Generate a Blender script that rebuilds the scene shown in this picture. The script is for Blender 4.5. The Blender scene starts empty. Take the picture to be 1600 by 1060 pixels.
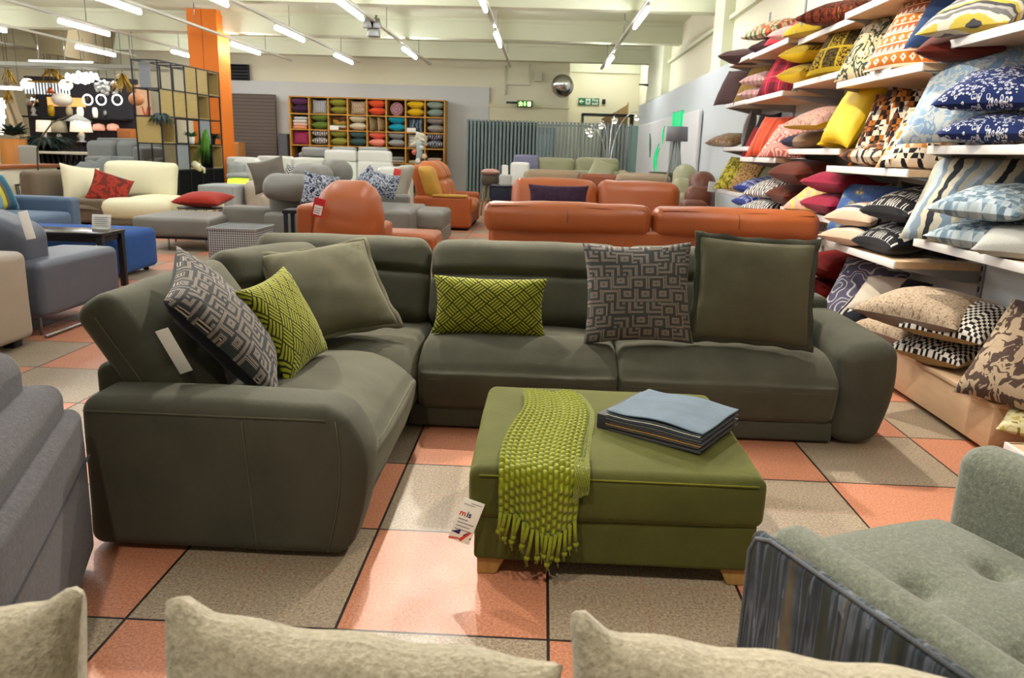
import bpy, math, random
import numpy as np
from mathutils import Matrix, Vector, noise as mnoise

# ------------------------------------------------------------------ camera, world, light, exposure
SC = bpy.context.scene
COL = SC.collection
random.seed(7)
CAM_H = 1.3; FOC = 1220.0
PITCH = math.atan(294.5 / 1220); YAW = math.radians(1.83); ROLL = 0.031

cam_data = bpy.data.cameras.new('camera')
cam = bpy.data.objects.new('camera', cam_data)
COL.objects.link(cam)
cam_data.sensor_width = 23.6
cam_data.lens = 23.6 * FOC / 1600
cam_data.clip_start = 0.02
cam_data.clip_end = 200
cam.matrix_world = (Matrix.Translation((0, 0, CAM_H)) @ Matrix.Rotation(YAW, 4, 'Z')
                    @ Matrix.Rotation(math.pi / 2 - PITCH, 4, 'X') @ Matrix.Rotation(ROLL, 4, 'Z'))
cam_data.dof.use_dof = True
cam_data.dof.focus_distance = 3.1
cam_data.dof.aperture_fstop = 3.8
SC.camera = cam

SC.view_settings.view_transform = 'Standard'
SC.view_settings.look = 'None'
SC.view_settings.gamma = 1
SC.view_settings.use_curve_mapping = False
SC.view_settings.exposure = 0.45

world = bpy.data.worlds.new('world')
SC.world = world
world.use_nodes = True
world.node_tree.nodes['Background'].inputs[0].default_value = (1.0, 0.93, 0.80, 1)
world.node_tree.nodes['Background'].inputs[1].default_value = 0.36

TUBE_W = 50.0          # emission strength of the fluorescent tubes
SPOT_W = 300.0         # watts of the track spotlights


def ray(px, py):
    u = px - 800; v = py - 530
    c, s = math.cos(ROLL), math.sin(ROLL)
    x = (u * c + v * s) / FOC; y = (-u * s + v * c) / FOC
    cp, sp = math.cos(PITCH), math.sin(PITCH)
    fy = cp - y * sp; fz = -sp - y * cp
    cy, sy = math.cos(YAW), math.sin(YAW)
    return x * cy - fy * sy, x * sy + fy * cy, fz


def gnd(px, py, z=0.0):
    d = ray(px, py); t = (z - CAM_H) / d[2]
    return Vector((d[0] * t, d[1] * t, z))


def aty(px, py, Y):
    d = ray(px, py); t = Y / d[1]
    return Vector((d[0] * t, Y, CAM_H + d[2] * t))


def atx(px, py, X):
    d = ray(px, py); t = X / d[0]
    return Vector((X, d[1] * t, CAM_H + d[2] * t))


# ------------------------------------------------------------------ objects
def tag(o, label, cat, group=None, kind=None):
    o['label'] = label
    o['category'] = cat
    if group: o['group'] = group
    if kind: o['kind'] = kind
    return o


def thing(name, label, cat, loc=(0, 0, 0), rz=0.0, group=None, kind=None):
    o = bpy.data.objects.new(name, None)
    COL.objects.link(o)
    o.location = loc
    o.rotation_euler = (0, 0, rz)
    o.empty_display_size = 0.1
    return tag(o, label, cat, group, kind)


def dup(root, loc=None, rz=None, label=None, group=None, matrix=None):
    r = root.copy(); COL.objects.link(r)
    if matrix is not None: r.matrix_world = matrix
    if loc is not None: r.location = loc
    if rz is not None: r.rotation_euler = (0, 0, rz)
    if label: r['label'] = label
    if group: r['group'] = group
    for ch in list(root.children):
        c = ch.copy(); COL.objects.link(c); c.parent = r
        for g in list(ch.children):
            d = g.copy(); COL.objects.link(d); d.parent = c
    return r


def lin(h):
    if isinstance(h, (tuple, list)): return (h[0], h[1], h[2], 1)
    h = h.lstrip('#')
    r = [int(h[i:i + 2], 16) / 255 for i in (0, 2, 4)]
    r = [c / 12.92 if c <= .04045 else ((c + .055) / 1.055) ** 2.4 for c in r]
    return (r[0], r[1], r[2], 1)


# ------------------------------------------------------------------ node expressions
class NT:
    def __init__(s, name):
        s.m = bpy.data.materials.new(name); s.m.use_nodes = True
        s.t = s.m.node_tree; s.t.nodes.clear()
        s.out = s.t.nodes.new('ShaderNodeOutputMaterial')
        s.b = s.t.nodes.new('ShaderNodeBsdfPrincipled')
        s.t.links.new(s.b.outputs[0], s.out.inputs[0])
        s._tc = None

    def n(s, typ, **kw):
        nd = s.t.nodes.new(typ)
        for k, v in kw.items(): setattr(nd, k, v)
        return nd

    def tc(s, which):
        if s._tc is None: s._tc = s.n('ShaderNodeTexCoord')
        return s._tc.outputs[which]

    def link(s, a, b):
        if isinstance(a, X): a = a.s
        if hasattr(a, 'is_output'): s.t.links.new(a, b)
        else: b.default_value = a

    def math(s, op, a, b=None, c=None):
        nd = s.n('ShaderNodeMath', operation=op)
        for i, q in enumerate((a, b, c)):
            if q is not None: s.link(q, nd.inputs[i])
        return X(s, nd.outputs[0])

    def mix(s, f, a, b):
        nd = s.n('ShaderNodeMix', data_type='RGBA')
        s.link(f, nd.inputs[0])
        s.link(lin(a) if isinstance(a, (str, tuple)) else a, nd.inputs[6])
        s.link(lin(b) if isinstance(b, (str, tuple)) else b, nd.inputs[7])
        return nd.outputs[2]

    def uv(s):
        sp = s.n('ShaderNodeSeparateXYZ'); s.t.links.new(s.tc('UV'), sp.inputs[0])
        return X(s, sp.outputs[0]), X(s, sp.outputs[1])

    def obj(s):
        sp = s.n('ShaderNodeSeparateXYZ'); s.t.links.new(s.tc('Object'), sp.inputs[0])
        return [X(s, sp.outputs[i]) for i in range(3)]

    def noise(s, scale, detail=3, vec=None, rough=.55, scl=None):
        nd = s.n('ShaderNodeTexNoise'); nd.inputs['Scale'].default_value = scale
        nd.inputs['Detail'].default_value = detail; nd.inputs['Roughness'].default_value = rough
        v = s.tc('Object') if vec is None else vec
        if scl:
            mp = s.n('ShaderNodeMapping'); mp.inputs['Scale'].default_value = scl
            s.link(v, mp.inputs[0]); v = mp.outputs[0]
        s.link(v, nd.inputs['Vector'])
        return X(s, nd.outputs[0])

    def vor(s, scale, vec=None, feature='F1', out=0):
        nd = s.n('ShaderNodeTexVoronoi', feature=feature); nd.inputs['Scale'].default_value = scale
        s.link(s.tc('Object') if vec is None else vec, nd.inputs['Vector'])
        return X(s, nd.outputs[out])

    def vec(s, x, y, z=0.0):
        nd = s.n('ShaderNodeCombineXYZ')
        for i, q in enumerate((x, y, z)): s.link(q, nd.inputs[i])
        return nd.outputs[0]

    def bump(s, h, strength=.3, dist=.01):
        nd = s.n('ShaderNodeBump'); nd.inputs['Strength'].default_value = strength
        nd.inputs['Distance'].default_value = dist
        s.link(h, nd.inputs['Height']); s.t.links.new(nd.outputs[0], s.b.inputs['Normal'])

    def ramp(s, f, stops, interp='CONSTANT'):
        nd = s.n('ShaderNodeValToRGB'); cr = nd.color_ramp; cr.interpolation = interp
        while len(cr.elements) < len(stops): cr.elements.new(.5)
        for e, (p, c) in zip(cr.elements, stops): e.position = p; e.color = lin(c)
        s.link(f, nd.inputs[0]); return nd.outputs[0]


class X:
    def __init__(s, nt, sock): s.nt = nt; s.s = sock
    def __add__(s, o): return s.nt.math('ADD', s, o)
    __radd__ = __add__
    def __sub__(s, o): return s.nt.math('SUBTRACT', s, o)
    def __rsub__(s, o): return s.nt.math('SUBTRACT', o, s)
    def __mul__(s, o): return s.nt.math('MULTIPLY', s, o)
    __rmul__ = __mul__
    def __truediv__(s, o): return s.nt.math('DIVIDE', s, o)
    def fr(s): return s.nt.math('FRACT', s)
    def fl(s): return s.nt.math('FLOOR', s)
    def ab(s): return s.nt.math('ABSOLUTE', s)
    def sin(s): return s.nt.math('SINE', s)
    def mod(s, m): return s.nt.math('FLOORED_MODULO', s, m)
    def lt(s, o): return s.nt.math('LESS_THAN', s, o)
    def gt(s, o): return s.nt.math('GREATER_THAN', s, o)
    def mx(s, o): return s.nt.math('MAXIMUM', s, o)
    def mn(s, o): return s.nt.math('MINIMUM', s, o)


def finish(nt, color, rough=.8, sheen=0., spec=.3, metal=0., coat=0., tint=None):
    nt.link(lin(color) if isinstance(color, (str, tuple)) else color, nt.b.inputs['Base Color'])
    nt.b.inputs['Roughness'].default_value = rough
    nt.b.inputs['Specular IOR Level'].default_value = spec
    nt.b.inputs['Metallic'].default_value = metal
    nt.b.inputs['Sheen Weight'].default_value = sheen
    nt.b.inputs['Sheen Roughness'].default_value = .4
    if tint: nt.b.inputs['Sheen Tint'].default_value = lin(tint)
    nt.b.inputs['Coat Weight'].default_value = coat
    return nt.m


def shade(h, k):
    c = lin(h); return (c[0] * k, c[1] * k, c[2] * k)


MATS = {}


def plain(name, c, rough=.6, metal=0., spec=.4, coat=0., var=.04, vs=6):
    if name in MATS: return MATS[name]
    nt = NT(name)
    f = nt.noise(vs, 3)
    MATS[name] = finish(nt, nt.mix(f, shade(c, 1 - var), shade(c, 1 + var)), rough, 0, spec, metal, coat)
    return MATS[name]


def fabric(name, c, scale=260, var=.25, bump=.35, sheen=.15, rough=.9, fleck=0.):
    if name in MATS: return MATS[name]
    nt = NT(name)
    f = nt.noise(scale, 2, rough=.7); g = nt.noise(5, 3)
    col = nt.mix((f - .5) * 1.6 + .5, shade(c, 1 - var), shade(c, 1 + var))
    if fleck:
        h = nt.noise(scale * .45, 2, rough=.8)
        col = nt.mix(h.gt(.58) * fleck, col, shade(c, 1.9))
        col = nt.mix(h.lt(.42) * fleck, col, shade(c, .45))
    nt.bump(f + g * .4, bump, .004)
    MATS[name] = finish(nt, col, rough, sheen, .2)
    return MATS[name]


def velvet(name, c, tint, sheen=.5, mottled=.28, scale=5):
    if name in MATS: return MATS[name]
    nt = NT(name)
    f = nt.noise(scale, 4, rough=.6); g = nt.noise(420, 1); h = nt.noise(1.6, 2)
    col = nt.mix((f - .5) * 2.2 + .5, shade(c, 1 - mottled), shade(c, 1 + mottled))
    col = nt.mix(h * .35, col, shade(c, .8))
    nt.bump(g * .5 + f * 1.1, .4, .008)
    MATS[name] = finish(nt, col, .85, sheen, .15, tint=tint)
    return MATS[name]


def leather(name, c, rough=.42, var=.12):
    if name in MATS: return MATS[name]
    nt = NT(name)
    f = nt.noise(3.5, 3); g = nt.vor(170); h = nt.noise(9, 3)
    nt.bump(g * .25 + h * .7, .25, .008)
    MATS[name] = finish(nt, nt.mix(f, shade(c, 1 - var), shade(c, 1 + var)), rough, 0, .45)
    return MATS[name]


def wood(name, c, axis=0, rough=.5, var=.2):
    if name in MATS: return MATS[name]
    nt = NT(name)
    s = [14, 14, 14]; s[axis] = 1.2
    f = nt.noise(2.2, 5, scl=s, rough=.65)
    MATS[name] = finish(nt, nt.mix((f - .5) * 1.8 + .5, shade(c, 1 - var), shade(c, 1 + var)), rough, 0, .35)
    return MATS[name]


def emit(name, c, strength):
    if name in MATS: return MATS[name]
    nt = NT(name)
    nt.b.inputs['Base Color'].default_value = lin(c)
    nt.b.inputs['Emission Color'].default_value = lin(c)
    nt.b.inputs['Emission Strength'].default_value = strength
    MATS[name] = nt.m
    return nt.m


def glass(name, c='#ffffff', rough=.05, alpha=.35):
    if name in MATS: return MATS[name]
    nt = NT(name)
    nt.b.inputs['Base Color'].default_value = lin(c)
    nt.b.inputs['Transmission Weight'].default_value = 1
    nt.b.inputs['Roughness'].default_value = rough
    nt.b.inputs['IOR'].default_value = 1.2
    MATS[name] = nt.m
    return nt.m


# ------------------------------------------------------------------ mesh builder
class G:
    def __init__(s):
        s.v = []; s.f = []; s.sm = []; s.mi = []; s.uv = []
        s.nv = 0

    def add(s, V, F, smooth=True, mi=0, uv=None, fn=None):
        V = np.asarray(V, float)
        if fn is not None: V = fn(V.copy())
        b = s.nv
        s.v.append(V); s.nv += len(V)
        for i, f in enumerate(F):
            s.f.append([b + k for k in f]); s.sm.append(smooth)
            s.mi.append(mi if np.isscalar(mi) else int(mi[i]))
            s.uv.append([(0., 0.)] * len(f) if uv is None else [tuple(uv[k]) for k in f])
        return s

    def box(s, x0, x1, y0, y1, z0, z1, fn=None, mi=0, rz=0., c=None):
        V = np.array([(x, y, z) for z in (z0, z1) for y in (y0, y1) for x in (x0, x1)], float)
        if rz:
            cx, cy = c if c else ((x0 + x1) / 2, (y0 + y1) / 2)
            X_, Y_ = V[:, 0] - cx, V[:, 1] - cy
            V[:, 0] = cx + X_ * math.cos(rz) - Y_ * math.sin(rz); V[:, 1] = cy + X_ * math.sin(rz) + Y_ * math.cos(rz)
        F = [(0, 2, 3, 1), (4, 5, 7, 6), (0, 1, 5, 4), (2, 6, 7, 3), (0, 4, 6, 2), (1, 3, 7, 5)]
        uvb = [(0, 0), (1, 0), (0, 0), (1, 0), (0, 1), (1, 1), (0, 1), (1, 1)]
        return s.add(V, F, False, mi, uvb, fn)

    def rbox(s, x0, x1, y0, y1, z0, z1, r=.03, seg=3, n=4, puff=None, fn=None, mi=0):
        L = np.array([x1 - x0, y1 - y0, z1 - z0], float); C = np.array([x0 + x1, y0 + y1, z0 + z1]) / 2
        rr = np.minimum(np.array(r if not np.isscalar(r) else (r, r, r), float), L * .499)
        r_ = rr.min()
        axes = []
        for a in range(3):
            h = L[a] / 2; inn = h - r_
            arc = [inn + r_ * math.tan(math.pi / 4 * k / seg) for k in range(1, seg + 1)]
            nn = max(1, n if np.isscalar(n) else n[a])
            mid = list(np.linspace(-inn, inn, nn + 1))
            axes.append(np.array([-q for q in arc[::-1]] + mid + arc))
        V = []; F = []; U = []
        for a in range(3):
            b_, c_ = (a + 1) % 3, (a + 2) % 3
            for sg in (-1, 1):
                A, B = axes[b_], axes[c_]
                base = len(V); na, nb = len(A), len(B)
                for i in range(na):
                    for j in range(nb):
                        p = [0, 0, 0]; p[a] = sg * L[a] / 2; p[b_] = A[i]; p[c_] = B[j]
                        V.append(p); U.append((A[i] / L[b_] + .5, B[j] / L[c_] + .5) if a != 1 else (B[j] / L[c_] + .5, A[i] / L[b_] + .5))
                for i in range(na - 1):
                    for j in range(nb - 1):
                        q = [base + i * nb + j, base + (i + 1) * nb + j, base + (i + 1) * nb + j + 1, base + i * nb + j + 1]
                        F.append(q if sg > 0 else q[::-1])
        V = np.array(V)
        Q = np.clip(V, -(L / 2 - r_), L / 2 - r_)
        D = V - Q; dn = np.linalg.norm(D, axis=1, keepdims=True); dn[dn == 0] = 1
        V = Q + D / dn * r_
        if puff:
            N = V / (L / 2)
            for k, amt in puff.items():
                a = 'xyz'.index(k[1]); sg = 1 if k[0] == '+' else -1
                b_, c_ = (a + 1) % 3, (a + 2) % 3
                w = np.clip(1 - N[:, b_] ** 2, 0, 1) * np.clip(1 - N[:, c_] ** 2, 0, 1)
                w = w ** .7
                V[:, a] += sg * amt * w * np.clip(sg * N[:, a], 0, 1)
        V = V + C
        # merge duplicate seam vertices so the normals stay smooth
        key = np.round(V, 5); uq, idx, inv = np.unique(key, axis=0, return_index=True, return_inverse=True)
        inv = inv.reshape(-1)
        V2 = V[idx]; F2 = [[int(inv[k]) for k in f] for f in F]
        if fn is not None: V2 = fn(V2.copy())
        b = s.nv; s.v.append(V2); s.nv += len(V2)
        for f0, f in zip(F, F2):
            s.f.append([b + k for k in f]); s.sm.append(True); s.mi.append(mi); s.uv.append([U[k] for k in f0])
        return s

    def tube(s, P, r, n=8, closed=False, mi=0, caps=True):
        P = [Vector(p) for p in P]; m = len(P)
        R = [r] * m if np.isscalar(r) else r
        V = []; F = []
        up = None
        for i, p in enumerate(P):
            a = P[i - 1] if i > 0 else (P[-1] if closed else P[0]); b = P[(i + 1) % m] if (i < m - 1 or closed) else P[-1]
            t = (b - a).normalized()
            if up is None:
                up = Vector((0, 0, 1)) if abs(t.z) < .9 else Vector((1, 0, 0))
            x = t.cross(up)
            if x.length < 1e-4: x = t.cross(Vector((0.3, 1, .2)))
            x.normalize(); up = x.cross(t).normalized()
            for k in range(n):
                q = 2 * math.pi * k / n
                V.append(p + x * (math.cos(q) * R[i]) + up * (math.sin(q) * R[i]))
        for i in range(m if closed else m - 1):
            j = (i + 1) % m
            for k in range(n):
                F.append((i * n + k, i * n + (k + 1) % n, j * n + (k + 1) % n, j * n + k))
        if caps and not closed:
            F.append(tuple(range(n))[::-1]); F.append(tuple((m - 1) * n + k for k in range(n)))
        return s.add([tuple(v) for v in V], F, True, mi)

    def lathe(s, prof, c=(0, 0, 0), n=20, mi=0, smooth=True, sx=1., sy=1.):
        V = []; F = []
        for (r, z) in prof:
            for k in range(n):
                q = 2 * math.pi * k / n
                V.append((c[0] + r * math.cos(q) * sx, c[1] + r * math.sin(q) * sy, c[2] + z))
        for i in range(len(prof) - 1):
            for k in range(n):
                F.append((i * n + k, i * n + (k + 1) % n, (i + 1) * n + (k + 1) % n, (i + 1) * n + k))
        F.append(tuple(range(n))[::-1]); F.append(tuple((len(prof) - 1) * n + k for k in range(n)))
        return s.add(V, F, smooth, mi)

    def prism(s, poly, axis, d0, d1, mi=0, smooth=False):
        n = len(poly); V = []
        for d in (d0, d1):
            for (a, b) in poly:
                V.append({'x': (d, a, b), 'y': (a, d, b), 'z': (a, b, d)}[axis])
        F = [tuple(range(n))[::-1], tuple(n + k for k in range(n))]
        F += [(k, (k + 1) % n, n + (k + 1) % n, n + k) for k in range(n)]
        return s.add(V, F, smooth, mi)

    def sphere(s, c, r, n=12, mi=0, sx=1, sy=1, sz=1):
        pr = [(max(1e-4, r * math.sin(math.pi * k / n)), -r * math.cos(math.pi * k / n) * sz) for k in range(n + 1)]
        return s.lathe(pr, c, n + 4, mi, True, sx, sy)

    def grid(s, fn, nu, nv, mi=0, smooth=True, two=False):
        V = []; F = []; U = []
        for j in range(nv + 1):
            for i in range(nu + 1):
                V.append(fn(i / nu, j / nv)); U.append((i / nu, j / nv))
        for j in range(nv):
            for i in range(nu):
                a = j * (nu + 1) + i
                F.append((a, a + 1, a + nu + 2, a + nu + 1))
        return s.add(V, F, smooth, mi, U)

    def mesh(s, name):
        me = bpy.data.meshes.new(name)
        V = np.concatenate(s.v) if s.v else np.zeros((0, 3))
        me.from_pydata(V.tolist(), [], s.f)
        me.polygons.foreach_set('use_smooth', s.sm)
        me.polygons.foreach_set('material_index', s.mi)
        ul = me.uv_layers.new(name='UVMap')
        flat = [c for f in s.uv for p in f for c in p]
        ul.data.foreach_set('uv', flat)
        me.validate(); me.update()
        return me

    def build(s, name, mats, parent=None, loc=None, fix=True):
        me = s.mesh(name)
        for m in (mats if isinstance(mats, (list, tuple)) else [mats]): me.materials.append(m)
        if fix:
            import bmesh
            bm = bmesh.new(); bm.from_mesh(me)
            bmesh.ops.recalc_face_normals(bm, faces=bm.faces)
            bm.to_mesh(me); bm.free()
        o = bpy.data.objects.new(name, me)
        COL.objects.link(o)
        if parent is not None: o.parent = parent
        if loc is not None: o.location = loc
        return o


def struct(name, g, m):
    o = g.build(name, m); o['kind'] = 'structure'
    return o


def text(name, body, size, m, parent, loc, rot, align='CENTER', bold=False):
    cu = bpy.data.curves.new(name, 'FONT'); cu.body = body; cu.size = size
    cu.align_x = align; cu.align_y = 'CENTER'; cu.extrude = .0004
    if bold: cu.offset = size * .02
    tmp = bpy.data.objects.new(name, cu); COL.objects.link(tmp)
    dg = bpy.context.evaluated_depsgraph_get()
    me = bpy.data.meshes.new_from_object(tmp.evaluated_get(dg))
    bpy.data.objects.remove(tmp); bpy.data.curves.remove(cu)
    me.name = name; me.materials.clear(); me.materials.append(m)
    o = bpy.data.objects.new(name, me); COL.objects.link(o)
    o.parent = parent; o.location = loc; o.rotation_euler = rot
    return o


# ------------------------------------------------------------------ pillows
def pillow_geo(w, h, t, n=18, pinch=.09, flange=0., wr=.006, seed=0, fold=0., pw=.42):
    """A stuffed cover: upright in XZ, front towards -Y, centred on the origin. Slot 0 front, slot 1 back."""
    g = G()
    rnd = random.Random(seed); off = Vector((rnd.uniform(-50, 50), rnd.uniform(-50, 50), rnd.uniform(-50, 50)))
    q = np.linspace(-1, 1, n + 1); q = np.sign(q) * (1 - (1 - np.abs(q)) ** 1.35)
    for side in (-1, 1):
        V = []; U = []; F = []
        for j, b in enumerate(q):
            for i, a in enumerate(q):
                x = a * w / 2 * (1 - pinch * (1 - b * b) * abs(a))
                z = b * h / 2 * (1 - pinch * (1 - a * a) * abs(b))
                th = max(0., (1 - a * a) * (1 - b * b)) ** pw * t / 2
                edge = 1 - max(abs(a), abs(b))
                k = mnoise.noise(Vector((x * 9, z * 9, side * 3.)) + off) * wr + mnoise.noise(Vector((x * 22, z * 22, side * 5.)) + off) * wr * .4
                # creases running in from the corners
                cr = math.exp(-((abs(a) - abs(b)) / .22) ** 2) * max(0., (max(abs(a), abs(b)) - .35)) * math.sin(26 * (a * b) + seed) * wr * 1.2
                y = side * (th + (k + cr) * min(1, edge * 6))
                y += fold * t * (a * a - .3)
                V.append((x, y, z)); U.append((a * .5 + .5, b * .5 + .5))
        m = n + 1
        for j in range(n):
            for i in range(n):
                f = (j * m + i, j * m + i + 1, (j + 1) * m + i + 1, (j + 1) * m + i)
                F.append(f if side < 0 else f[::-1])
        g.add(V, F, True, 0 if side < 0 else 1, U)
    if flange:
        ring = []
        for i in range(n + 1): ring.append((q[i], -1.))
        for i in range(1, n + 1): ring.append((1., q[i]))
        for i in range(n - 1, -1, -1): ring.append((q[i], 1.))
        for i in range(n - 1, 0, -1): ring.append((-1., q[i]))
        V = []; F = []
        for k, (a, b) in enumerate(ring):
            x = a * w / 2 * (1 - pinch * (1 - b * b) * abs(a)); z = b * h / 2 * (1 - pinch * (1 - a * a) * abs(b))
            fl = flange * (1 + .15 * math.sin(k * 1.3 + seed))
            dx = (1 if a >= .999 else -1 if a <= -.999 else 0) * fl; dz = (1 if b >= .999 else -1 if b <= -.999 else 0) * fl
            wv = math.sin(k * .9 + seed) * .006
            V += [(x, -.004, z), (x + dx, -.004 + wv, z + dz), (x + dx, .004 + wv, z + dz), (x, .004, z)]
        m = len(ring)
        for k in range(m):
            a, b = k * 4, ((k + 1) % m) * 4
            F += [(a, b, b + 1, a + 1), (a + 1, b + 1, b + 2, a + 2), (a + 2, b + 2, b + 3, a + 3)]
        g.add(V, F, True, 1)
    return g


def pose(c, yaw=0., tilt=0., spin=0.):
    """yaw turns the front (-Y at 0, +X at 90), tilt leans the top backwards, spin turns it in its own plane (degrees)."""
    r = math.radians
    return Matrix.Translation(c) @ Matrix.Rotation(r(yaw), 4, 'Z') @ Matrix.Rotation(r(-tilt), 4, 'X') @ Matrix.Rotation(r(spin), 4, 'Y')


def minz(o, M):
    co = np.empty(len(o.data.vertices) * 3); o.data.vertices.foreach_get('co', co); co = co.reshape(-1, 3)
    A = np.array(M)
    return (co @ A[:3, :3].T + A[:3, 3])[:, 2].min()


def zrange(o):
    co = np.empty(len(o.data.vertices) * 3); o.data.vertices.foreach_get('co', co); co = co.reshape(-1, 3)
    A = np.array(o.matrix_basis)
    z = (co @ A[:3, :3].T + A[:3, 3])[:, 2]
    return z.min(), z.max()


_ps = [0]


def cushion(label, c, w, h, t, front, back=None, yaw=0, tilt=0, spin=0, rest=None, group=None, n=14,
            flange=0., pinch=.09, wr=.006, name='cushion', cat='cushion', fold=0.):
    _ps[0] += 1
    g = pillow_geo(w, h, t, n, pinch, flange, wr, _ps[0], fold)
    o = g.build(name, [front, back or front], fix=False)
    M = pose(Vector(c), yaw, tilt, spin)
    if rest is not None:
        M = Matrix.Translation((0, 0, rest - minz(o, M))) @ M
    o.matrix_world = M
    o.matrix_basis = M
    tag(o, label, cat, group)
    return o
# ------------------------------------------------------------------ patterned cloth (procedural, on each cushion's own UV)
def pat(name, fn, rough=.9, sheen=.1, bump=.25, fuzz=.18):
    if name in MATS: return MATS[name]
    nt = NT(name)
    u, v = nt.uv()
    col, h = fn(nt, u, v)
    nz = nt.noise(300, 2, rough=.7)
    d = nt.n('ShaderNodeMix', data_type='RGBA', blend_type='MULTIPLY')
    d.inputs[0].default_value = 1
    nt.link(col, d.inputs[6]); nt.link(nt.mix(nz, (1 - fuzz * 2,) * 3, (1 + fuzz * .6,) * 3), d.inputs[7])
    nt.bump((h * 1.0 + nz * .4) if h is not None else nz, bump, .004)
    MATS[name] = finish(nt, d.outputs[2], rough, sheen, .2)
    return MATS[name]


def p_basket(c1, c2, k=7., ns=4):
    def f(nt, u, v):
        a = (u + v * .62) * k; b = (u - v * .62) * k
        par = (a.fl() + b.fl()).mod(2.)
        s = par * a + (1 - par) * b
        ln = ((s * ns).fr() - .5).ab()
        m = ln.lt(.30)
        cross = (par * b + (1 - par) * a).fr()
        gap = cross.gt(.06) * cross.lt(.94)
        m = m * gap
        return nt.mix(m, c2, c1), m
    return f


def p_key(dark, mid, light, k=5.):
    """interlocking angular hooks drawn in triple lines"""
    def f(nt, u, v):
        # brickwork of L shaped hooks: nested corners whose centre shifts from cell to cell
        V = v * k; row = V.fl()
        U = u * k * .8 + (row * .37).fr()
        col = U.fl()
        r1 = ((row * 12.9898 + col * 78.233).sin() * 43758.5).fr()
        x = U.fr(); y = V.fr()
        fx = r1.gt(.5); r2 = (r1 * 7.31).fr(); fy = r2.gt(.5)
        X_ = fx * x + (1 - fx) * (1 - x); Y_ = fy * y + (1 - fy) * (1 - y)
        d1 = X_.mx(Y_)                       # nested corners
        d2 = (X_ - .5).ab().mx((Y_ - .62).ab()) + .28
        pick = (r1 * 3.7).fr().gt(.45)
        d = pick * d1 + (1 - pick) * d2
        gq = (d * 3.).fr()
        m = (gq * 5.5).fr().lt(.46) * gq.gt(.02) * gq.lt(.56)
        bg = nt.mix((d * 3.).fr().lt(.5), mid, dark)
        return nt.mix(m, bg, light), m
    return f


def p_chev(c1, c2, k=7., amp=.16, kx=4., duty=.5):
    def f(nt, u, v):
        z = ((u * kx).fr() - .5).ab() * amp * 2
        m = ((v + z) * k).fr().lt(duty)
        return nt.mix(m, c1, c2), m
    return f


def p_step(c1, c2, k=9., kx=3., n=16.):
    """chevrons with stepped edges"""
    def f(nt, u, v):
        z = (((u * kx).fr() - .5).ab() * n).fl() / n * .75
        m = ((v + z) * k).fr().lt(.5)
        return nt.mix(m, c1, c2), m
    return f


def p_kilim(cols, k=3., seed=0.):
    def f(nt, u, v):
        n = 14.
        U = (u * n).fl() / n; V = (v * n).fl() / n
        a = ((U * k).fr() - .5).ab() + ((V * k * .8).fr() - .5).ab()
        band = ((V * k * .8).fl() + seed).mod(3.)
        q = (a * 2.3 + band * .37 + ((U * k).fl() * .31)).fr()
        tri = ((u * k * 2.).fr() - .5).ab() * 2 + (v * k * 2.).fr()
        q = (q + tri.gt(1.) * .28).fr()
        st = [(i / len(cols), c) for i, c in enumerate(cols)]
        return nt.ramp(q, st), None
    return f


def p_stripe(cols, k=3., axis=1, wob=0.):
    def f(nt, u, v):
        s = (v if axis else u)
        if wob: s = s + (nt.noise(4, 3) - .5) * wob
        st = [(i / len(cols), c) for i, c in enumerate(cols)]
        return nt.ramp((s * k).fr(), st), None
    return f


def p_tribal(cols, k=5.):
    def f(nt, u, v):
        V = v * k; b = V.fl().mod(2.)
        z = ((u * 13.).fr() - .5).ab() * 1.3
        tooth = (V.fr() - .18).lt(z) * V.fr().gt(.2)
        dia = ((u * 9.).fr() - .5).ab() + (V.fr() - .5).ab()
        m = b * tooth + (1 - b) * (dia.lt(.34) * dia.gt(.14))
        edge = V.fr().lt(.12)
        return nt.mix(m.mx(edge), nt.mix(b, cols[0], cols[1]), cols[2]), m
    return f


def p_blot(cols, scale=7., detail=3, warp=0., rough=.6):
    def f(nt, u, v):
        vec = nt.vec(u, v, 0.)
        if warp:
            a = nt.noise(3, 2, vec); b = nt.noise(3.7, 2, nt.vec(v, u, 3.))
            vec = nt.vec(u + (a - .5) * warp, v + (b - .5) * warp, 0.)
        q = (nt.noise(scale, detail, vec, rough) - .5) * 2.1 + .5
        st = [(i / len(cols), c) for i, c in enumerate(cols)]
        return nt.ramp(q, st), None
    return f


def p_swirl(c1, c2, k=9., warp=.8, duty=.2):
    def f(nt, u, v):
        q = nt.noise(2.6, 1, nt.vec(u, v, 1.)) * k + u * 1.2
        ln = (q.fr() - .5).ab().lt(duty * .5)
        return nt.mix(ln, c1, c2), ln
    return f


def p_leopard(c1, c2, c3, k=16.):
    def f(nt, u, v):
        d = nt.vor(k, nt.vec(u, v, 0.))
        nz = nt.noise(14, 2, nt.vec(u, v, 2.))
        ring = (d + (nz - .5) * .6).gt(.22) * (d + (nz - .5) * .6).lt(.42)
        return nt.mix(ring, nt.mix(d.lt(.22), c1, c3), c2), None
    return f


def p_tartan(c1, c2, c3, k=3.):
    def f(nt, u, v):
        a = (u * k).fr(); b = (v * k).fr()
        wa = a.lt(.45); wb = b.lt(.45)
        c = nt.mix((wa + wb) * .5, c1, c2)
        ln = (a.gt(.70) * a.lt(.76)).mx(b.gt(.70) * b.lt(.76))
        return nt.mix(ln, c, c3), None
    return f


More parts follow.
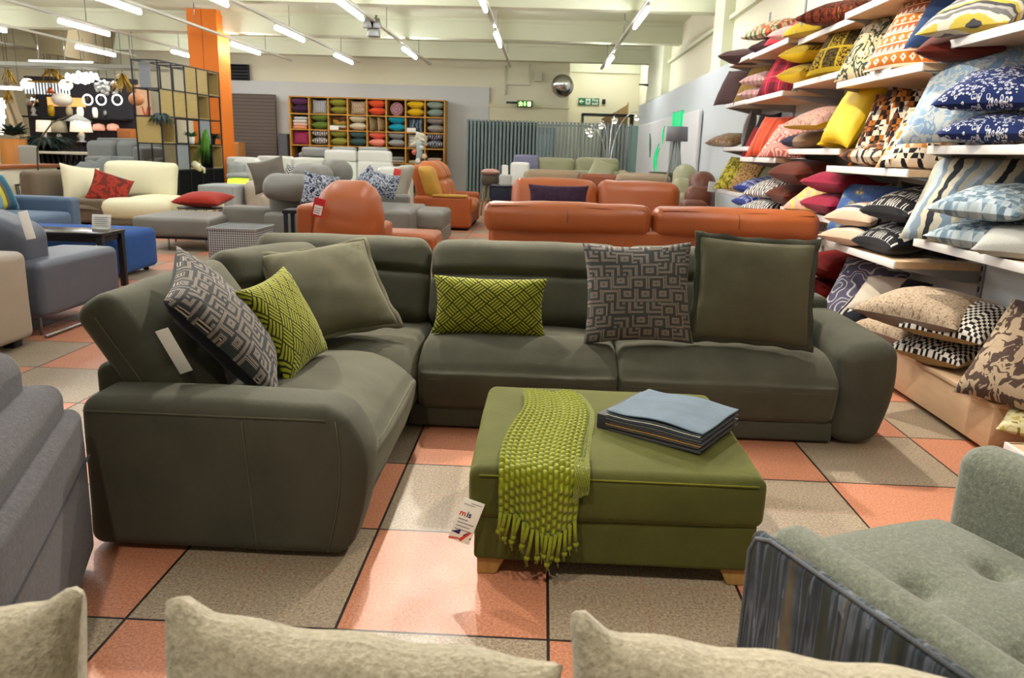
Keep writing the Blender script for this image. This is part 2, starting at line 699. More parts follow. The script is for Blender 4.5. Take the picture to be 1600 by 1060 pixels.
def p_mud(c1, c2, k=6.):
    """white angular marks on black cloth"""
    def f(nt, u, v):
        U = u * k; V = v * k * .8
        p = (U.fl() + V.fl() * 2.).mod(3.)
        x = U.fr() - .5; y = V.fr() - .5
        d = x.ab().mx(y.ab())
        sq = (d.gt(.30)) * (d.lt(.40)) * (y.lt(.2))
        zz = (((u * k * 3).fr() - .5).ab() - V.fr() * .6).ab().lt(.09)
        f1 = p.lt(.5)
        m = f1 * zz + (1 - f1) * sq
        m = m * v.gt(.04) * v.lt(.96)
        return nt.mix(m, c1, c2), m
    return f


def p_hound(c1, c2, k=22.):
    def f(nt, u, v):
        a = (u * k).fr(); b = (v * k).fr()
        A = a.lt(.5); B = b.lt(.5)
        diag = ((u + v) * k * 2).fr().lt(.5)
        same = A * B; opp = (1 - A) * (1 - B)
        m = same + (1 - same - opp) * diag
        return nt.mix(m, c1, c2), None
    return f


def p_round(cols, k=4.):
    def f(nt, u, v):
        x = u - .5; y = v - .5
        r = nt.math('SQRT', x * x + y * y)
        a = nt.math('ARCTAN2', y, x)
        q = (r * k * 1.6 + (a * 4.).sin() * .12).fr()
        st = [(i / len(cols), c) for i, c in enumerate(cols)]
        return nt.ramp(q, st), None
    return f


def p_panel(cols, k=3.5):
    """blocks of dark motifs divided by light bands"""
    def f(nt, u, v):
        a = (u * k).fr(); b = (v * k).fr()
        frame = a.lt(.12).mx(b.lt(.12))
        sp = nt.noise(30, 2, nt.vec(u, v, 0.)).gt(.5)
        cell = ((u * k).fl() + (v * k).fl()).mod(2.)
        return nt.mix(frame, nt.mix(sp, cols[0], nt.mix(cell, cols[1], cols[2])), cols[3]), None
    return f


def p_sleeve(bg, fg, k=9.):
    def f(nt, u, v):
        d = nt.vor(k, nt.vec(u, v, 0.))
        nz = nt.noise(9, 3, nt.vec(u, v, 0.))
        m = (d + (nz - .5) * 1.5).lt(.43)
        return nt.mix(m, bg, fg), m
    return f


# ------------------------------------------------------------------ shared materials
M_CEIL = plain('painted_concrete', '#d9dcc0', .85, 0, .2, var=.05, vs=1.2)
M_WALL = plain('cream_plaster', '#e4dfc2', .85, 0, .2, var=.05, vs=1.0)
M_GREYW = plain('pale_grey_paint', '#cfd0cd', .8, 0, .25, var=.02)
M_WHITE = plain('white_lacquer', '#e4e2dc', .4, 0, .4, var=.01)
M_BLACK = plain('black_metal', '#15151a', .45, 0, .4)
M_DARK = plain('dark_void', '#101012', .9, 0, .1)
M_CHROME = plain('chrome', '#d6d6d6', .12, 1.)
M_STEEL = plain('brushed_steel', '#9a9a98', .35, 1.)
M_GREYM = plain('grey_powder_coat', '#8c8d8e', .55, 0, .4)
M_OAK = wood('honey_wood', '#c08c3a', 0, .5)
M_BEECH = wood('beech_veneer', '#d3b38f', 1, .5, .09)
M_LEGW = wood('oak_leg', '#9c7a45', 2, .5)
M_CARD = plain('white_card', '#efede6', .6, var=.01)
M_RED = plain('red_card', '#c4202a', .5, var=.02)
M_SAGE = velvet('sage_velvet', '#504f42', '#a6a592', .5, .24)
M_SAGED = velvet('sage_velvet_arm', '#4b4b40', '#949488', .45, .2)
M_OTT = velvet('olive_velvet', '#4a4c23', '#a6a868', .5, .2)
M_LIME = pat('lime_basket_weave', p_basket('#a3a62c', '#33351d', 6.2, 4), bump=.5)
M_KEY = pat('charcoal_hook_weave', p_key('#1e2225', '#34393b', '#b8a998', 7.6), bump=.4)
M_KEY2 = pat('grey_hook_weave', p_key('#2c2f30', '#4a4d4b', '#c0b1a2', 7.6), bump=.4)
M_NAVYB = fabric('ink_cloth', '#11131a', 300)
M_LEATHO = leather('orange_leather', '#a5572b', .36)
M_LEATHG = leather('grey_leather', '#77746c', .45)

# ------------------------------------------------------------------ floor: terrazzo tiles, grey and terracotta, dark joints
TS = .5883; TX0 = .064; TY0 = 1.889


def floor_mat():
    nt = NT('terrazzo_tiles')
    x, y, z = nt.obj()
    U = (x - TX0) / TS; V = (y - TY0) / TS
    par = (U.fl() + V.fl()).mod(2.)
    fx = (U.fr() - .5).ab(); fy = (V.fr() - .5).ab()
    joint = fx.mx(fy).gt(.4925)
    fine = fx.mn(fy).lt(.0035)
    sp = nt.noise(110, 2, rough=.8); sp2 = nt.noise(330, 1)
    blot = nt.noise(2.3, 3)
    g = nt.mix((sp - .5) * 2.6 + .5, '#6d5f50', '#c0ae95')
    o = nt.mix((sp - .5) * 2.6 + .5, '#9a5c43', '#d29576')
    g = nt.mix(sp2.gt(.66) * .5, g, '#57493c'); o = nt.mix(sp2.gt(.66) * .5, o, '#f0b798')
    g = nt.mix(blot * .35, g, '#8a7a66')
    o = nt.mix(blot * .35, o, '#c27a58')
    g = nt.mix(fine * .5, g, '#a5684c')
    c = nt.mix(par, g, o)
    c = nt.mix(joint, c, '#2a1d18')
    nt.bump(joint * -1. + sp * .05, .3, .004)
    m = finish(nt, c, .42, 0, .35)
    nt.link(nt.noise(5, 3) * .25 + .28, nt.b.inputs['Roughness'])
    return m


g = G().box(-17, 2.8, -3.2, 25, -.2, 0)
struct('floor', g, floor_mat())

# ------------------------------------------------------------------ ceiling with downstand beams
g = G().box(-17, 4.2, -3.2, 25.2, 3.95, 4.1)
struct('ceiling', g, M_CEIL)
for i, yb in enumerate((-1.7, 2.1, 5.9, 9.7, 13.5, 17.3, 21.1)):
    g = G().box(-17, 2.78, yb, yb + .32, 3.55, 3.96)
    g.box(-17, 2.78, yb - .05, yb + .37, 3.88, 3.955)
    struct('trim_%d' % (i + 1), g, M_CEIL)

# ------------------------------------------------------------------ walls
g = G().box(-17, .50, 22, 22.2, 0, 3.96)
g.box(.50, .62, 22.0, 24.7, 0, 3.96)
struct('wall_back', g, M_WALL)
g = G().box(.6, 2.9, 24.5, 24.7, 0, 3.96)
struct('wall_recess', g, M_WALL)
g = G().box(2.78, 2.98, -3.2, 24.7, 0, 3.96)
struct('wall_right', g, M_WALL)
g = G().box(-17.2, -17, -3.2, 25, 0, 3.96)
struct('wall_left', g, M_WALL)
g = G().box(2.6, 2.8, 18.6, 21.2, 2.62, 3.96).box(2.62, 2.8, 12.6, 13.3, 2.6, 3.96)
struct('trim_8', g, M_CEIL)
g = G().box(2.7, 2.8, 3., 22, 3.3, 3.36).box(.63, 2.78, 24.4, 24.5, 3.62, 3.96)
struct('trim_9', g, M_CEIL)

# pale grey lining boards: behind the cubby unit, and along the right wall
a = aty(765, 137, 21.95); b = aty(352, 125, 21.95)
g = G().box(b.x - .3, a.x, 21.9, 22.0, 0, 2.93)
struct('trim_10', g, M_GREYW)
o = G().box(2.5, 2.6, -1., 21.9, 0, 2.56).build('trim_11', plain('cool_grey_paint', '#c4c9c8', .8, 0, .25, var=.02)); o['kind'] = 'structure'

# carved panel with green light behind its slots
th = thing('carved_light_panel', 'white wavy panel with green glowing slots against the far right wall', 'light panel', (0, 0, 0))
pm = plain('panel_white', '#d5d5d3', .5, var=.01)
def pface(y): return 2.40 - .25 * math.exp(-((y - 21.6) / 1.2) ** 2) - .02 * math.sin(y * .9)
G().rbox(2.40, 2.47, 12.9, 21.6, 0, 2.02, .03, 3, (1, 24, 2), fn=lambda V: np.column_stack([V[:, 0] - .25 * np.exp(-((V[:, 1] - 21.6) / 1.2) ** 2) - .02 * np.sin(V[:, 1] * .9), V[:, 1], V[:, 2]])).build('panel_board', pm, th)
gm = emit('green_glow', '#12a866', .8)
dm = plain('slot_green', '#0d7a4e', .5)


def leaf(x0, y0, x1, y1, wpx, bow):
    """a pointed slot on the panel face, from one picture height to another"""
    g = G(); n = 18; V = []; F = []
    a = atx(x0, y0, 2.40); b = atx(x1, y1, 2.40); wd = abs(atx(x0 + wpx, y0, 2.40).y - a.y)
    for k in range(n + 1):
        t = k / n; z = a.z + (b.z - a.z) * t
        hw = wd * math.sin(math.pi * (.03 + .94 * t)); yy = a.y + (b.y - a.y) * t + bow * (1 - (2 * t - 1) ** 2)
        V += [(pface(yy - hw) - .004, yy - hw, z), (pface(yy + hw) - .004, yy + hw, z), (pface(yy) - .022, yy - hw * .6, z)]
    for k in range(n):
        q = k * 3
        F += [(q, q + 1, q + 4, q + 3), (q + 1, q + 2, q + 5, q + 4), (q + 2, q, q + 3, q + 5)]
    return g.add(V, F, True)


for (x0, y0, x1, y1, wpx, bow, mm) in ((1015, 246, 1015, 209, 1.6, 0, dm), (1024, 272, 1031, 224, 3.0, .35, gm), (1030, 270, 1033, 232, 1.4, .5, gm), (1038, 225, 1041, 197, 2.0, .2, gm)):
    leaf(x0, y0, x1, y1, wpx, bow).build('light_slot', mm, th)
for k in range(3):
    ya = atx(1049 + 5 * k, 225, 2.38).y; yb = atx(1052.5 + 5 * k, 225, 2.38).y
    zt_ = atx(1050, 196, 2.38).z; z9 = atx(1050, 178, 2.38).z
    G().rbox(2.35, 2.41, yb, ya, .2, zt_ - .15, .012, 2, 1).build('panel_slat', plain('slat_grey', '#7f8a86', .5), th)
    G().rbox(2.352, 2.41, yb, ya, zt_ - .15, zt_ + .22, .012, 2, 1).build('light_slot', gm, th)
    G().rbox(2.354, 2.41, yb, ya, zt_ + .22, z9, .012, 2, 1).build('panel_slat', plain('slat_grey', '#7f8a86', .5), th)

# ------------------------------------------------------------------ column, vents, slatted boards on the back wall
cl = aty(296, 100, 17.0); cr = aty(342, 100, 17.0)
M_ORANGE = plain('orange_paint', '#d9741c', .6, 0, .3, var=.02)
g = G().box(cl.x, cr.x, 17.0, 17.62, 0, 3.96)
g.box(cl.x + .30, cl.x + .315, 16.996, 17.01, 0, 3.96, mi=1)
o = g.build('column', [M_ORANGE, plain('orange_joint', '#a5510e', .7)]); o['kind'] = 'structure'

a = aty(357, 100, 21.9); b = aty(391, 126, 21.9)
t = thing('wall_vent', 'small black louvred vent high on wall beside the orange column', 'vent', (0, 0, 0))
G().rbox(a.x, b.x, 21.86, 21.9, b.z, a.z, .01, 1, 1).build('vent_frame', M_BLACK, t)
for k in range(5):
    z = b.z + (a.z - b.z) * (k + .5) / 5
    G().box(a.x + .05, b.x - .05, 21.83, 21.87, z - .02, z + .01).build('louvre', M_DARK, t)

a = aty(361, 146, 21.8); b = aty(430, 146, 21.8)
nt = NT('ribbed_brown'); x, y, z = nt.obj()
ln = (z * 11.).fr().lt(.16)
nt.bump(ln * -1., .5, .02)
M_RIB = finish(nt, nt.mix(ln, '#6b5f57', '#473f3a'), .8)
tag(G().rbox(a.x, b.x + .02, 21.72, 21.8, 0, a.z, .02, 2, 1).build('ribbed_rug', M_RIB), 'large brown ribbed rug hung flat on wall right of the orange column', 'rug')
a = aty(441, 209, 21.6)
tag(G().rbox(a.x, a.x + .22, 21.3, 21.6, 0, a.z, .02, 2, 1).build('speaker_cabinet', plain('graphite', '#55565a', .7)), 'narrow dark grey cabinet standing left of the cushion cubbies', 'cabinet')
a = aty(363, 222, 21.3); b = aty(381, 222, 21.3)
t = thing('wooden_crate', 'light wooden board box leaning by the foot of the orange column', 'crate', (0, 0, 0))
G().rbox(a.x, b.x, 20.9, 21.4, 0, a.z, .02, 2, 1).build('crate_body', wood('pine', '#c88a4a', 2), t)
G().rbox(b.x - .12, b.x, 20.87, 20.9, .05, a.z - .04, .01, 1, 1).build('crate_slat', wood('pine_dark', '#a56c34', 2), t)

# ------------------------------------------------------------------ fluorescent battens on hanging rails
M_TUBE = emit('fluorescent_tube', '#f4f6ff', TUBE_W)
M_RAIL = plain('rail_white', '#c9c8b8', .5, 0, .4)
ROWS = [(-12.7, (8.2, 12.2, 15.6), 'added unseen left'), (-10.6, (6.2, 10.2, 14.2, 18.2), 'leftmost'), (-8.6, (10.6, 14.3, 18.6), 'second from left'), (-6.55, (4.2, 8.2, 11.5, 16.9), 'third from left'),  # first row is added out of view to brighten the back left wall
        (-4.78, (6.8, 10.6, 14.4, 18.4), 'fourth from left'), (-2.97, (3.2, 7.6, 11.55, 16.9), 'fifth from left'),
        (-.92, (2.5, 6.5, 10.5, 14.45), 'sixth from left'), (1.38, (4.0, 8., 11.6, 17.2, 18.35), 'rightmost')]
ROWS[-1] = (1.38, (3.6, 7.6, 11.7, 17.4), 'rightmost')
batten0 = None
for rx, ys, nm in ROWS:
    r = thing('lighting_rail', 'long white ceiling rail carrying the %s row of tube lights' % nm, 'rail', (rx, 0, 3.3), 0, 'hanging lighting rails')
    G().box(-.03, .03, -1., 20.9, .06, .10).build('rail_bar', M_RAIL, r)
    for k, yy in enumerate((1.0, 4., 7.6, 11.4, 15.2, 19.)):
        G().tube([(0, yy, .1), (0, yy, .62)], .008, 5).build('hanger_rod', M_STEEL, r)
    for k, yy in enumerate(ys):
        far = len(ys) - k
        lab = 'glowing white tube light on the %s ceiling rail, %s' % (nm, ['farthest of its row', 'second from the back wall', 'third from the back wall', 'nearest the camera', 'nearest overhead'][far - 1])
        if batten0 is None:
            b0 = thing('tube_light', lab, 'ceiling light', (rx, yy, 3.3), 0, 'tube lights on the ceiling rails')
            G().rbox(-.022, .022, 0, 1.7, .012, .05, .008, 1, 1).build('batten_body', M_RAIL, b0)
            G().tube([(0, .04, -.030), (0, 1.66, -.030)], .029, 10).build('fluorescent_tube', M_TUBE, b0)
            batten0 = b0
        else:
            dup(batten0, (rx, yy, 3.3), label=lab)

dup(batten0, (1.75, 22.4, 3.78), label='unseen tube light added behind the last beam to brighten the recess')  # extra lamp hidden by the beam, added to lift the dark recess

# track spotlights
M_SPOTB = plain('spot_white', '#d5d3ca', .4)
M_LENS = emit('spot_lens', '#fff0d8', 4.)


def spot_head(loc, target, w, label, size=62, blend=.6, col=(1, .91, .78)):
    t = thing('track_spotlight', label, 'spotlight', loc, 0, 'track spotlights')
    d = (Vector(target) - Vector(loc)).normalized()
    q = d.to_track_quat('-Z', 'Y')
    h = G().lathe([(.03, .10), (.045, .095), (.05, -.02), (.052, -.06), (.045, -.062), (.044, -.03)], n=14).build('spot_head', M_SPOTB, t)
    h.rotation_mode = 'QUATERNION'; h.rotation_quaternion = q
    G().lathe([(.001, -.035), (.043, -.034)], n=14).build('spot_lens', M_LENS, h)
    G().tube([(0, 0, .02), (0, 0, max(.06, 3.36 - loc[2]))], .012, 6).build('spot_stem', M_SPOTB, t)
    ld = bpy.data.lights.new('spot_lamp', 'SPOT'); ld.energy = w; ld.spot_size = math.radians(size); ld.spot_blend = blend
    ld.color = col; ld.shadow_soft_size = .045
    lo = bpy.data.objects.new('spot_lamp', ld); COL.objects.link(lo); lo.parent = t
    lo.rotation_mode = 'QUATERNION'; lo.rotation_quaternion = q; lo.location = d * .075
    return t


SPOTS = [((-.92, 5.6, 3.25), (-.1, 2.3, 0), 1.2, 'white track spotlight above the back of the green corner sofa'),
         ((-2.97, 5.2, 3.25), (-1.0, 2.6, .3), 1.2, 'white track spotlight above the left end of the green corner sofa'),
         ((1.38, 6.2, 3.25), (.9, 3.0, .2), 1.3, 'white track spotlight above the leather sofas'),
         ((.6, 3.0, 3.25), (2.3, 4.2, 1.2), .5, 'white track spotlight aimed at the near cushion shelves'),
         ((.6, 5.2, 3.25), (2.3, 5.6, 1.2), .5, 'white track spotlight aimed at the middle cushion shelves'),
         ((.6, 7.4, 3.25), (2.3, 7.2, 1.2), .45, 'white track spotlight aimed at the far cushion shelves'),
         ((-.92, 8.4, 3.25), (.3, 5.6, .8), .8, 'white track spotlight aimed at the orange leather sofas'),
         ((1.0, .3, 3.25), (1.3, 1.6, .3), .45, 'white track spotlight above the tufted grey armchair'),
         ((-.92, .1, 3.25), (-.2, 1.2, .6), .45, 'white track spotlight above the cream sofa')]
for loc, tg, w, lab in SPOTS:
    spot_head(loc, tg, SPOT_W * w, lab)

# the wired projector cluster on the fifth rail
t = thing('ceiling_projector', 'small grey metal floodlight cluster hanging on a ceiling rail in mid room', 'floodlight', tuple(aty(584, 43, 14.2)))
G().rbox(-.10, .10, -.08, .08, -.16, -.02, .02, 2, 1).build('lamp_body', M_STEEL, t)
for s in (-1, 1):
    G().rbox(-.16, .02, -.02, .01, -.03, .14, .01, 1, 1, fn=lambda V, s=s: np.column_stack([V[:, 0] * s + V[:, 2] * .3 * s, V[:, 1] - .1, V[:, 2]])).build('barn_door', M_STEEL, t)
G().tube([(0, 0, -.02), (.05, 0, .2)], .02, 6).build('bracket', M_STEEL, t)
# ------------------------------------------------------------------ helpers for upholstery
def xf(M, pre=None):
    A = np.array(M)
    def f(V):
        if pre is not None: V = pre(V)
        return V @ A[:3, :3].T + A[:3, 3]
    return f


def TR(x, y, z, yaw=0, tilt=0, spin=0):
    return pose(Vector((x, y, z)), yaw, tilt, spin)


def wrinkle(amp, fr, seed=0, pre=None):
    def f(V):
        if pre is not None: V = pre(V)
        for i in range(len(V)):
            p = Vector((V[i, 0] * fr + seed, V[i, 1] * fr, V[i, 2] * fr))
            d = mnoise.noise_vector(p)
            V[i, 0] += d.x * amp; V[i, 1] += d.y * amp; V[i, 2] += d.z * amp
        return V
    return f


def crease(zc, depth, wd=.018, side=-1, half=None):
    def f(V):
        fr = V[:, 1] * side > 0
        V[fr, 1] -= side * depth * np.exp(-((V[fr, 2] - zc) / wd) ** 2)
        return V
    return f


def chain(*fs):
    def f(V):
        for q in fs:
            V = q(V)
        return V
    return f


def seam(g, pts, r=.0015):
    return g.tube(pts, r, 5)


# ================================================================== green corner sofa
S = thing('corner_sofa', 'large sage green velvet corner sofa with scatter cushions in mid room', 'sofa', (0, 0, 0))
M_SEAM = velvet('sage_seam', '#66644f', '#a5a48c', .4, .1)
g = G().rbox(-.60, 1.40, 3.50, 4.36, .012, .11, .02, 2, 2)
g.rbox(-1.49, -.60, 2.46, 4.36, .012, .11, .02, 2, 2)
g.build('plinth', M_SAGED, S)
# back frames
G().rbox(-1.49, -1.31, 2.475, 4.40, .02, .56, .04, 3, 2).build('back_frame', M_SAGED, S)
G().rbox(-1.50, 1.58, 4.22, 4.40, .02, .58, .04, 3, 2).build('back_frame', M_SAGED, S)


def seat(x0, x1, y0, y1, front, z0=.10, z1=.405, r=.042):
    pf = {'+z': .03, front: .012}
    def bulge(V):
        q = np.clip((V[:, 2] - z0) / (z1 - z0), 0, 1)
        k = .035 * np.sin(q * math.pi * .62)
        if front == '-y':
            w = np.clip((y1 - V[:, 1]) / (y1 - y0), 0, 1) ** 2; V[:, 1] -= k * w - .012 * w
            V[:, 2] -= .105 * np.clip((y0 + .24 - V[:, 1]) / .25, 0, 1) ** 2.4 * q ** 2
        else:
            w = np.clip((V[:, 0] - x0) / (x1 - x0), 0, 1) ** 2; V[:, 0] += k * w - .012 * w
            V[:, 2] -= .105 * np.clip((V[:, 0] - x1 + .24) / .25, 0, 1) ** 2.4 * q ** 2
        return V
    return G().rbox(x0, x1, y0, y1, z0, z1, r, 5, (10, 10, 3), pf, chain(bulge, wrinkle(.006, 5., x0 * 3)))


c = seat(-.545, .383, 3.475, 4.10, '-y').build('seat_cushion', M_SAGE, S)
g = G(); seam(g, [(-.50 + .083 * k, 3.448, .262) for k in range(11)]); g.build('seam', M_SEAM, c)
c = seat(.389, 1.395, 3.475, 4.10, '-y').build('seat_cushion', M_SAGE, S)
g = G(); seam(g, [(.43 + .092 * k, 3.448, .262) for k in range(11)]); g.build('seam', M_SEAM, c)
seat(-1.34, -.56, 3.30, 4.10, '-y', .1, .40).build('seat_cushion', M_SAGE, S)
c = seat(-1.34, -.555, 2.455, 3.37, '+x').build('seat_cushion', M_SAGE, S)
g = G(); seam(g, [(-.535, 2.55 + .075 * k, .30) for k in range(11)]); g.build('seam', M_SEAM, c)


def back(w, h, M, zc=.27, t=.20, seed=0, pf=.05):
    fn = chain(crease(zc, .028), crease(zc + .005, .02, .015), wrinkle(.007, 6., seed), xf(M))
    return G().rbox(-w / 2, w / 2, -t / 2, t / 2, 0, h, .075, 4, (12, 2, 22), {'-y': pf, '+y': .02, '+z': .012}, fn)


# along the right run: bottom in front of the junction, top leaning back
back(1.005, .468, TR(-.065, 3.985, .385, 0, 24)).build('back_cushion', M_SAGE, S)
back(.985, .468, TR(.925, 3.985, .385, 0, 24), seed=3).build('back_cushion', M_SAGE, S)
back(.93, .462, TR(-1.045, 4.02, .385, 0, 21), seed=5).build('back_cushion', M_SAGE, S)
# wedge that turns the corner, then the flared wing along the left run
back(.62, .465, TR(-1.20, 3.66, .37, 60, 24), seed=8).build('back_cushion', M_SAGE, S)
g = G().rbox(-.47, .47, -.08, .08, 0, .565, .055, 4, (12, 2, 22), {'-y': .035, '+z': .01},
             chain(crease(.25, .02), wrinkle(.006, 6., 11), xf(TR(-1.17, 2.92, .30, 90, 33))))
o = g.build('wing_cushion', M_SAGE, S)
g = G(); P = [xf(TR(-1.17, 2.92, .30, 90, 33))(np.array([[-.472, .0, .05 + .46 * k / 8]]))[0] for k in range(9)]
seam(g, P, .003); g.build('seam', M_SEAM, o)


# arms
def armL(V):
    q = np.clip(V[:, 2] / .51, 0, 1)
    w = np.clip((V[:, 0] + 1.40) / .85, 0, 1) ** 3
    V[:, 0] += w * (.055 * np.sin(q * 2.4) - .01)
    V[:, 0] -= w * .075 * np.clip((q - .62) / .38, 0, 1) ** 2
    V[:, 1] += .02 * q
    return V


a = G().rbox(-1.425, -.575, 2.245, 2.47, .012, .508, .048, 5, (10, 3, 8), {'+z': .012, '-y': .01, '+x': .02}, chain(armL, wrinkle(.003, 4))).build('armrest', M_SAGED, S)
g = G()
seam(g, [(-.90 + .035 * (1 - k / 8), 2.236 + .015 * (k / 8), .03 + .43 * k / 8) for k in range(9)])
seam(g, [(-1.40 + .095 * k, 2.253, .475) for k in range(9)])
seam(g, [(-.640 + .045 * math.sin(k / 8 * 2.4), 2.238 + .018 * k / 8, .03 + .44 * k / 8) for k in range(9)])
g.build('seam', M_SEAM, a)


def armR(V):
    q = np.clip(V[:, 2] / .52, 0, 1)
    V[:, 0] += np.clip((V[:, 0] - 1.38) / .2, 0, 1) * .05 * np.sin(q * 2.2)
    inner = np.clip((1.60 - V[:, 0]) / .2, 0, 1)
    V[:, 2] -= inner * np.clip((V[:, 2] - .3) / .2, 0, 1) * .05 * np.clip((3.9 - V[:, 1]) / .4, 0, 1)
    V[:, 1] -= .03 * np.sin(q * 2.6)
    return V


G().rbox(1.385, 1.60, 3.48, 4.38, .012, .51, .075, 5, (4, 10, 6), {'+z': .02, '+x': .02}, chain(armR, wrinkle(.004, 4))).build('armrest', M_SAGED, S)

# scatter cushions on the corner sofa
M_PIPE = velvet('sage_pipe', '#45463a', '#8c8c78', .5, .1)
k1 = cushion('dark cushion with hooked geometric weave and blank swing tag, leaning on sofa wing', aty(354, 528, 2.72), .50, .53, .17, M_KEY, M_NAVYB, 99, 38, -17, rest=.405, n=22, wr=.01, group='scatter cushions on the green corner sofa')
tg = G().rbox(-.022, .022, -.0012, .0012, -.085, .085, .001, 1, 1, fn=lambda V: np.column_stack([V[:, 0], V[:, 1] + .012 * (V[:, 2] / .085) ** 2, V[:, 2]])).build('swing_tag', M_CARD, k1)
tg.matrix_basis = k1.matrix_world.inverted() @ TR(-1.18, 2.42, .625, 12, -14, -20)
tg['label'] = 'blank cream swing tag'
cushion('lime basket weave cushion leaning beside the dark hooked cushion', aty(446, 514, 3.0), .42, .40, .15, M_LIME, M_LIME, 82, 26, -5, rest=.41, n=20, wr=.008, group='scatter cushions on the green corner sofa')
M_SAGEC = velvet('sage_velvet_cushion', '#5e5b47', '#b0ae96', .55, .16)
cushion('large plain sage velvet cushion slumped in the corner of the green sofa', (-.98, 3.58, .66), .52, .52, .17, M_SAGEC, M_SAGEC, 24, 46, -10, rest=.41, n=20, flange=.018, wr=.012, group='scatter cushions on the green corner sofa')
cushion('oblong lime basket weave cushion upright at middle of green sofa back', (-.235, 3.74, .5), .56, .29, .15, M_LIME, M_LIME, 0, 16, 0, rest=.418, n=20, wr=.008, group='scatter cushions on the green corner sofa')
cushion('square grey cushion with hooked geometric weave upright on the green sofa', (.475, 3.70, .6), .52, .49, .15, M_KEY2, M_KEY2, -2, 17, -3, rest=.408, n=22, wr=.008, group='scatter cushions on the green corner sofa')
cushion('plain sage velvet flanged cushion beside the right arm of green sofa', (1.02, 3.70, .66), .54, .49, .15, M_SAGEC, M_PIPE, -4, 17, 2, rest=.42, n=20, flange=.022, pinch=.05, wr=.008, group='scatter cushions on the green corner sofa')

# ================================================================== olive ottoman
O = thing('ottoman', 'olive green velvet ottoman on wooden feet in front of corner sofa', 'ottoman', (.262, 2.62, 0))
OW = .447; OD = .435; OZ = .366
G().rbox(-OW + .015, OW - .015, -OD + .012, OD - .012, .058, .215, .015, 2, 6, None, wrinkle(.002, 7)).build('base', M_OTT, O)
c = G().rbox(-OW, OW, -OD, OD, .20, OZ, .034, 4, (14, 12, 4), {'+z': .02, '-y': .012, '+x': .008, '-x': .008}, wrinkle(.003, 6)).build('top_cushion', M_OTT, O)
g = G(); seam(g, [(-OW + .03 + (2 * OW - .06) * k / 10, -OD - .008, OZ - .016) for k in range(11)], .003); g.build('piping', velvet('olive_seam', '#6a6a20', '#b5b56a', .4, .1), c)
for sx in (-1, 1):
    for sy in (-1, 1):
        G().rbox(-.045, .045, -.03, .03, 0, .062, .006, 2, 1, None, lambda V, sx=sx: np.column_stack([V[:, 0] * (.65 + .35 * V[:, 2] / .06) + sx * .012 * (1 - V[:, 2] / .06) * 1.2, V[:, 1], V[:, 2]])).build('foot', M_LEGW, O, (sx * (OW - .07), sy * (OD - .06), 0))
# printed swing tag on the front left corner
TG = G().rbox(-.034, .034, -.001, .001, -.069, .069, .0008, 1, 1).build('swing_tag', M_CARD, O)
TG.location = (-.452, -OD - .022, .205); TG.rotation_euler = (math.radians(-5), math.radians(20), math.radians(4))
TG['label'] = 'printed white swing tag'
MI = plain('ink_navy', '#1b1a5a', .6); MR = plain('ink_red', '#d0402a', .6); MG = plain('ink_grey', '#8a8a90', .6)
text('tag_lettering', 'm', .026, MR, TG, (-.019, -.0018, .021), (math.pi / 2, 0, 0), bold=True)
text('tag_lettering', 'is', .026, MI, TG, (.001, -.0018, .021), (math.pi / 2, 0, 0), bold=True)
g = G()
for k, (x0, x1) in enumerate(((-.026, .004), (-.026, .026), (-.026, .018), (-.026, .022))):
    z = .002 - k * .011
    g.box(x0, x1, -.0018, -.0011, z - .0015, z + .0015)
for k in range(2):
    g.box(-.026 + .02 * k, .008 + .02 * k, -.0018, -.0011, .050 + .007 * k, .052 + .007 * k)
g.build('small_print', MG, TG)
g = G().prism([(-.033, -.043), (-.006, -.030), (-.006, -.046)], 'y', -.002, -.0011).prism([(.006, -.044), (.018, -.034), (.020, -.030), (.008, -.050)], 'y', -.002, -.0011)
g.prism([(.027, -.050), (.034, -.046), (.034, -.054)], 'y', -.002, -.0011)
g.build('flag_mark', MI, TG)
g = G().prism([(-.033, -.062), (-.004, -.056), (-.004, -.061), (-.033, -.067)], 'y', -.002, -.0011).prism([(-.004, -.061), (.022, -.030), (.029, -.030), (.006, -.066)], 'y', -.002, -.0011)
g.build('flag_mark', MR, TG)

# knitted throw
nt = NT('lime_knit')
u, v = nt.uv()
kn = ((u * math.pi * 15.).sin() * (v * math.pi * 32. + (u * 15.).fl() * 1.57).sin()).ab()
nt.bump(kn, .9, .006)
M_KNIT = finish(nt, nt.mix(kn, '#5e6510', '#959c22'), .95, .2, .15)  # colour darkened in the stitch gaps to stand in for shade there
M_TASS = fabric('lime_wool', '#7b821c', 120)
T = G()
path = [(2.78 - .2, OZ + .03)]
TY0_, TY1_ = 2.92, 2.185
def throw_pt(a, b):
    # a across the width, b along the length: top of the ottoman, over its front edge, then hanging
    L = b * (.915 - .035 * math.cos(a * 5.) )
    flat = TY0_ - TY1_ - .02
    xl = -.065 + .015 * math.sin(b * 7); wd = .205 + .045 * math.sin(b * 2.4)
    x = xl + wd * a + (-.05 * max(0, b - .25)) + .02 * (1 - b)
    fold = .010 * math.sin(a * 9 + b * 2) + .006 * math.sin(a * 17 + 1)
    tex = .0062 * abs(math.sin(a * math.pi * 15) * math.sin(b * math.pi * 32 + math.floor(a * 15) * 1.57)) ** .8
    if L < flat:
        y = TY0_ - L; z = OZ + .034 + fold * .4 + tex - .018 * abs(2 * (y - 2.62) / .87) ** 2
    else:
        q = L - flat
        ang = min(q / .05, math.pi / 2) if q < .0785 else math.pi / 2
        if q < .0785:
            y = TY1_ + .02 - .05 * math.sin(ang); z = OZ - .034 + .05 * math.cos(ang) + tex
        else:
            y = TY1_ - .032 - tex - fold - .004; z = OZ - .034 - (q - .0785)
    return (x, y, z)


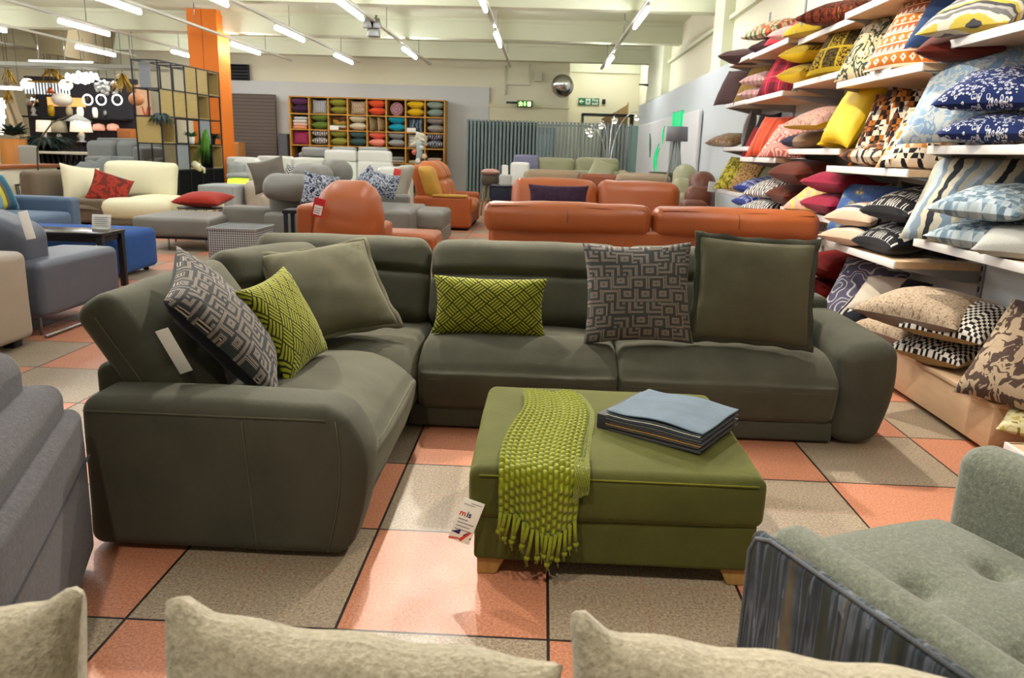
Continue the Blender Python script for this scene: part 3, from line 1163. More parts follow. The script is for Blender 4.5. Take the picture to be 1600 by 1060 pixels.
th = thing('knitted_throw', 'lime green chunky knitted throw with tassels draped over the olive ottoman', 'throw', (0, 0, 0))
T.grid(throw_pt, 90, 160)
T.grid(lambda a, b: (throw_pt(a, b)[0], throw_pt(a, b)[1] + (.012 if b > .8 else 0), throw_pt(a, b)[2] - (.012 if b < .8 else 0)), 20, 40)
T.build('knit_panel', M_KNIT, th)
# folded second layer along the right edge
G().grid(lambda a, b: tuple(np.array(throw_pt(.86 + .2 * a, b * .9)) + np.array((.012, -.012 if b > .84 else 0, -.010 if b < .8 else 0))), 14, 90).build('fold_edge', M_KNIT, th)
random.seed(5)
for k in range(17):
    a = (k + .5) / 17
    p = throw_pt(a, 1.0)
    ln = .045 + .030 * math.sin(a * 3.1) + random.uniform(-.018, .018)
    dx = random.uniform(-.012, .008) - .02 * (1 - a) * .4
    yy = p[1] - .006 - .004 * (k % 3)
    P = [(p[0], yy, p[2] + .01), (p[0] + dx * .4, yy - .004, p[2] - ln * .4), (p[0] + dx, yy, p[2] - ln)]
    g = G().tube(P, [.0062, .0058, .006], 7)
    g.sphere(P[-1], .0095, 6)
    for q in range(3):
        g.tube([P[-1], (P[-1][0] + random.uniform(-.008, .008), yy + random.uniform(-.004, .004), P[-1][2] - random.uniform(.015, .032))], .0016, 4)
    g.build('tassel', M_TASS, th)

# fabric sample book
BK = thing('fabric_sample_book', 'thick book of grey and blue fabric swatches lying on the olive ottoman', 'book', (.47, 2.575, OZ + .016), math.radians(-33))
BW, BD = .180, .165
G().rbox(-BW - .01, BW, -BD, BD, 0, .004, .0015, 1, 2).build('cover', plain('charcoal_cover', '#2d2c30', .7), BK)
G().rbox(-BW - .014, -BW + .035, -BD, BD, .004, .055, .002, 1, 2).build('spine', plain('charcoal_cover', '#2d2c30', .7), BK)
cols = ['#4c4a4a', '#3f3e40', '#66625c', '#8a6a3c', '#4a4a4e', '#77736c', '#5a5f64', '#3a4046', '#cfd0c4', '#4b5660']
for k, cc in enumerate(cols):
    z0 = .005 + k * .0064
    G().rbox(-BW + .02, BW + .006 * math.sin(k * 2.1), -BD + .003 * math.sin(k * 1.7), BD - .004 * math.cos(k), 0, .0034, .0012, 1, (14, 10, 1), None,
             lambda V, z0=z0, k=k: np.column_stack([V[:, 0], V[:, 1], V[:, 2] + z0 + .0035 * (k / 10) * np.sin(V[:, 0] * 24 + 1) * np.clip((V[:, 0] + BW) / .1, 0, 1)])).build('swatch', fabric('swatch_' + cc[1:], cc, 200), BK)
G().rbox(-BW + .02, BW + .004, -BD, BD, 0, .005, .002, 1, (16, 12, 1), None,
         lambda V: np.column_stack([V[:, 0], V[:, 1], V[:, 2] + .070 + .006 * np.sin(V[:, 0] * 20 + 1) * np.clip((V[:, 0] + BW) / .1, 0, 1) + .002 * np.sin(V[:, 1] * 30)])).build('swatch', velvet('blue_swatch', '#5c6b78', '#a9b6c2', .4, .15, 16), BK)

# ================================================================== charcoal sofa, cream sofa, tufted armchair (nearest the camera)
M_CHAR = fabric('charcoal_felt', '#474549', 190, .3, .4, .2, fleck=.35)
CD = Vector((-.349, .937, 0)).normalized()
cr = math.atan2(-CD.x, CD.y)          # local +Y runs away from the camera along the outer face
CH = thing('charcoal_sofa', 'charcoal grey felt sofa seen from outside its arm at left edge', 'sofa', (-1.362, 2.19, 0), cr)
G().rbox(-.10, 0, -1.05, 0, .035, .515, .035, 4, 5, {'+x': .012, '+y': .012}, wrinkle(.003, 5)).build('armrest', M_CHAR, CH)
g = G(); seam(g, [(.010, -1.0 + .098 * k, .36) for k in range(11)], .004); g.build('seam', fabric('charcoal_seam', '#38373c', 190), CH)
G().rbox(-.20, -.035, -1.05, -.012, .10, .595, .045, 4, 5, {'+z': .015}, wrinkle(.006, 5, 4)).build('arm_pad', M_CHAR, CH)
G().rbox(-.75, -.125, -1.0, -.03, .30, .715, .07, 4, 6, {'+z': .03}, wrinkle(.01, 5, 7)).build('back_cushion', M_CHAR, CH)
G().rbox(-.75, -.08, -1.03, -.03, .04, .40, .04, 3, 3).build('seat_base', M_CHAR, CH)
G().box(-.72, -.04, -1.0, -.04, 0, .04).build('plinth', M_DARK, CH)

nt = NT('cream_boucle')
f = nt.noise(90, 3, rough=.75); f2 = nt.noise(6, 3)
nt.bump(f, .8, .008)
M_CREAM = finish(nt, nt.mix((f - .5) * 1.8 + .5, '#857d68', '#bfb7a0'), .95, .3, .15)
CS = thing('cream_sofa', 'cream boucle sofa in the immediate foreground with back cushions cut by frame', 'sofa', (0, 0, 0))
G().rbox(-1.55, .85, .30, .98, .08, .40, .06, 3, 4).build('seat_base', M_CREAM, CS)
G().rbox(-1.55, .85, .86, 1.0, .08, .50, .05, 3, 4).build('back_frame', M_CREAM, CS)
for lx in (-1.45, .75):
    for ly in (.36, .92):
        G().lathe([(.016, 0), (.024, .09)], (lx, ly, 0), 10).build('leg', M_LEGW, CS)
for (xa, xb, zt, cy, tl, se) in ((-.505, .055, .652, .93, -7, 1), (.060, .62, .660, .93, -6, 2), (-1.19, -.615, .664, .92, -7, 3)):
    w = xb - xa
    pg = pillow_geo(w, .42, .19, 26, .05, 0, .010, se + 20, 0, .3)
    for arr in pg.v:
        # one upper corner stands up as a soft ear, the rest of the top edge sags away from it
        a = arr[:, 0] / (w / 2); b = np.clip(arr[:, 2] / .21, 0, 1)
        lf = a if se != 3 else -a          # local +X is the camera's left
        arr[:, 2] += b * (.030 * np.exp(-((lf - .93) / .10) ** 2) - .050 * (1 - lf) / 2 + .004 * np.sin(a * 11 + se))
    o = pg.build('back_cushion', M_CREAM, CS, fix=False)
    M = TR((xa + xb) / 2, cy, zt - .205, 180, tl, 0)
    o.matrix_world = M; o.matrix_basis = M

M_TUFT = fabric('grey_green_felt', '#666a5e', 200, .25, .35, .25, fleck=.3)
nt = NT('painted_stripe_cloth')
x, y, z = nt.obj()
s1 = nt.noise(5, 2, scl=(1, 5, .25)); s2 = nt.noise(8, 3, scl=(1, 1.6, 1.)); s3 = nt.noise(12, 3, scl=(1, 2.4, .5))
c = nt.ramp((s1 - .5) * 2.4 + .5, [(0, '#1d2126'), (.28, '#3d3f2c'), (.42, '#34404a'), (.52, '#666d78'), (.62, '#2a2d33'), (.72, '#4c5a66'), (.85, '#6b5f4a')], 'LINEAR')
c = nt.mix((s2 - .5) * 2.2 + .4, c, '#262a30')
c = nt.mix(s3.gt(.64) * .4, c, '#868c98')
M_STRIPE = finish(nt, c, .9, .1, .2)
# local axes: +X across the seat away from the patterned arm, +Y towards the front of the chair
fy = Vector((-.40, .917, 0)).normalized()
AR = math.atan2(-fy.x, fy.y)
A = thing('tufted_armchair', 'grey green felt tub armchair with buttoned seat and striped outer side', 'armchair', (.462, 1.515, 0), AR)


def armshape(V):
    # arm height falls a little from the front tip towards the back
    q = np.clip(-V[:, 1] / .95, 0, 1)
    V[:, 2] *= 1 - .0 * q
    return V


ap = [(-1.0, .10), (0, .10), (.012, .3), (0, .50), (-.03, .535), (-.075, .545), (-.16, .53), (-1.0, .53)]
g = G().rbox(0, .035, -.62, 0, .09, .545, .03, 4, (1, 8, 6)); g.build('outer_side_panel', M_STRIPE, A)
g = G(); seam(g, [(.002, -.004, .1 + .05 * k) for k in range(9)] + [(.002, -.02, .532), (.004, -.06, .547), (.004, -.3, .547), (.004, -.6, .547)], .005)
g.build('piping', fabric('stripe_pipe', '#555a60', 200), A)
G().rbox(.033, .135, -.62, .0, .11, .553, .045, 4, (2, 8, 5), {'+z': .006}, wrinkle(.002, 6)).build('armrest', M_TUFT, A)
G().rbox(.69, .82, -.60, .10, .11, .62, .055, 4, (2, 8, 5), {'+z': .008}, wrinkle(.002, 6)).build('armrest', M_TUFT, A)


def tufts(V):
    for (tx, ty) in ((.31, -.17), (.53, -.17), (.31, -.42), (.53, -.42)):
        d = np.hypot(V[:, 0] - tx, V[:, 1] - ty)
        top = np.clip((V[:, 2] - .36) / .06, 0, 1)
        V[:, 2] -= top * (.035 * np.exp(-(d / .035) ** 2) + .012 * np.exp(-(d / .10) ** 2))
    return V


st = G().rbox(.13, .70, -.60, .115, .20, .43, .06, 4, (26, 40, 3), {'+z': .03, '+y': .04}, tufts).build('seat_cushion', M_TUFT, A)
for (tx, ty) in ((.31, -.17), (.53, -.17), (.31, -.42), (.53, -.42)):
    G().sphere((tx, ty, .412), .010, 6, sz=.5).build('button', M_TUFT, st)
G().rbox(.05, .80, -.72, -.60, .11, .78, .06, 4, 5, {'+y': .02}).build('backrest', M_TUFT, A)
G().rbox(.04, .80, -.66, .02, .09, .21, .02, 2, 2).build('seat_frame', M_TUFT, A)
for lx in (.08, .78):
    for ly in (-.62, -.06):
        G().lathe([(.012, 0), (.02, .1)], (lx, ly, 0), 10).build('leg', M_LEGW, A)
# ------------------------------------------------------------------ generic sofa, facing -Y
def sofa(name, label, loc, rz, w, d, m, seats=2, seat_h=.42, arm_w=.2, arm_h=.58, back_h=.85, back_t=.2, leg='block', arms=(1, 1),
         cat='sofa', group=None, m_seat=None, m_back=None, r=.05, tilt=10, base_h=None, head=0., puff=.03, back_wr=.008, leg_h=.08, m_arm=None, drop=0.):
    t = thing(name, label, cat, loc, math.radians(rz), group)
    hw, hd = w / 2, d / 2
    xl = -hw + (arm_w if arms[0] else 0); xr = hw - (arm_w if arms[1] else 0)
    bh = base_h or seat_h - .17
    G().rbox(xl - .01, xr + .01, -hd + .03, hd - .02, leg_h, bh + .02, .02, 2, 2).build('seat_frame', m, t)
    G().rbox(xl - .01, xr + .01, hd - .12, hd, leg_h, back_h - .22, .04, 3, 3).build('back_frame', m, t)
    n = seats; sw = (xr - xl) / n
    for k in range(n):
        a = xl + sw * k + .004; b = a + sw - .008
        G().rbox(a, b, -hd, hd - .22, bh, seat_h, .05, 3, (6, 6, 2), {'+z': puff, '-y': .012}, wrinkle(.004, 5, k)).build('seat_cushion', m_seat or m, t)
        fn = chain(wrinkle(back_wr, 6, k + 3), xf(TR((a + b) / 2, hd - .24, seat_h - .05, 0, tilt)))
        c = G().rbox(-(b - a) / 2, (b - a) / 2, -back_t / 2, back_t / 2, 0, back_h - seat_h + .04, min(.07, back_t * .45), 3, (6, 2, 6), {'-y': puff + .01, '+z': .012}, fn).build('back_cushion', m_back or m, t)
        if head:
            fn = chain(wrinkle(back_wr, 6, k + 9), xf(TR((a + b) / 2, hd - .12, back_h - .06, 0, tilt * .6)))
            G().rbox(-(b - a) / 2 + .01, (b - a) / 2 - .01, -.10, .10, 0, head, .08, 3, (5, 2, 4), {'-y': .03}, fn).build('headrest', m_back or m, t)
    for sgn, on in ((-1, arms[0]), (1, arms[1])):
        if on:
            x0, x1 = (-hw, xl) if sgn < 0 else (xr, hw)
            G().rbox(x0, x1, -hd + .01, hd, leg_h - .02, arm_h, r, 3, (2, 5, 4), {'+z': .012}, wrinkle(.004, 5, sgn + 2)).build('armrest', m_arm or m, t)
    for sx in (-1, 1):
        for sy in (-1, 1):
            x = sx * (hw - .1); y = sy * (hd - .1)
            if leg == 'block': G().rbox(x - .04, x + .04, y - .04, y + .04, 0, leg_h + .01, .008, 1, 1).build('leg', M_BLACK, t)
            elif leg == 'metal': G().tube([(x, y, 0), (x, y, leg_h + .02)], .011, 8).build('leg', M_STEEL, t)
            elif leg == 'wood': G().lathe([(.014, 0), (.024, leg_h + .01)], (x, y, 0), 8).build('leg', M_LEGW, t)
    return t


M_BEIGE = leather('beige_leather', '#a89c8a', .45)
M_SLATE = leather('slate_leather', '#565b66', .45)
M_BLUE = leather('steel_blue_cloth', '#4d6178', .6)
M_BLUEV = velvet('royal_blue_velvet', '#2c4c86', '#6f95d8', .5, .2)
M_WHITEL = leather('white_leather', '#d8d8cf', .4, .04)
M_CREAML = leather('ivory_leather', '#d9d2ae', .5, .05)
M_BROWNF = fabric('mole_brown', '#6a5d4c', 220)
M_GREYF = fabric('mid_grey_cloth', '#7d7f7c', 220)
M_GREYP = fabric('pale_grey_cloth', '#9a9c98', 200)

# beige leather sofa, slate sofa and blue armchair along the left edge
sofa('leather_sofa', 'beige leather sofa end cut by the left edge, behind the charcoal sofa', (-4.12, 4.22, 0), 180, 1.84, 1.08, M_BEIGE, arm_h=.60, back_h=.70, leg_h=.07, r=.05, arm_w=.5)
s = sofa('leather_sofa', 'slate grey leather sofa with white tag, between beige sofa and blue armchair', (-4.17, 5.37, 0), 180, 1.9, .98, M_SLATE, arm_h=.50, back_h=.80, leg='metal', leg_h=.15, arm_w=.45, r=.05, tilt=18)
o = G().rbox(-.028, .028, -.001, .001, -.09, .09, .001, 1, 1).build('price_tag', M_CARD, s)
o.matrix_basis = s.matrix_basis.inverted() @ TR(*aty(42, 352, 4.86), 20, 8, -12)
a = aty(-70, 340, 5.1); b = aty(56, 340, 5.1)
o = G().rbox(a.x, b.x, 4.95, 5.25, .40, aty(10, 327, 5.1).z, .08, 4, (8, 3, 5), {'-y': .02}, lambda V: np.column_stack([V[:, 0], V[:, 1], V[:, 2] - .20 * np.clip((V[:, 0] - a.x) / (b.x - a.x) - .45, 0, 1) * np.clip((V[:, 2] - .42) / .3, 0, 1)])).build('wing_back', M_SLATE, s)
o.matrix_basis = s.matrix_basis.inverted()
g = G().tube([(-.95, -.5, .02), (-.95, .5, .02)], .011, 6); g.build('sled_runner', M_STEEL, s)
p = gnd(118, 330, .58)
s = sofa('armchair', 'steel blue armchair facing right with striped cushion, behind the slate sofa', (-6.22, 8.75, 0), 90, 1.6, 1.1, M_BLUE, seats=1, arm_h=.58, back_h=.92, arm_w=.22, arms=(0, 1), cat='armchair', tilt=16, leg_h=.06)
cushion('teal cushion with yellow stripes on the steel blue armchair', aty(0, 314, 9.0), .44, .44, .15, pat('teal_stripes', p_stripe(['#1f6570', '#7d9aa0', '#c7b437', '#57564a', '#29506a'], 1.4, 0)), yaw=90, tilt=22, rest=.44)

P0 = thing('pouf', 'royal blue velvet bench pouf behind the black console table', 'pouf', (-4.55, 7.5, 0))
G().rbox(-.62, .62, -.40, .40, .035, .43, .06, 4, 5, {'+z': .02, '+x': .015}, wrinkle(.004, 5)).build('pouf_body', M_BLUEV, P0)
for sx in (-.52, .52):
    for sy in (-.32, .32): G().lathe([(.025, 0), (.025, .04)], (sx, sy, 0), 10).build('foot', M_BLACK, P0)

t = thing('console_table', 'black console side table with hanging white tag left of the green sofa', 'table', (-4.20, 6.72, 0))
zt = aty(173, 365, 6.55).z
G().rbox(-.50, .47, -.20, .20, zt - .03, zt, .005, 1, 2).build('table_top', plain('black_gloss', '#1b181a', .18, 0, .6), t)
G().rbox(-.46, .44, -.17, .17, zt - .085, zt - .03, .004, 1, 1).build('apron', M_BLACK, t)
for sx in (-.455, .44):
    for sy in (-.165, .165): G().rbox(sx - .025, sx + .025, sy - .025, sy + .025, 0, zt - .03, .004, 1, 1).build('leg', M_BLACK, t)
tg = G().rbox(-.045, .045, -.001, .001, -.07, .05, .001, 1, 1).prism([(-.045, .05), (.045, .05), (0, .09)], 'y', -.001, .001).build('price_tag', M_CARD, t); tg.location = (.42, -.20, zt - .19)
G().tube([(.42, -.20, zt - .1), (.44, -.19, zt - .02)], .0015, 4).build('tag_string', M_BLACK, t)
c = aty(157, 345, 6.82)
t = thing('sign_card', 'white price sign standing on the black console table', 'sign', (c.x, 6.82, zt))
G().rbox(-.085, .085, -.003, .003, 0, .13, .002, 1, 1, fn=lambda V: np.column_stack([V[:, 0], V[:, 1] + V[:, 2] * .2, V[:, 2]])).build('card', M_CARD, t)
g = G()
for k in range(5): g.box(-.06, .06 - .012 * (k % 2), -.006, -.004, .03 + .018 * k, .034 + .018 * k, fn=lambda V: np.column_stack([V[:, 0], V[:, 1] + V[:, 2] * .2, V[:, 2]]))
g.build('card_print', MG, t)
G().rbox(-.05, .05, -.01, .04, 0, .006, .002, 1, 1).build('card_foot', M_CARD, t)

# ivory and brown corner sofa with cushions
s = thing('corner_sofa', 'ivory leather and brown rounded sofa with red cushions, far left', 'sofa', (0, 0, 0))
Yc = 12.4
a = aty(118, 320, 11.6); b = aty(352, 322, 13.2)
def P(px, py, Y): return aty(px, py, Y)
q0 = P(178, 354, 11.0); q1 = P(232, 340, 11.0)
G().lathe([(.02, .16), (.40, .16), (.46, .22), (.48, .32), (.45, .40), (.38, .44), (.02, .455)], ((q0.x + q1.x) / 2 - .15, 11.5, 0), 24).build('chaise_seat', M_CREAML, s)
G().lathe([(.02, .05), (.42, .05), (.43, .17), (.02, .18)], ((q0.x + q1.x) / 2 - .15, 11.5, 0), 24).build('chaise_base', M_BROWNF, s)
x0 = P(112, 330, 12.2).x; x1 = P(300, 330, 12.2).x
G().rbox(x0, P(180, 340, 11.6).x, 11.3, 11.6, .08, .42, .05, 3, 3).build('front_slab', M_BROWNF, s)
G().rbox(x0, x1 + .1, 11.6, 12.7, .05, .25, .04, 3, 3).build('base', M_BROWNF, s)
G().rbox(x0 - .22, x0 + .03, 11.3, 12.9, .05, .80, .08, 4, 3, None, wrinkle(.01, 4)).build('side_back', M_BROWNF, s)
G().rbox(x0 - .1, P(268, 300, 12.6).x, 12.62, 12.85, .05, .70, .06, 3, 3).build('back_frame', M_BROWNF, s)
xs = [P(196, 330, 11.65).x, P(250, 330, 11.65).x, P(318, 330, 11.65).x]
for k in range(2):
    G().rbox(xs[k] + .005, xs[k + 1] - .005, 11.62, 12.5, .22, .44, .06, 3, 4, {'+z': .03, '-y': .02}).build('seat_cushion', M_CREAML, s)
u0 = P(160, 300, 12.4).x; u1 = P(272, 300, 12.4).x; zt_ = P(215, 256, 12.5).z
G().rbox(u0, u1, -.10, .10, 0, zt_ - .38, .08, 4, (8, 2, 6), {'-y': .06, '+z': .02}, chain(wrinkle(.014, 4, 3), lambda V: np.column_stack([V[:, 0], V[:, 1] + 12.45 + V[:, 2] * .25, V[:, 2] + .40]))).build('back_cushion', M_CREAML, s)
cushion('plump ivory cushion against the brown side of the ivory corner sofa', P(128, 292, 11.9), .62, .66, .26, M_CREAML, yaw=62, tilt=14, spin=8, group=None, wr=.014)
cushion('flat mole brown cushion lying at the front of the ivory corner sofa', P(160, 318, 11.5), .55, .50, .10, M_BROWNF, yaw=30, tilt=66, spin=20)
cushion('red and brown leaf print cushion leaning on the ivory corner sofa', P(172, 296, 11.7), .56, .56, .17, pat('red_leaf', p_blot(['#8e2d1c', '#9c3322', '#6d2318', '#4e3326'], 5, 2, .4)), yaw=40, tilt=36, spin=24)
p = P(318, 311, 10.6)
wt = thing('wire_table', 'low round wire side table carrying a red cushion, before the ivory sofa', 'table', (p.x - .05, 10.6, 0))
zz = P(318, 324, 10.6).z
G().lathe([(.01, zz - .015), (.30, zz - .015), (.30, zz), (.01, zz)], n=24).build('table_top', M_BLACK, wt)
for k in range(14):
    q = 2 * math.pi * k / 14
    G().tube([(.28 * math.cos(q), .28 * math.sin(q), zz - .01), (.20 * math.cos(q), .20 * math.sin(q), .01)], .006, 5).build('wire_leg', M_BLACK, wt)
G().tube([(.2 * math.cos(q), .2 * math.sin(q), .012) for q in np.linspace(0, 2 * math.pi, 24, endpoint=False)], .007, 6, True).build('base_ring', M_BLACK, wt)
cushion('bright red cushion lying flat on the low wire table', (p.x, 10.6, zz + .1), .68, .5, .2, fabric('brick_red', '#9c2c1e', 220), yaw=-6, tilt=82, rest=zz)

# ------------------------------------------------------------------ grey leather group
s = thing('chaise_lounge', 'long grey leather chaise on thin metal legs, left of the houndstooth pouf', 'chaise', (0, 0, 0))
c0 = P(214, 375, 9.3); c1 = P(322, 375, 9.3); zc = P(262, 352, 9.25).z
G().rbox(c0.x, c1.x + .1, 9.2, 10.25, .17, .40, .05, 3, (5, 5, 2), {'+z': .02, '-y': .01}, wrinkle(.004, 4)).build('seat_cushion', M_LEATHG, s)
G().rbox(c0.x + .05, c1.x + .1, 9.25, 10.2, .14, .18, .01, 1, 1).build('frame', M_BLACK, s)
G().rbox(c1.x + .02, c1.x + 1.0, 9.75, 10.1, .14, P(350, 322, 9.8).z, .05, 3, 4, None, wrinkle(.004, 4)).build('back_panel', M_LEATHG, s)
for (lx, ly) in ((c0.x + .1, 9.35), (c1.x - .45, 9.28), (c0.x + .1, 10.1), (c1.x + .9, 9.85), (c1.x, 9.3)):
    G().tube([(lx, ly, 0), (lx, ly, .16)], .012, 7).build('leg', M_STEEL, s)

nt = NT('houndstooth_upholstery'); x, y, z = nt.obj()
ck = lambda q: (q * 40.).fr().lt(.5)
m_ = (ck(x + y) + ck(z)) * .5
M_HT = finish(nt, nt.mix(m_, '#c9c9c6', '#2d2f36'), .9)
a = P(325, 395, 8.35); b = P(400, 395, 8.35)
t = thing('pouf', 'houndstooth check cube pouf behind the left corner of the green sofa', 'pouf', (0, 0, 0))
zh = P(350, 358, 8.35).z
G().rbox(a.x, b.x, 8.35, 8.95, .02, zh, .02, 2, 2).build('pouf_body', M_HT, t)
g = G()
for (ya, yb, xa, xb) in ((8.34, 8.36, a.x, b.x), (8.94, 8.96, a.x, b.x)): g.box(xa, xb, ya, yb, zh - .008, zh + .008)
for xa in (a.x, b.x): g.box(xa - .01, xa + .01, 8.35, 8.95, zh - .008, zh + .008)
g.build('piping', M_GREYP, t)
for sx in (a.x + .06, b.x - .06):
    for sy in (8.42, 8.88): G().lathe([(.02, 0), (.02, .03)], (sx, sy, 0), 8).build('foot', M_BLACK, t)

# recliner seen over its arm, fat head cushions
s = thing('recliner_sofa', 'grey leather recliner sofa with fat rolled headrests, behind the orange lounge chair', 'sofa', (0, 0, 0))
def roll(px0, px1, py, Y, depth, th, hgt, nm, yaw, seed):
    a = P(px0, py, Y); b = P(px1, py, Y); c = (a + b) / 2; w = (b - a).length
    fn = chain(wrinkle(.02, 4, seed), xf(TR(c.x, Y, c.z, yaw, 0)))
    return G().rbox(-w / 2, w / 2, -depth / 2, depth / 2, -hgt / 2, hgt / 2, hgt * .45, 5, (8, 4, 3), {'-y': .04, '+z': .02}, fn).build(nm, M_LEATHG, s)
roll(415, 488, 294, 9.6, .40, .4, .30, 'headrest', -8, 1)
roll(462, 515, 276, 10.4, .45, .4, .28, 'headrest', -18, 2)
roll(507, 546, 270, 10.9, .45, .4, .30, 'headrest', -22, 3)
a = P(418, 340, 9.75); b = P(486, 340, 9.75)
G().rbox(a.x, b.x + .3, 9.75, 10.0, .05, P(450, 300, 9.75).z, .09, 4, 5, {'-y': .05}, wrinkle(.02, 5, 4)).build('back_panel', M_LEATHG, s)
a = P(412, 355, 9.4); b = P(486, 355, 9.4)
G().rbox(a.x, b.x + .1, 9.4, 9.75, .05, P(440, 333, 9.4).z, .05, 3, 4).build('armrest', M_LEATHG, s)
a = P(500, 330, 10.2)
G().rbox(a.x - .3, a.x + 1.2, 10.05, 11.6, .1, .50, .06, 3, 4, {'+z': .03}).build('seat_cushion', M_LEATHG, s)
a = P(500, 330, 11.2); b = P(548, 330, 11.2)
G().rbox(a.x, b.x, 10.3, 11.7, .3, P(520, 285, 11.2).z, .09, 4, 4).build('back_panel', M_LEATHG, s)
a = P(597, 300, 11.9); b = P(640, 300, 11.9)
G().rbox(a.x, b.x, 11.75, 12.0, .05, P(610, 303, 11.9).z, .05, 3, 3).build('armrest', M_LEATHG, s)
s2 = thing('footstool', 'big grey leather ottoman block between the orange lounge chair and the tan recliner', 'footstool', (0, 0, 0))
a = P(592, 345, 10.65); b = P(692, 345, 10.65)
zo = P(640, 331, 10.65).z
G().rbox(a.x, b.x, 10.65, 11.75, .20, zo, .07, 4, 5, {'+z': .025, '-y': .01}, wrinkle(.004, 4)).build('top_cushion', M_LEATHG, s2)
G().rbox(a.x + .01, b.x - .01, 10.67, 11.73, .03, .22, .02, 2, 2).build('base', M_LEATHG, s2)
G().rbox(a.x - .05, a.x + .25, 10.2, 10.62, .05, P(600, 330, 10.2).z, .06, 3, 3).build('side_cushion', M_LEATHG, s2)
cushion('mole brown leather scatter cushion perched on the grey recliner, leftmost', P(420, 274, 10.2), .46, .42, .16, leather('mole_leather', '#645c50', .45), yaw=10, tilt=8, spin=-14, wr=.016)
M_NVW = pat('navy_white_ikat', p_blot(['#1b2138', '#222842', '#b9bfc9', '#1d2440', '#8f97a8'], 9, 3, .3))
cushion('navy and white ikat cushion peeking left of the orange lounge chair', P(501, 297, 9.2), .42, .40, .15, M_NVW, yaw=20, tilt=20, spin=10)
cushion('navy and white ikat cushion right behind the orange lounge chair', P(574, 292, 10.4), .5, .46, .15, M_NVW, yaw=-24, tilt=30, spin=35)
cushion('second navy ikat cushion by the pale grey arm, beside tan recliner', P(602, 290, 11.2), .40, .36, .14, M_NVW, yaw=-10, tilt=20, spin=8)

# orange lounge chair seen from behind, with footstool
t = thing('lounge_chair', 'rounded orange leather lounge chair seen from behind with red price tag', 'armchair', (0, 0, 0))
c = P(540, 330, 7.3); zt_ = P(545, 285, 7.3).z; wd = (P(592, 330, 7.3) - P(486, 330, 7.3)).length
def bulb(V):
    q = np.clip((V[:, 2] - .35) / (zt_ - .35), 0, 1)
    V[:, 1] += .10 * q ** 2
    k = 1 - .32 * q ** 3
    V[:, 0] *= k
    V[:, 0] += .03 * q
    fold = .010 * np.sin(V[:, 2] * 46 + 1.2 * np.sin(V[:, 0] * 7)) * np.clip(.7 - q, 0, 1) * (V[:, 1] < -.05)
    V[:, 1] -= fold
    return V
G().rbox(-wd / 2, wd / 2, -.17, .17, .32, zt_, .15, 6, (10, 4, 14), {'-y': .08, '+x': .03, '+z': .02}, chain(bulb, wrinkle(.012, 5, 2), lambda V: V + np.array((c.x, 7.3, 0)))).build('backrest', M_LEATHO, t)
G().rbox(c.x - wd * .70, c.x - wd * .42, 7.2, 7.9, .22, P(490, 321, 7.2).z, .05, 3, 4, None, wrinkle(.006, 5)).build('armrest', M_LEATHO, t)
G().rbox(c.x + wd * .36, c.x + wd * .52, 7.4, 7.9, .22, .58, .05, 3, 4, None, wrinkle(.006, 5)).build('armrest', M_LEATHO, t)
G().rbox(c.x - wd * .45, c.x + wd * .45, 7.35, 8.0, .25, .46, .07, 3, 4, {'+z': .03}).build('seat_cushion', M_LEATHO, t)
G().lathe([(.28, 0), (.30, .012), (.28, .03), (.04, .045), (.03, .26)], (c.x, 7.6, 0), 24).build('swivel_base', M_STEEL, t)
pt = P(500, 324, 7.05)
tg = G().rbox(-.05, .05, -.0015, .0015, -.085, .085, .001, 1, 1).build('price_tag', M_RED, t); tg.matrix_basis = TR(pt.x, 7.0, pt.z, 8, -6, 14); tg['label'] = 'red and white price tag'
G().box(-.036, .036, -.003, -.0016, -.065, .02).build('price_panel', M_CARD, tg)
g = G()
for k in range(3): g.box(-.03, .02 + .004 * k, -.0042, -.0031, -.05 + .02 * k, -.043 + .02 * k)
g.build('price_print', MG, tg)
G().tube([(pt.x + .01, 7.02, pt.z + .08), (pt.x + .03, 7.1, pt.z + .16)], .002, 4).build('tag_string', M_RED, t)
a = P(583, 372, 7.9); b = P(681, 372, 7.9)
t = thing('footstool', 'orange leather footstool just showing over the green sofa back', 'footstool', ((a.x + b.x) / 2, 8.2, 0))
w2 = (b.x - a.x) / 2
G().rbox(-w2, w2, -.3, .3, .26, P(630, 366, 7.95).z, .06, 4, 4, {'+z': .025}, wrinkle(.006, 5)).build('top_cushion', M_LEATHO, t)
G().lathe([(.2, 0), (.22, .012), (.20, .03), (.04, .045), (.03, .27)], n=20).build('swivel_base', M_STEEL, t)
a = P(463, 334, 8.6)
t = thing('side_table', 'small black square side table between grey recliner and orange lounge chair', 'table', (a.x, 8.6, 0))
G().rbox(-.11, .14, -.15, .15, a.z + .01, a.z + .05, .005, 1, 1).build('table_top', M_BLACK, t)
for sx in (-.08, .11):
    for sy in (-.12, .12): G().rbox(sx - .02, sx + .02, sy - .02, sy + .02, 0, a.z + .01, .003, 1, 1).build('leg', M_BLACK, t)

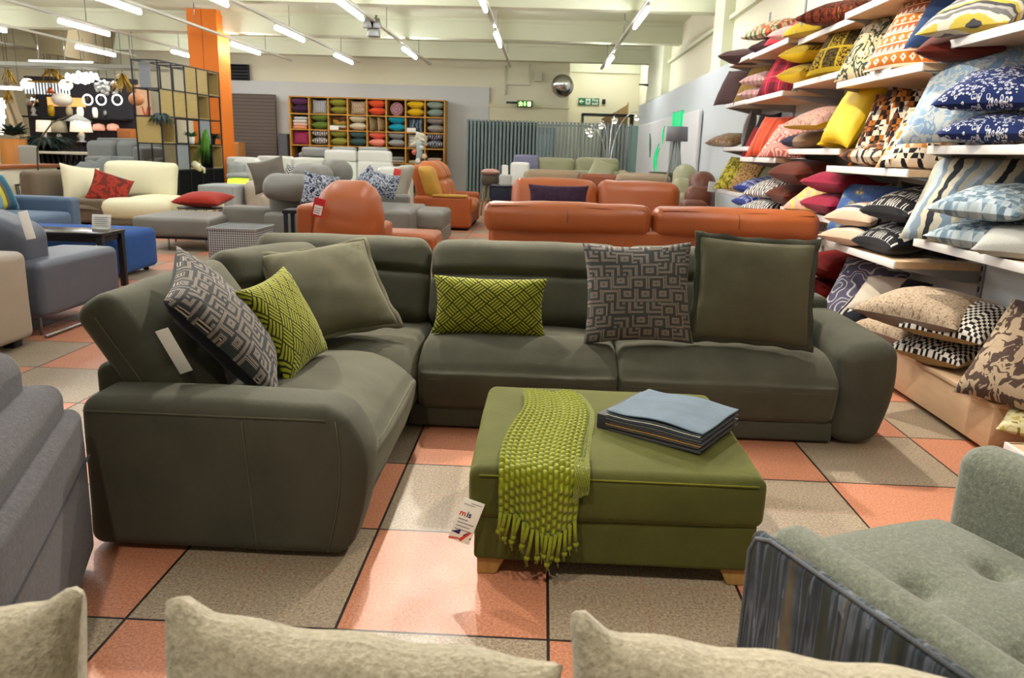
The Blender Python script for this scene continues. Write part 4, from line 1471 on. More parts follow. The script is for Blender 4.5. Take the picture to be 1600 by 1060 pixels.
# tan leather two seat recliner facing right
M_TAN = leather('tan_leather', '#b56427', .45)
M_TANS = leather('tan_side', '#a34e1c', .5)
M_MUST = leather('mustard_edge', '#b8892f', .5)
t = thing('recliner_sofa', 'tan leather two seat recliner with mustard edges facing right, by the cubbies', 'sofa', (0, 0, 0))
A0 = gnd(735, 361); Y0, Y1 = 12.75, 14.6
xl = P(634, 300, Y0).x; xr = P(735, 355, Y0).x
zs = P(700, 308, Y0).z; zb = P(672, 254, Y0 + .1).z
def shear(V):
    q = np.clip((V[:, 2] - zs + .1) / (zb - zs + .1), 0, 1)
    V[:, 0] -= .20 * q
    return V
G().rbox(xl + .12, xr, Y0, Y0 + .24, .04, zs, .05, 3, (5, 2, 4), {'+z': .012}).build('armrest', M_TANS, t)
G().rbox(xl + .42, xr - .06, Y0 - .006, Y0 + .246, zs - .01, zs + .035, .02, 2, 2).build('arm_pad', M_MUST, t)
G().rbox(xl + .12, xr, Y1 - .24, Y1, .04, zs, .05, 3, (5, 2, 4), {'+z': .012}).build('armrest', M_TANS, t)
G().rbox(xl + .2, xr - .03, Y0 + .2, Y1 - .2, .05, .28, .03, 2, 2).build('base', M_TANS, t)
for k in range(2):
    y0 = Y0 + .25 + k * .68; y1 = y0 + .67
    c = G().rbox(xl + .45, xr + .02, y0, y1, .26, zs - .10, .07, 4, (5, 8, 2), {'+z': .05, '+x': .03}, wrinkle(.008, 6, k)).build('seat_cushion', M_TAN, t)
    def bk(V, y0=y0):
        # vertical stitching channels on the front of the back
        f = V[:, 0] > xl + .5
        ch = np.abs(((V[:, 1] - y0) / .223) % 1 - .5)
        V[f, 0] -= .03 * np.exp(-((.5 - ch[f]) / .08) ** 2)
        cut = np.exp(-((V[:, 2] - (zb - .28)) / .03) ** 2); V[f, 0] -= .05 * cut[f]
        return shear(V)
    G().rbox(xl + .32, xl + .66, y0 + .02, y1 - .02, zs - .12, zb, .12, 5, (3, 20, 16), {'+x': .05, '+z': .02}, chain(bk, wrinkle(.006, 6, k))).build('back_cushion', M_TAN, t)
G().rbox(xl + .20, xl + .42, Y0 + .08, Y1 - .08, .1, zb - .05, .08, 4, 4, None, shear).build('back_frame', M_TANS, t)
G().rbox(xl + .34, xl + .62, Y0 + .03, Y0 + .27, zs - .02, zb - .06, .08, 4, 5, {'-y': .02}, shear).build('back_edge', M_MUST, t)
G().rbox(xl + .3, xr - .05, Y0 + .05, Y1 - .05, 0, .05, .01, 1, 1).build('plinth', M_DARK, t)
# pale leather chair arm with a red tag in front of it
t = thing('lounge_chair', 'pale grey leather chair back with red tag at left of the tan recliner', 'armchair', (0, 0, 0))
a = P(612, 300, 12.2); b = P(645, 300, 12.2)
G().rbox(a.x - .05, a.x + .17, 12.15, 12.6, .35, P(630, 258, 12.3).z, .07, 4, 4, None, lambda V: np.column_stack([V[:, 0] + .28 * np.clip(V[:, 2] - .5, 0, 2) ** 1, V[:, 1], V[:, 2]])).build('backrest', leather('pale_grey_leather', '#aaa99a', .45), t)
G().rbox(a.x - .75, a.x + .1, 12.2, 12.6, .12, .46, .05, 3, 3, {'+z': .02}).build('seat_cushion', leather('pale_grey_leather', '#aaa99a', .45), t)
G().lathe([(.22, 0), (.24, .01), (.04, .04), (.03, .14)], (a.x - .3, 12.4, 0), 18).build('swivel_base', M_STEEL, t)
pt = P(621, 271, 12.05)
tg = G().rbox(-.055, .055, -.002, .002, -.065, .07, .001, 1, 1).build('price_tag', plain('coral_red_card', '#d8453a', .5), t); tg.matrix_basis = TR(pt.x, 12.02, pt.z, 0, 0, 10); tg['label'] = 'red price tag'

# ------------------------------------------------------------------ orange leather sofas behind the green one
t = thing('leather_sofa', 'orange leather sofa seen from behind, right behind the green sofa back', 'sofa', (0, 0, 0))
Ya = 5.5
x0 = P(754, 345, Ya).x; xm = P(1021, 345, Ya).x; x1 = P(1287, 345, Ya).x; zt_ = P(900, 321, Ya).z; zm = P(900, 362, Ya).z
for a, b, sd in ((x0, xm - .004, 1), (xm + .004, x1, 4)):
    c = G().rbox(a, b, Ya, Ya + .24, zm - .03, zt_, .075, 5, (12, 3, 4), {'-y': .035, '+z': .012}, wrinkle(.010, 5, sd)).build('headrest', M_LEATHO, t)
    g = G(); seam(g, [(a + .06 + (b - a - .12) * k / 12, Ya + .012 - .0 * k, zt_ - .022 + .005 * math.sin(k)) for k in range(13)], .004)
    seam(g, [((a + b) / 2, Ya - .038 + .05 * (abs(k - 4) / 4) ** 3, zm + .02 + (zt_ - zm - .04) * k / 8) for k in range(9)], .003)
    g.build('seam', leather('orange_seam', '#7e3a12', .5), c)
G().rbox(x0 + .06, x1 - .03, Ya + .02, Ya + .26, .08, zm + .02, .03, 3, 6, {'-y': .015}).build('back_frame', M_LEATHO, t)
G().rbox(x0 + .06, x1 - .03, Ya + .2, Ya + 1.0, .08, .28, .03, 2, 3).build('base', M_LEATHO, t)
for a, b in ((x0 + .25, xm), (xm, x1 - .22)):
    G().rbox(a, b, Ya + .25, Ya + 1.0, .26, .45, .06, 4, 4, {'+z': .03}).build('seat_cushion', M_LEATHO, t)
for a in (x0 + .06, x1 - .28):
    G().rbox(a, a + .25, Ya + .1, Ya + 1.0, .06, .60, .06, 4, 3).build('armrest', M_LEATHO, t)
for sx in (x0 + .15, x1 - .15):
    for sy in (Ya + .12, Ya + .9): G().rbox(sx - .03, sx + .03, sy - .03, sy + .03, 0, .09, .004, 1, 1).build('leg', M_BLACK, t)

t = thing('leather_sofa', 'second orange leather sofa, facing camera with a purple cushion', 'sofa', (0, 0, 0))
Yb = 9.0
x0 = P(799, 300, Yb).x; xm = P(934, 300, Yb).x; x1 = P(1066, 300, Yb).x; zt_ = P(930, 283, Yb).z
for a, b, sd in ((x0, xm - .004, 2), (xm + .004, x1, 6)):
    G().rbox(a, b, Yb - .06, Yb + .2, .42, zt_, .11, 5, (10, 3, 6), {'-y': .06, '+z': .012}, chain(wrinkle(.014, 6, sd), lambda V: np.column_stack([V[:, 0], V[:, 1] + .2 * (V[:, 2] - .42), V[:, 2]]))).build('back_cushion', M_LEATHO, t)
    G().rbox(a, b, Yb - .75, Yb - .02, .24, .46, .06, 4, 4, {'+z': .03}).build('seat_cushion', M_LEATHO, t)
G().rbox(x0, x1, Yb - .7, Yb + .3, .07, .25, .03, 2, 3).build('base', M_LEATHO, t)
G().rbox(x0, x1, Yb + .22, Yb + .36, .07, .72, .04, 2, 3).build('back_frame', M_LEATHO, t)
for a in (x0 - .2, x1):
    G().rbox(a, a + .2, Yb - .75, Yb + .3, .06, .60, .06, 4, 3).build('armrest', M_LEATHO, t)
    for sy in (Yb - .65, Yb + .2): G().rbox(a + .06, a + .12, sy - .03, sy + .03, 0, .08, .004, 1, 1).build('leg', M_BLACK, t)
cushion('oblong dark purple crushed velvet cushion on the second orange sofa', P(872, 312, Yb - .42), .66, .32, .16, velvet('purple_velvet', '#382638', '#a08a9c', .8, .5, 16), tilt=14, n=16, rest=None)
# ------------------------------------------------------------------ white leather sectional and neighbours
def blk(t, nm, px0, px1, py_top, Y, dep, z0, m, r=.06, puff=.02, zt=None, wr=.006, tilt=0., seed=1):
    a = P(px0, py_top, Y); b = P(px1, py_top, Y)
    zt = a.z * .5 + b.z * .5 if zt is None else zt
    fn = chain(wrinkle(wr, 5, seed), lambda V: np.column_stack([V[:, 0], V[:, 1] + tilt * (V[:, 2] - z0), V[:, 2]]))
    return G().rbox(a.x, b.x, Y, Y + dep, z0, zt, min(r, (zt - z0) * .45, dep * .45), 4, (5, 3, 4), {'-y': puff, '+z': .012}, fn).build(nm, m, t)


t = thing('sectional_sofa', 'long white leather sectional sofa with tall headrests in front of the cubbies', 'sofa', (0, 0, 0))
blk(t, 'base', 388, 618, 285, 15.9, 1.0, .05, M_WHITEL, .04, 0, .40)
blk(t, 'back_cushion', 352, 400, 246, 16.9, .24, .35, M_WHITEL, seed=2)
blk(t, 'back_cushion', 400, 456, 244.5, 16.85, .24, .35, M_WHITEL, seed=3)
blk(t, 'back_cushion', 456, 505, 247, 16.8, .24, .35, M_WHITEL, seed=4)
for a, b, yt in ((505, 557, 235), (557, 612, 236)):
    blk(t, 'back_cushion', a, b, 253, 16.5, .26, .35, M_WHITEL, seed=5)
    blk(t, 'headrest', a + 1, b - 1, yt, 16.55, .16, P(540, 252, 16.5).z - .01, M_WHITEL, .05, .01, seed=6)
blk(t, 'armrest', 588, 620, 262, 15.7, .9, .05, M_WHITEL, .08, .02, seed=7)
blk(t, 'armrest', 586, 640, 275, 14.9, .5, .05, M_WHITEL, .06, .02, seed=8)
for k in range(3):
    a = P(392 + 66 * k, 280, 16.0).x
    G().rbox(a, a + .80, 15.85, 16.8, .36, .52, .06, 3, 4, {'+z': .03}).build('seat_cushion', M_WHITEL, t)
t = thing('armchair', 'white leather armchair with grey arm and bright green lit base beside cube shelf', 'armchair', (0, 0, 0))
blk(t, 'backrest', 362, 402, 247, 15.4, .3, .35, M_WHITEL, .1, .03, seed=9)
blk(t, 'seat_cushion', 352, 403, 272, 14.6, .9, P(380, 279, 14.6).z, M_GREYP, .05, .01)
blk(t, 'armrest', 352, 376, 254, 15.1, .3, .4, M_GREYP, .08, .02)
a = P(356, 285, 14.75); b = P(392, 285, 14.75)
G().rbox(a.x, b.x, 14.7, 15.3, .08, P(375, 279, 14.7).z - .01, .04, 2, 2).build('glowing_base', emit('lime_glow', '#b4f03c', 1.3), t)
blk(t, 'plinth', 360, 390, 297, 14.6, .8, 0, M_WHITE, .02, 0, .09)
t = thing('armchair', 'putty leather armchair with rolled arm, behind the mole cushion', 'armchair', (0, 0, 0))
blk(t, 'armrest', 379, 406, 284, 13.2, .8, .12, M_BEIGE, .1, .02)
blk(t, 'backrest', 386, 420, 270, 13.9, .25, .2, M_BEIGE, .08, .02)
blk(t, 'seat_frame', 383, 440, 305, 13.25, .7, .05, M_BEIGE, .05, .02)
M_NVZ = pat('navy_white_zig', p_chev('#1c2032', '#d6d6d2', 5., .2, 3.))
cushion('small navy and white zigzag cushion on the white sectional sofa', P(456, 271, 15.8), .32, .30, .12, M_NVZ, yaw=10, tilt=20, spin=20)
t = thing('cube_stool', 'plain pale grey box stool at the foot of the cube shelf', 'stool', (0, 0, 0))
blk(t, 'stool_body', 308, 364, 290, 12.9, .8, .02, M_GREYP, .03, .01)
blk(t, 'stool_base', 310, 362, 330, 12.95, .7, 0, M_DARK, .01, 0, .03)

M_GREYS = leather('dove_leather', '#8f938f', .45)
t = thing('sofa', 'grey sofa with three headrests standing just before the cushion cubbies', 'sofa', (0, 0, 0))
for a, b in ((470, 514), (517, 556), (559, 606)):
    blk(t, 'headrest', a, b, 230.5, 18.9, .2, 1.0, M_GREYS, .06, .01)
blk(t, 'back_frame', 466, 610, 240, 18.95, .25, .1, M_GREYS, .05, .01)
blk(t, 'seat_cushion', 472, 604, 270, 18.1, .85, .1, M_GREYS, .05, .02)
for a in (462, 606): blk(t, 'armrest', a, a + 12, 262, 18.1, 1., .05, M_GREYS, .05, .01)

# glass vase of driftwood and ornaments before the cubbies
p = P(655, 262, 17.6)
t = thing('sculpture', 'white driftwood and glass ornament on a slim stand before the cubbies', 'sculpture', (p.x, 17.6, 0))
mw = plain('bone_white', '#cfc8b4', .6); 
random.seed(11)
for k in range(6):
    z0 = 1.34 + .035 * k; q = random.uniform(-.1, .1)
    G().tube([(-.20 + .03 * k, q, z0), (-.06, q, z0 + .05 + .01 * k), (.08, -q, z0 + .06), (.18, -q, z0 + .01)], [.015, .032, .03, .010], 7).build('driftwood_branch', mw, t)
G().lathe([(.02, .0), (.05, .0), (.08, .12), (.06, .30), (.10, .36)], (0, 0, 1.06), 14).build('glass_vase', plain('clear_vase', '#a9bcbb', .1, 0, .8), t)
for (x, z, c) in ((-.10, 1.2, '#c86a58'), (.12, 1.12, '#d9b48e'), (.05, 1.3, '#b9c8c6'), (-.02, 1.02, '#e7e2d0')):
    G().sphere((x, -.05, z), .06, 8).build('bauble', plain('bauble_' + c[1:], c, .2), t)
for x in (-.09, .09): G().tube([(x, 0, 0), (x * .5, 0, 1.2)], .022, 7).build('stand_leg', M_STEEL, t)
G().lathe([(.16, 0), (.16, .02), (.02, .03)], n=16).build('stand_base', M_STEEL, t)

# ------------------------------------------------------------------ cushion cubbies on the back wall
CX0 = P(453, 200, 21.3).x; CX1 = P(694, 200, 21.3).x; CZT = P(453, 149.5, 21.3).z
NC = 8; cw = (CX1 - CX0) / NC; ch = .405
rowz = [CZT - .03 - ch * (k + 1) for k in range(6)]
t = thing('cubby_unit', 'wooden cubbyhole unit full of coloured cushions against back wall', 'shelf unit', (0, 0, 0))
CY0, CY1 = 21.32, 21.88
for k in range(NC + 1):
    x = CX0 + cw * k
    G().box(x - .018, x + .018, CY0, CY1, 0, CZT).build('upright', M_OAK, t)
G().box(CX0 - .018, CX1 + .018, CY0 - .003, CY1, CZT - .03, CZT).build('top_board', M_OAK, t)
for z in rowz: G().box(CX0, CX1, CY0 + .002, CY1, z - .03, z).build('shelf_board', M_OAK, t)
G().box(CX0, CX1, CY1 - .01, CY1 + .015, 0, CZT - .01).build('back_board', plain('dark_back', '#3a2a18', .8), t)
FM = lambda c: fabric('cubby_' + c[1:], c, 180)
ROW = ['top', 'second', 'third', 'fourth', 'fifth']
CN = ['first', 'second', 'third', 'fourth', 'fifth', 'sixth', 'seventh', 'last']
M_HB = pat('hound_big', p_hound('#f2f2ee', '#1c2430', 9.))
M_CONF = pat('confetti_weave', p_kilim(['#b8b39a', '#d8a06a', '#7d8f66', '#c9c4ac', '#c07a70'], 3.))
M_MAND = pat('mandala', p_round(['#c8553a', '#e7d6c0', '#28549a', '#d98a6c', '#3f7c9c', '#c2466a'], 3.2))
M_AUT = pat('autumn_waves', p_stripe(['#9a5a2c', '#e0d8c4', '#6d7a34', '#c98a3a', '#4d3a28'], 1.2, 1, .7))
M_TANP = pat('tan_speckle', p_blot(['#a58a5c', '#7a6540', '#c0a677', '#8d7650'], 14))
M_DUSK = pat('dusk_print', p_stripe(['#2c3442', '#6a7d96', '#39424a', '#8fa0b4', '#556048'], 2., 0, .5))
M_ZIGB = pat('black_white_zig', p_chev('#17151a', '#e2dcd8', 4., .3, 4., .45))
M_KNITC = pat('cream_grey_knit', p_stripe(['#d9d3c2', '#a9a79c', '#e2dcca', '#bcb7a8'], 2.2, 1, .15))
M_KNITN = pat('navy_white_knit', p_chev('#2a2e40', '#c6c6ca', 5., .4, 2., .4))
M_MAG = pat('magenta_knit', p_chev('#a1305a', '#b9486e', 9., .2, 5.), bump=.8)
# (row, column, [(colour material, name, style)]) ; 'f' lies flat, 'u' stands upright, 's' stands sideways
CUB = [
 (0, 0, [('#5a2e52', 'plum', 'f'), ('#3f2340', 'dark plum', 'f')]), (0, 1, [(M_HB, 'black and white houndstooth', 'u')]),
 (0, 2, [('#8f8b2e', 'fringed olive', 'f'), ('#8b8730', 'fringed moss olive', 'f')]), (0, 3, [(M_CONF, 'pastel mosaic', 'u')]),
 (0, 4, [('#e4592f', 'coral', 'f'), ('#dd4f2b', 'deep coral', 'f')]), (0, 5, [(M_MAND, 'round mandala print', 'u')]),
 (0, 6, [('#dcb71e', 'sunny yellow', 'f'), ('#d6ae16', 'golden yellow', 'f')]), (0, 7, [('#8b9a8b', 'sage grey box', 'f'), ('#7f8f82', 'darker sage box', 'f')]),
 (1, 0, [('#c4c4c4', 'pale grey', 't'), ('#d8d2cb', 'off white', 't'), ('#e0b6a2', 'blush', 't'), ('#e59a6e', 'apricot', 't')]), (1, 1, [('#6f8336', 'leaf green', 'f'), ('#667a30', 'darker leaf green', 'f')]),
 (1, 2, [(M_AUT, 'autumn wave print', 'u')]), (1, 3, [('#cbbf9f', 'oatmeal', 'f'), ('#d7ccb0', 'cream', 'f')]),
 (1, 4, [(M_TANP, 'tan speckled', 's'), (M_TANP, 'right hand tan speckled', 's')]), (1, 5, [('#1790a6', 'teal', 'f'), ('#1c9bb0', 'lighter teal', 'f')]),
 (1, 6, [(M_DUSK, 'dusky blue striped', 'u')]), (1, 7, [('#8a827d', 'taupe grey', 'f'), ('#96908a', 'lighter taupe grey', 'f')]),
 (2, 0, [(M_MAG, 'magenta knitted', 'u')]), (2, 1, [(M_ZIGB, 'black and white zigzag', 'f'), (M_ZIGB, 'lower black and white zigzag', 'f')]),
 (2, 2, [('#8a8a38', 'olive velvet', 'f'), ('#95953f', 'pale olive velvet', 'f')]), (2, 3, [('#4a6660', 'petrol green', 'f'), ('#3e5a54', 'dark petrol green', 'f')]),
 (2, 4, [('#ef6d52', 'coral pink', 'f'), ('#f0927e', 'salmon pink', 'f')]), (2, 5, [('#8d8f8c', 'mid grey', 'f'), ('#9a9c98', 'light grey', 'f')]),
 (2, 6, [(M_KNITC, 'cream striped knit', 'u')]), (2, 7, [(M_KNITN, 'navy and white knit', 'f'), (M_KNITN, 'lower navy and white knit', 'f')]),
 (3, 0, [('#4a2248', 'flat purple', 't'), ('#5a2a5c', 'flat violet', 't')]), (3, 1, [('#4a4038', 'dark brown', 't')]), (3, 2, [('#8a8f98', 'flat pale blue', 't')]), (3, 3, [('#9aa0a4', 'flat silver', 't')]),
 (3, 4, [('#e07a68', 'flat salmon', 't'), ('#e6a596', 'flat pink', 't')]), (3, 5, [('#8a8f84', 'grey green throw', 't'), ('#9a978a', 'stone throw', 't')]),
 (3, 6, [('#a9a890', 'straw throw', 't')]), (3, 7, [('#b39a86', 'peach throw', 't'), ('#8a7a6c', 'brown throw', 't')]),
 (4, 5, [('#a9a4ac', 'bagged lilac', 's')]), (4, 6, [('#7c6a74', 'mauve', 's')]), (4, 7, [('#3a3840', 'charcoal', 'u')])]
protos = {}
for (r, c, items) in CUB:
    cx = CX0 + cw * (c + .5); zb = rowz[r]; z = zb + .002
    n = len(items)
    for k, (mm, nm, st) in enumerate(reversed(items)):
        m = mm if not isinstance(mm, str) else FM(mm)
        random.seed(r * 100 + c * 10 + k)
        lab = '%s cushion in the %s cubby of the %s row' % (nm, CN[c], ROW[r])
        if st == 't': lab = '%s folded cloth in the %s cubby of the %s row' % (nm.replace(' throw', ''), CN[c], ROW[r])
        grp = 'cushions in the wall cubbies'
        jx = random.uniform(-.015, .015); yw = random.uniform(-6, 6)
        if st == 'f':
            o = cushion(lab, (cx + jx, CY0 + .24, z + .1), .47, .43, .215 if n > 1 else .24, m, yaw=yw, tilt=90, rest=z, group=grp, n=10)
            z = zrange(o)[1] - .012
        elif st == 't':
            g = G().rbox(-.19, .19, -.17, .17, 0, .07, .03, 3, 4, {'+z': .012}, wrinkle(.008, 9, k))
            o = g.build('folded_throw', m); o.location = (cx + jx, CY0 + .22, z); o.rotation_euler = (0, 0, math.radians(yw))
            tag(o, lab, 'throw', 'folded throws in the wall cubbies'); z += .079
        elif st == 'u':
            if 'round' in nm:
                o = cushion(lab, (cx, CY0 + .16, z + .18), .36, .36, .13, m, tilt=8, rest=z, group=grp, n=14, pinch=0)
                co = o.data
                for vtx in co.vertices:
                    a_, b_ = vtx.co.x / .18, vtx.co.z / .18
                    s_ = max(abs(a_), abs(b_)); L_ = math.hypot(a_, b_)
                    if L_ > 1e-5: vtx.co.x *= s_ / L_; vtx.co.z *= s_ / L_
            else:
                o = cushion(lab, (cx + jx, CY0 + .16, z + .18), .42 if r != 2 else .44, .36, .14, m, yaw=yw * .5, tilt=6, rest=z, group=grp, n=10)
        else:
            k2 = (-1, 1)[k] if n > 1 else .3
            o = cushion(lab, (cx + k2 * .11, CY0 + .24, z + .18), .40, .37, .15, m, yaw=62, tilt=4, rest=z, group=grp, n=10)
for (c, lab) in ((2, 'white price card in front of the autumn wave cushion'), (6, 'white price card in front of the dusky striped cushion')):
    x = CX0 + cw * (c + .30)
    tag(G().rbox(x - .12, x + .12, CY0 - .004, CY0 + .004, rowz[1], rowz[1] + .11, .002, 1, 1).build('price_card', M_CARD), lab, 'price card', 'price cards on the cubbies')

# ------------------------------------------------------------------ slatted screen, door, signs and mirror on the right of the back wall
t = thing('slatted_screen', 'blue grey slatted partition screen of vertical fins before the back wall', 'screen', (0, 0, 0))
M_FIN = plain('blue_grey_fin', '#71807f', .5)
SX0 = P(731, 200, 20.3).x; SX1 = P(985, 200, 20.3).x
for k in range(45):
    x = SX0 + (SX1 - SX0) * k / 44
    G().rbox(x - .027, x + .027, 20.23, 20.37, .12, 2.03, .004, 1, 1).build('fin', M_FIN, t)
G().box(SX0 - .03, SX1, 20.27, 20.33, .06, .12).build('rail', M_FIN, t)
G().box(SX0 - .03, SX1, 20.31, 20.34, 1.93, 1.96).build('rail', M_FIN, t)
G().box(SX0, P(838, 200, 20.4).x, 20.42, 20.45, .1, 2.0).build('dark_gap_sheet', plain('dark_teal', '#33464a', .6), t)  # dark sheet added behind the left fins so their gaps read dark
G().rbox(SX1 + .02, P(1008, 200, 20.3).x, 20.25, 20.35, .06, 2.0, .01, 1, 1).build('end_panel', plain('green_grey_panel', '#6f8a80', .5), t)
for k in range(5):
    x = SX0 + (SX1 - SX0) * k / 4
    G().rbox(x - .03, x + .03, 20.15, 20.45, 0, .07, .005, 1, 1).build('foot', M_FIN, t)

a = P(765, 162, 21.95); b = P(887, 165, 21.95)
DF = plain('door_cream', '#ddd6b2', .6)
g = G().box(a.x, b.x, 21.88, 22.0, 1.95, a.z).box(a.x, a.x + .25, 21.88, 22.0, 0, 1.95).box(b.x - .25, b.x, 21.88, 22.0, 0, 1.95).box(a.x - .04, b.x + .04, 21.84, 22.0, a.z - .08, a.z)
struct('trim_12', g, DF)
d = thing('door_1', 'grey double fire door behind the slatted screen', 'door', (0, 0, 0)); d['kind'] = 'structure'
for s, (xa, xb) in enumerate(((a.x + .26, (a.x + b.x) / 2 - .01), ((a.x + b.x) / 2 + .01, b.x - .26))):
    G().box(xa, xb, 21.92, 21.97, .02, 1.94).build('door_leaf', plain('door_grey', '#8b9194', .5), d)
    G().box(xa + .15, xb - .15, 21.905, 21.925, 1.1, 1.75).build('door_pane', plain('door_glass', '#9fb0b4', .1, 0, .7), d)
    G().tube([((xb - .07) if s == 0 else (xa + .07), 21.88, .9), ((xb - .07) if s == 0 else (xa + .07), 21.88, 1.2)], .012, 6).build('door_handle', M_STEEL, d)

# running man sign, lit
M_SGN = emit('sign_green_glow', '#3c8f2e', .55); M_SGW = emit('sign_white_glow', '#e9ffb0', 1.6); M_SGD = plain('sign_case', '#1c2a20', .5)
a = P(808, 157, 21.6); b = P(832, 168, 21.6)
t = thing('exit_sign', 'lit green emergency exit sign box on a bracket above the door', 'sign', (0, 0, 0))
G().rbox(a.x, b.x, 21.56, 21.66, b.z, a.z, .01, 1, 1).build('sign_case', M_SGD, t)
G().box(a.x + .025, b.x - .025, 21.55, 21.562, b.z + .025, a.z - .025).build('sign_face', M_SGN, t)
w = b.x - a.x; h = a.z - b.z; cz = (a.z + b.z) / 2
g = G()
def man(g, x, s, y):
    g.lathe([(.001, -.004), (.02 * s, -.004), (.02 * s, .004), (.001, .004)], (x, y, cz + .055 * s), 8)
    for poly in ([(-.02, .03), (.025, .03), (.01, -.02), (-.02, -.015)], [(.0, -.02), (.05, -.045), (.045, -.06), (-.015, -.03)], [(-.02, -.01), (-.03, -.07), (-.045, -.065), (-.03, -.01)], [(.02, .03), (.055, .0), (.05, -.01), (.015, .015)], [(-.02, .03), (-.06, .015), (-.055, .005), (-.015, .018)]):
        g.prism([(x + q * s, cz + r_ * s) for q, r_ in poly], 'y', y - .004, y + .001)
man(g, a.x + .10, 1., 21.548); g.build('running_man', M_SGW, t)
g = G().prism([((a.x + b.x) / 2 - .03, cz), ((a.x + b.x) / 2 + .03, cz), ((a.x + b.x) / 2, cz - .06)], 'y', 21.544, 21.549).box((a.x + b.x) / 2 - .01, (a.x + b.x) / 2 + .01, 21.544, 21.549, cz, cz + .06)
g.build('down_arrow', M_SGW, t)
G().box(b.x - .13, b.x - .05, 21.544, 21.549, cz - .06, cz + .055).build('door_symbol', M_SGW, t)
c = P(791, 160, 21.6)
G().rbox(c.x, a.x + .02, 21.58, 21.64, cz + .0, cz + .05, .005, 1, 1).build('bracket', M_BLACK, t)
G().rbox(a.x + .1, b.x - .1, 21.62, 22.0, cz - .02, cz + .02, .005, 1, 1).build('wall_arm', M_SGD, t)

a = P(904, 153, 24.47); b = P(936, 165, 24.47)
M_FEG = plain('fire_exit_green', '#0c6b45', .5); M_FEW = plain('fire_exit_white', '#f0f4ee', .5)
t = thing('fire_exit_sign', 'green FIRE EXIT sign with left arrow on the recessed wall', 'sign', (0, 0, 0))
G().box(a.x, b.x, 24.46, 24.5, b.z, a.z).build('sign_board', M_FEG, t)
w = b.x - a.x; h = a.z - b.z; cz = (a.z + b.z) / 2
x = a.x + w * .15
G().prism([(x - .07, cz), (x - .005, cz + .06), (x + .02, cz + .06), (x - .03, cz + .014), (x + .07, cz + .014), (x + .07, cz - .014), (x - .03, cz - .014), (x + .02, cz - .06), (x - .005, cz - .06)], 'y', 24.452, 24.461).build('arrow', M_FEW, t)
g = G(); xm_ = a.x + w * .46
G().box(xm_ - .07, xm_ + .07, 24.452, 24.461, b.z + .02, a.z - .02).build('pictogram_panel', M_FEW, t)
man(g, xm_, 1.1, 24.449); g.build('running_man', M_FEG, t)
text('sign_lettering', 'Fire', .12, M_FEW, t, (a.x + w * .80, 24.455, cz + .045), (math.pi / 2, 0, 0), bold=True)
text('sign_lettering', 'exit', .12, M_FEW, t, (a.x + w * .80, 24.455, cz - .05), (math.pi / 2, 0, 0), bold=True)

c = P(879, 134, 21.4)
t = thing('convex_mirror', 'round convex security mirror high on corner of back wall', 'mirror', (c.x, 21.45, c.z))
R_ = (P(896, 134, 21.4) - P(862, 134, 21.4)).length / 2
g = G().lathe([(R_ * math.sin(q), .16 * math.cos(q)) for q in np.linspace(math.pi / 2, .02, 12)], n=32)
o = g.build('mirror_dome', M_CHROME, t); o.rotation_euler = (math.radians(100), 0, math.radians(-8))
g = G().lathe([(R_ * .98, -.03), (R_ * 1.03, -.02), (R_ * 1.03, .015), (R_ * .98, .02)], n=32)
o = g.build('mirror_rim', M_STEEL, t); o.rotation_euler = (math.radians(100), 0, math.radians(-8))
G().tube([(0, .02, 0), (0, .55, .05)], .02, 6).build('wall_bracket', M_STEEL, t)

a = P(836, 112, 21.9)
tag(G().rbox(a.x, a.x + .2, 21.85, 22.0, a.z - .25, a.z, .01, 1, 1).build('junction_box', plain('box_cream', '#c9c5ac', .6)), 'small cream electrical box on back wall left of the convex mirror', 'electrical box')
a = P(941, 155, 24.45)
tag(G().rbox(a.x, a.x + .10, 24.42, 24.5, a.z - .14, a.z, .01, 1, 1).build('alarm_box', M_BLACK), 'small black alarm box right of the FIRE EXIT sign', 'alarm')
p1 = P(794, 0, 21.95).x; z1 = P(794, 132, 21.95).z; p2 = P(829, 100, 21.95).x
tag(G().tube([(p1, 21.95, 3.5), (p1, 21.95, z1), (p1, 21.95, 2.75)], .022, 7).tube([(p1, 21.95, z1), (p2, 21.95, z1), (p2, 21.95, 3.55)], .022, 7).build('conduit_pipe', M_CEIL), 'cream electrical conduit running down back wall to the exit sign', 'pipe')
a = P(998, 132, 21.0); b = P(1024, 134, 21.0)
t = thing('wall_bracket', 'black pointed wall bracket sticking out from the far right pillar', 'bracket', (0, 0, 0))
G().tube([(a.x, 21, a.z), (b.x + .05, 21, b.z)], [.015, .05], 6).build('bracket_arm', M_BLACK, t)
G().rbox(b.x, b.x + .1, 20.95, 21.05, b.z - .18, b.z + .12, .01, 1, 1).build('bracket_plate', M_BLACK, t)
# stored things behind the screen in the recess
a = P(895, 177, 23.2); b = P(1010, 182, 23.2)
tag(G().box(1.05, 2.5, 22.9, 23.5, a.z - .06, a.z).box(1.05, 1.1, 22.9, 23.5, 0, a.z).box(2.45, 2.5, 22.9, 23.5, 0, a.z).build('storage_rack', M_BLACK), 'dark storage rack in the recess behind the slatted screen', 'rack')
a = P(940, 180, 23.8); b = P(1006, 160, 23.8); b.x = min(b.x, 2.35)
tag(G().prism([(a.x, 0), (2.4, 0), (2.4, b.z), (b.x, b.z - .1), (b.x - .3, a.z + .1), (a.x, a.z - .1)], 'y', 23.6, 23.8).build('wooden_board', wood('rough_board', '#a5875a', 0)), 'rough wooden board leaning in the recess under the FIRE EXIT sign', 'board')

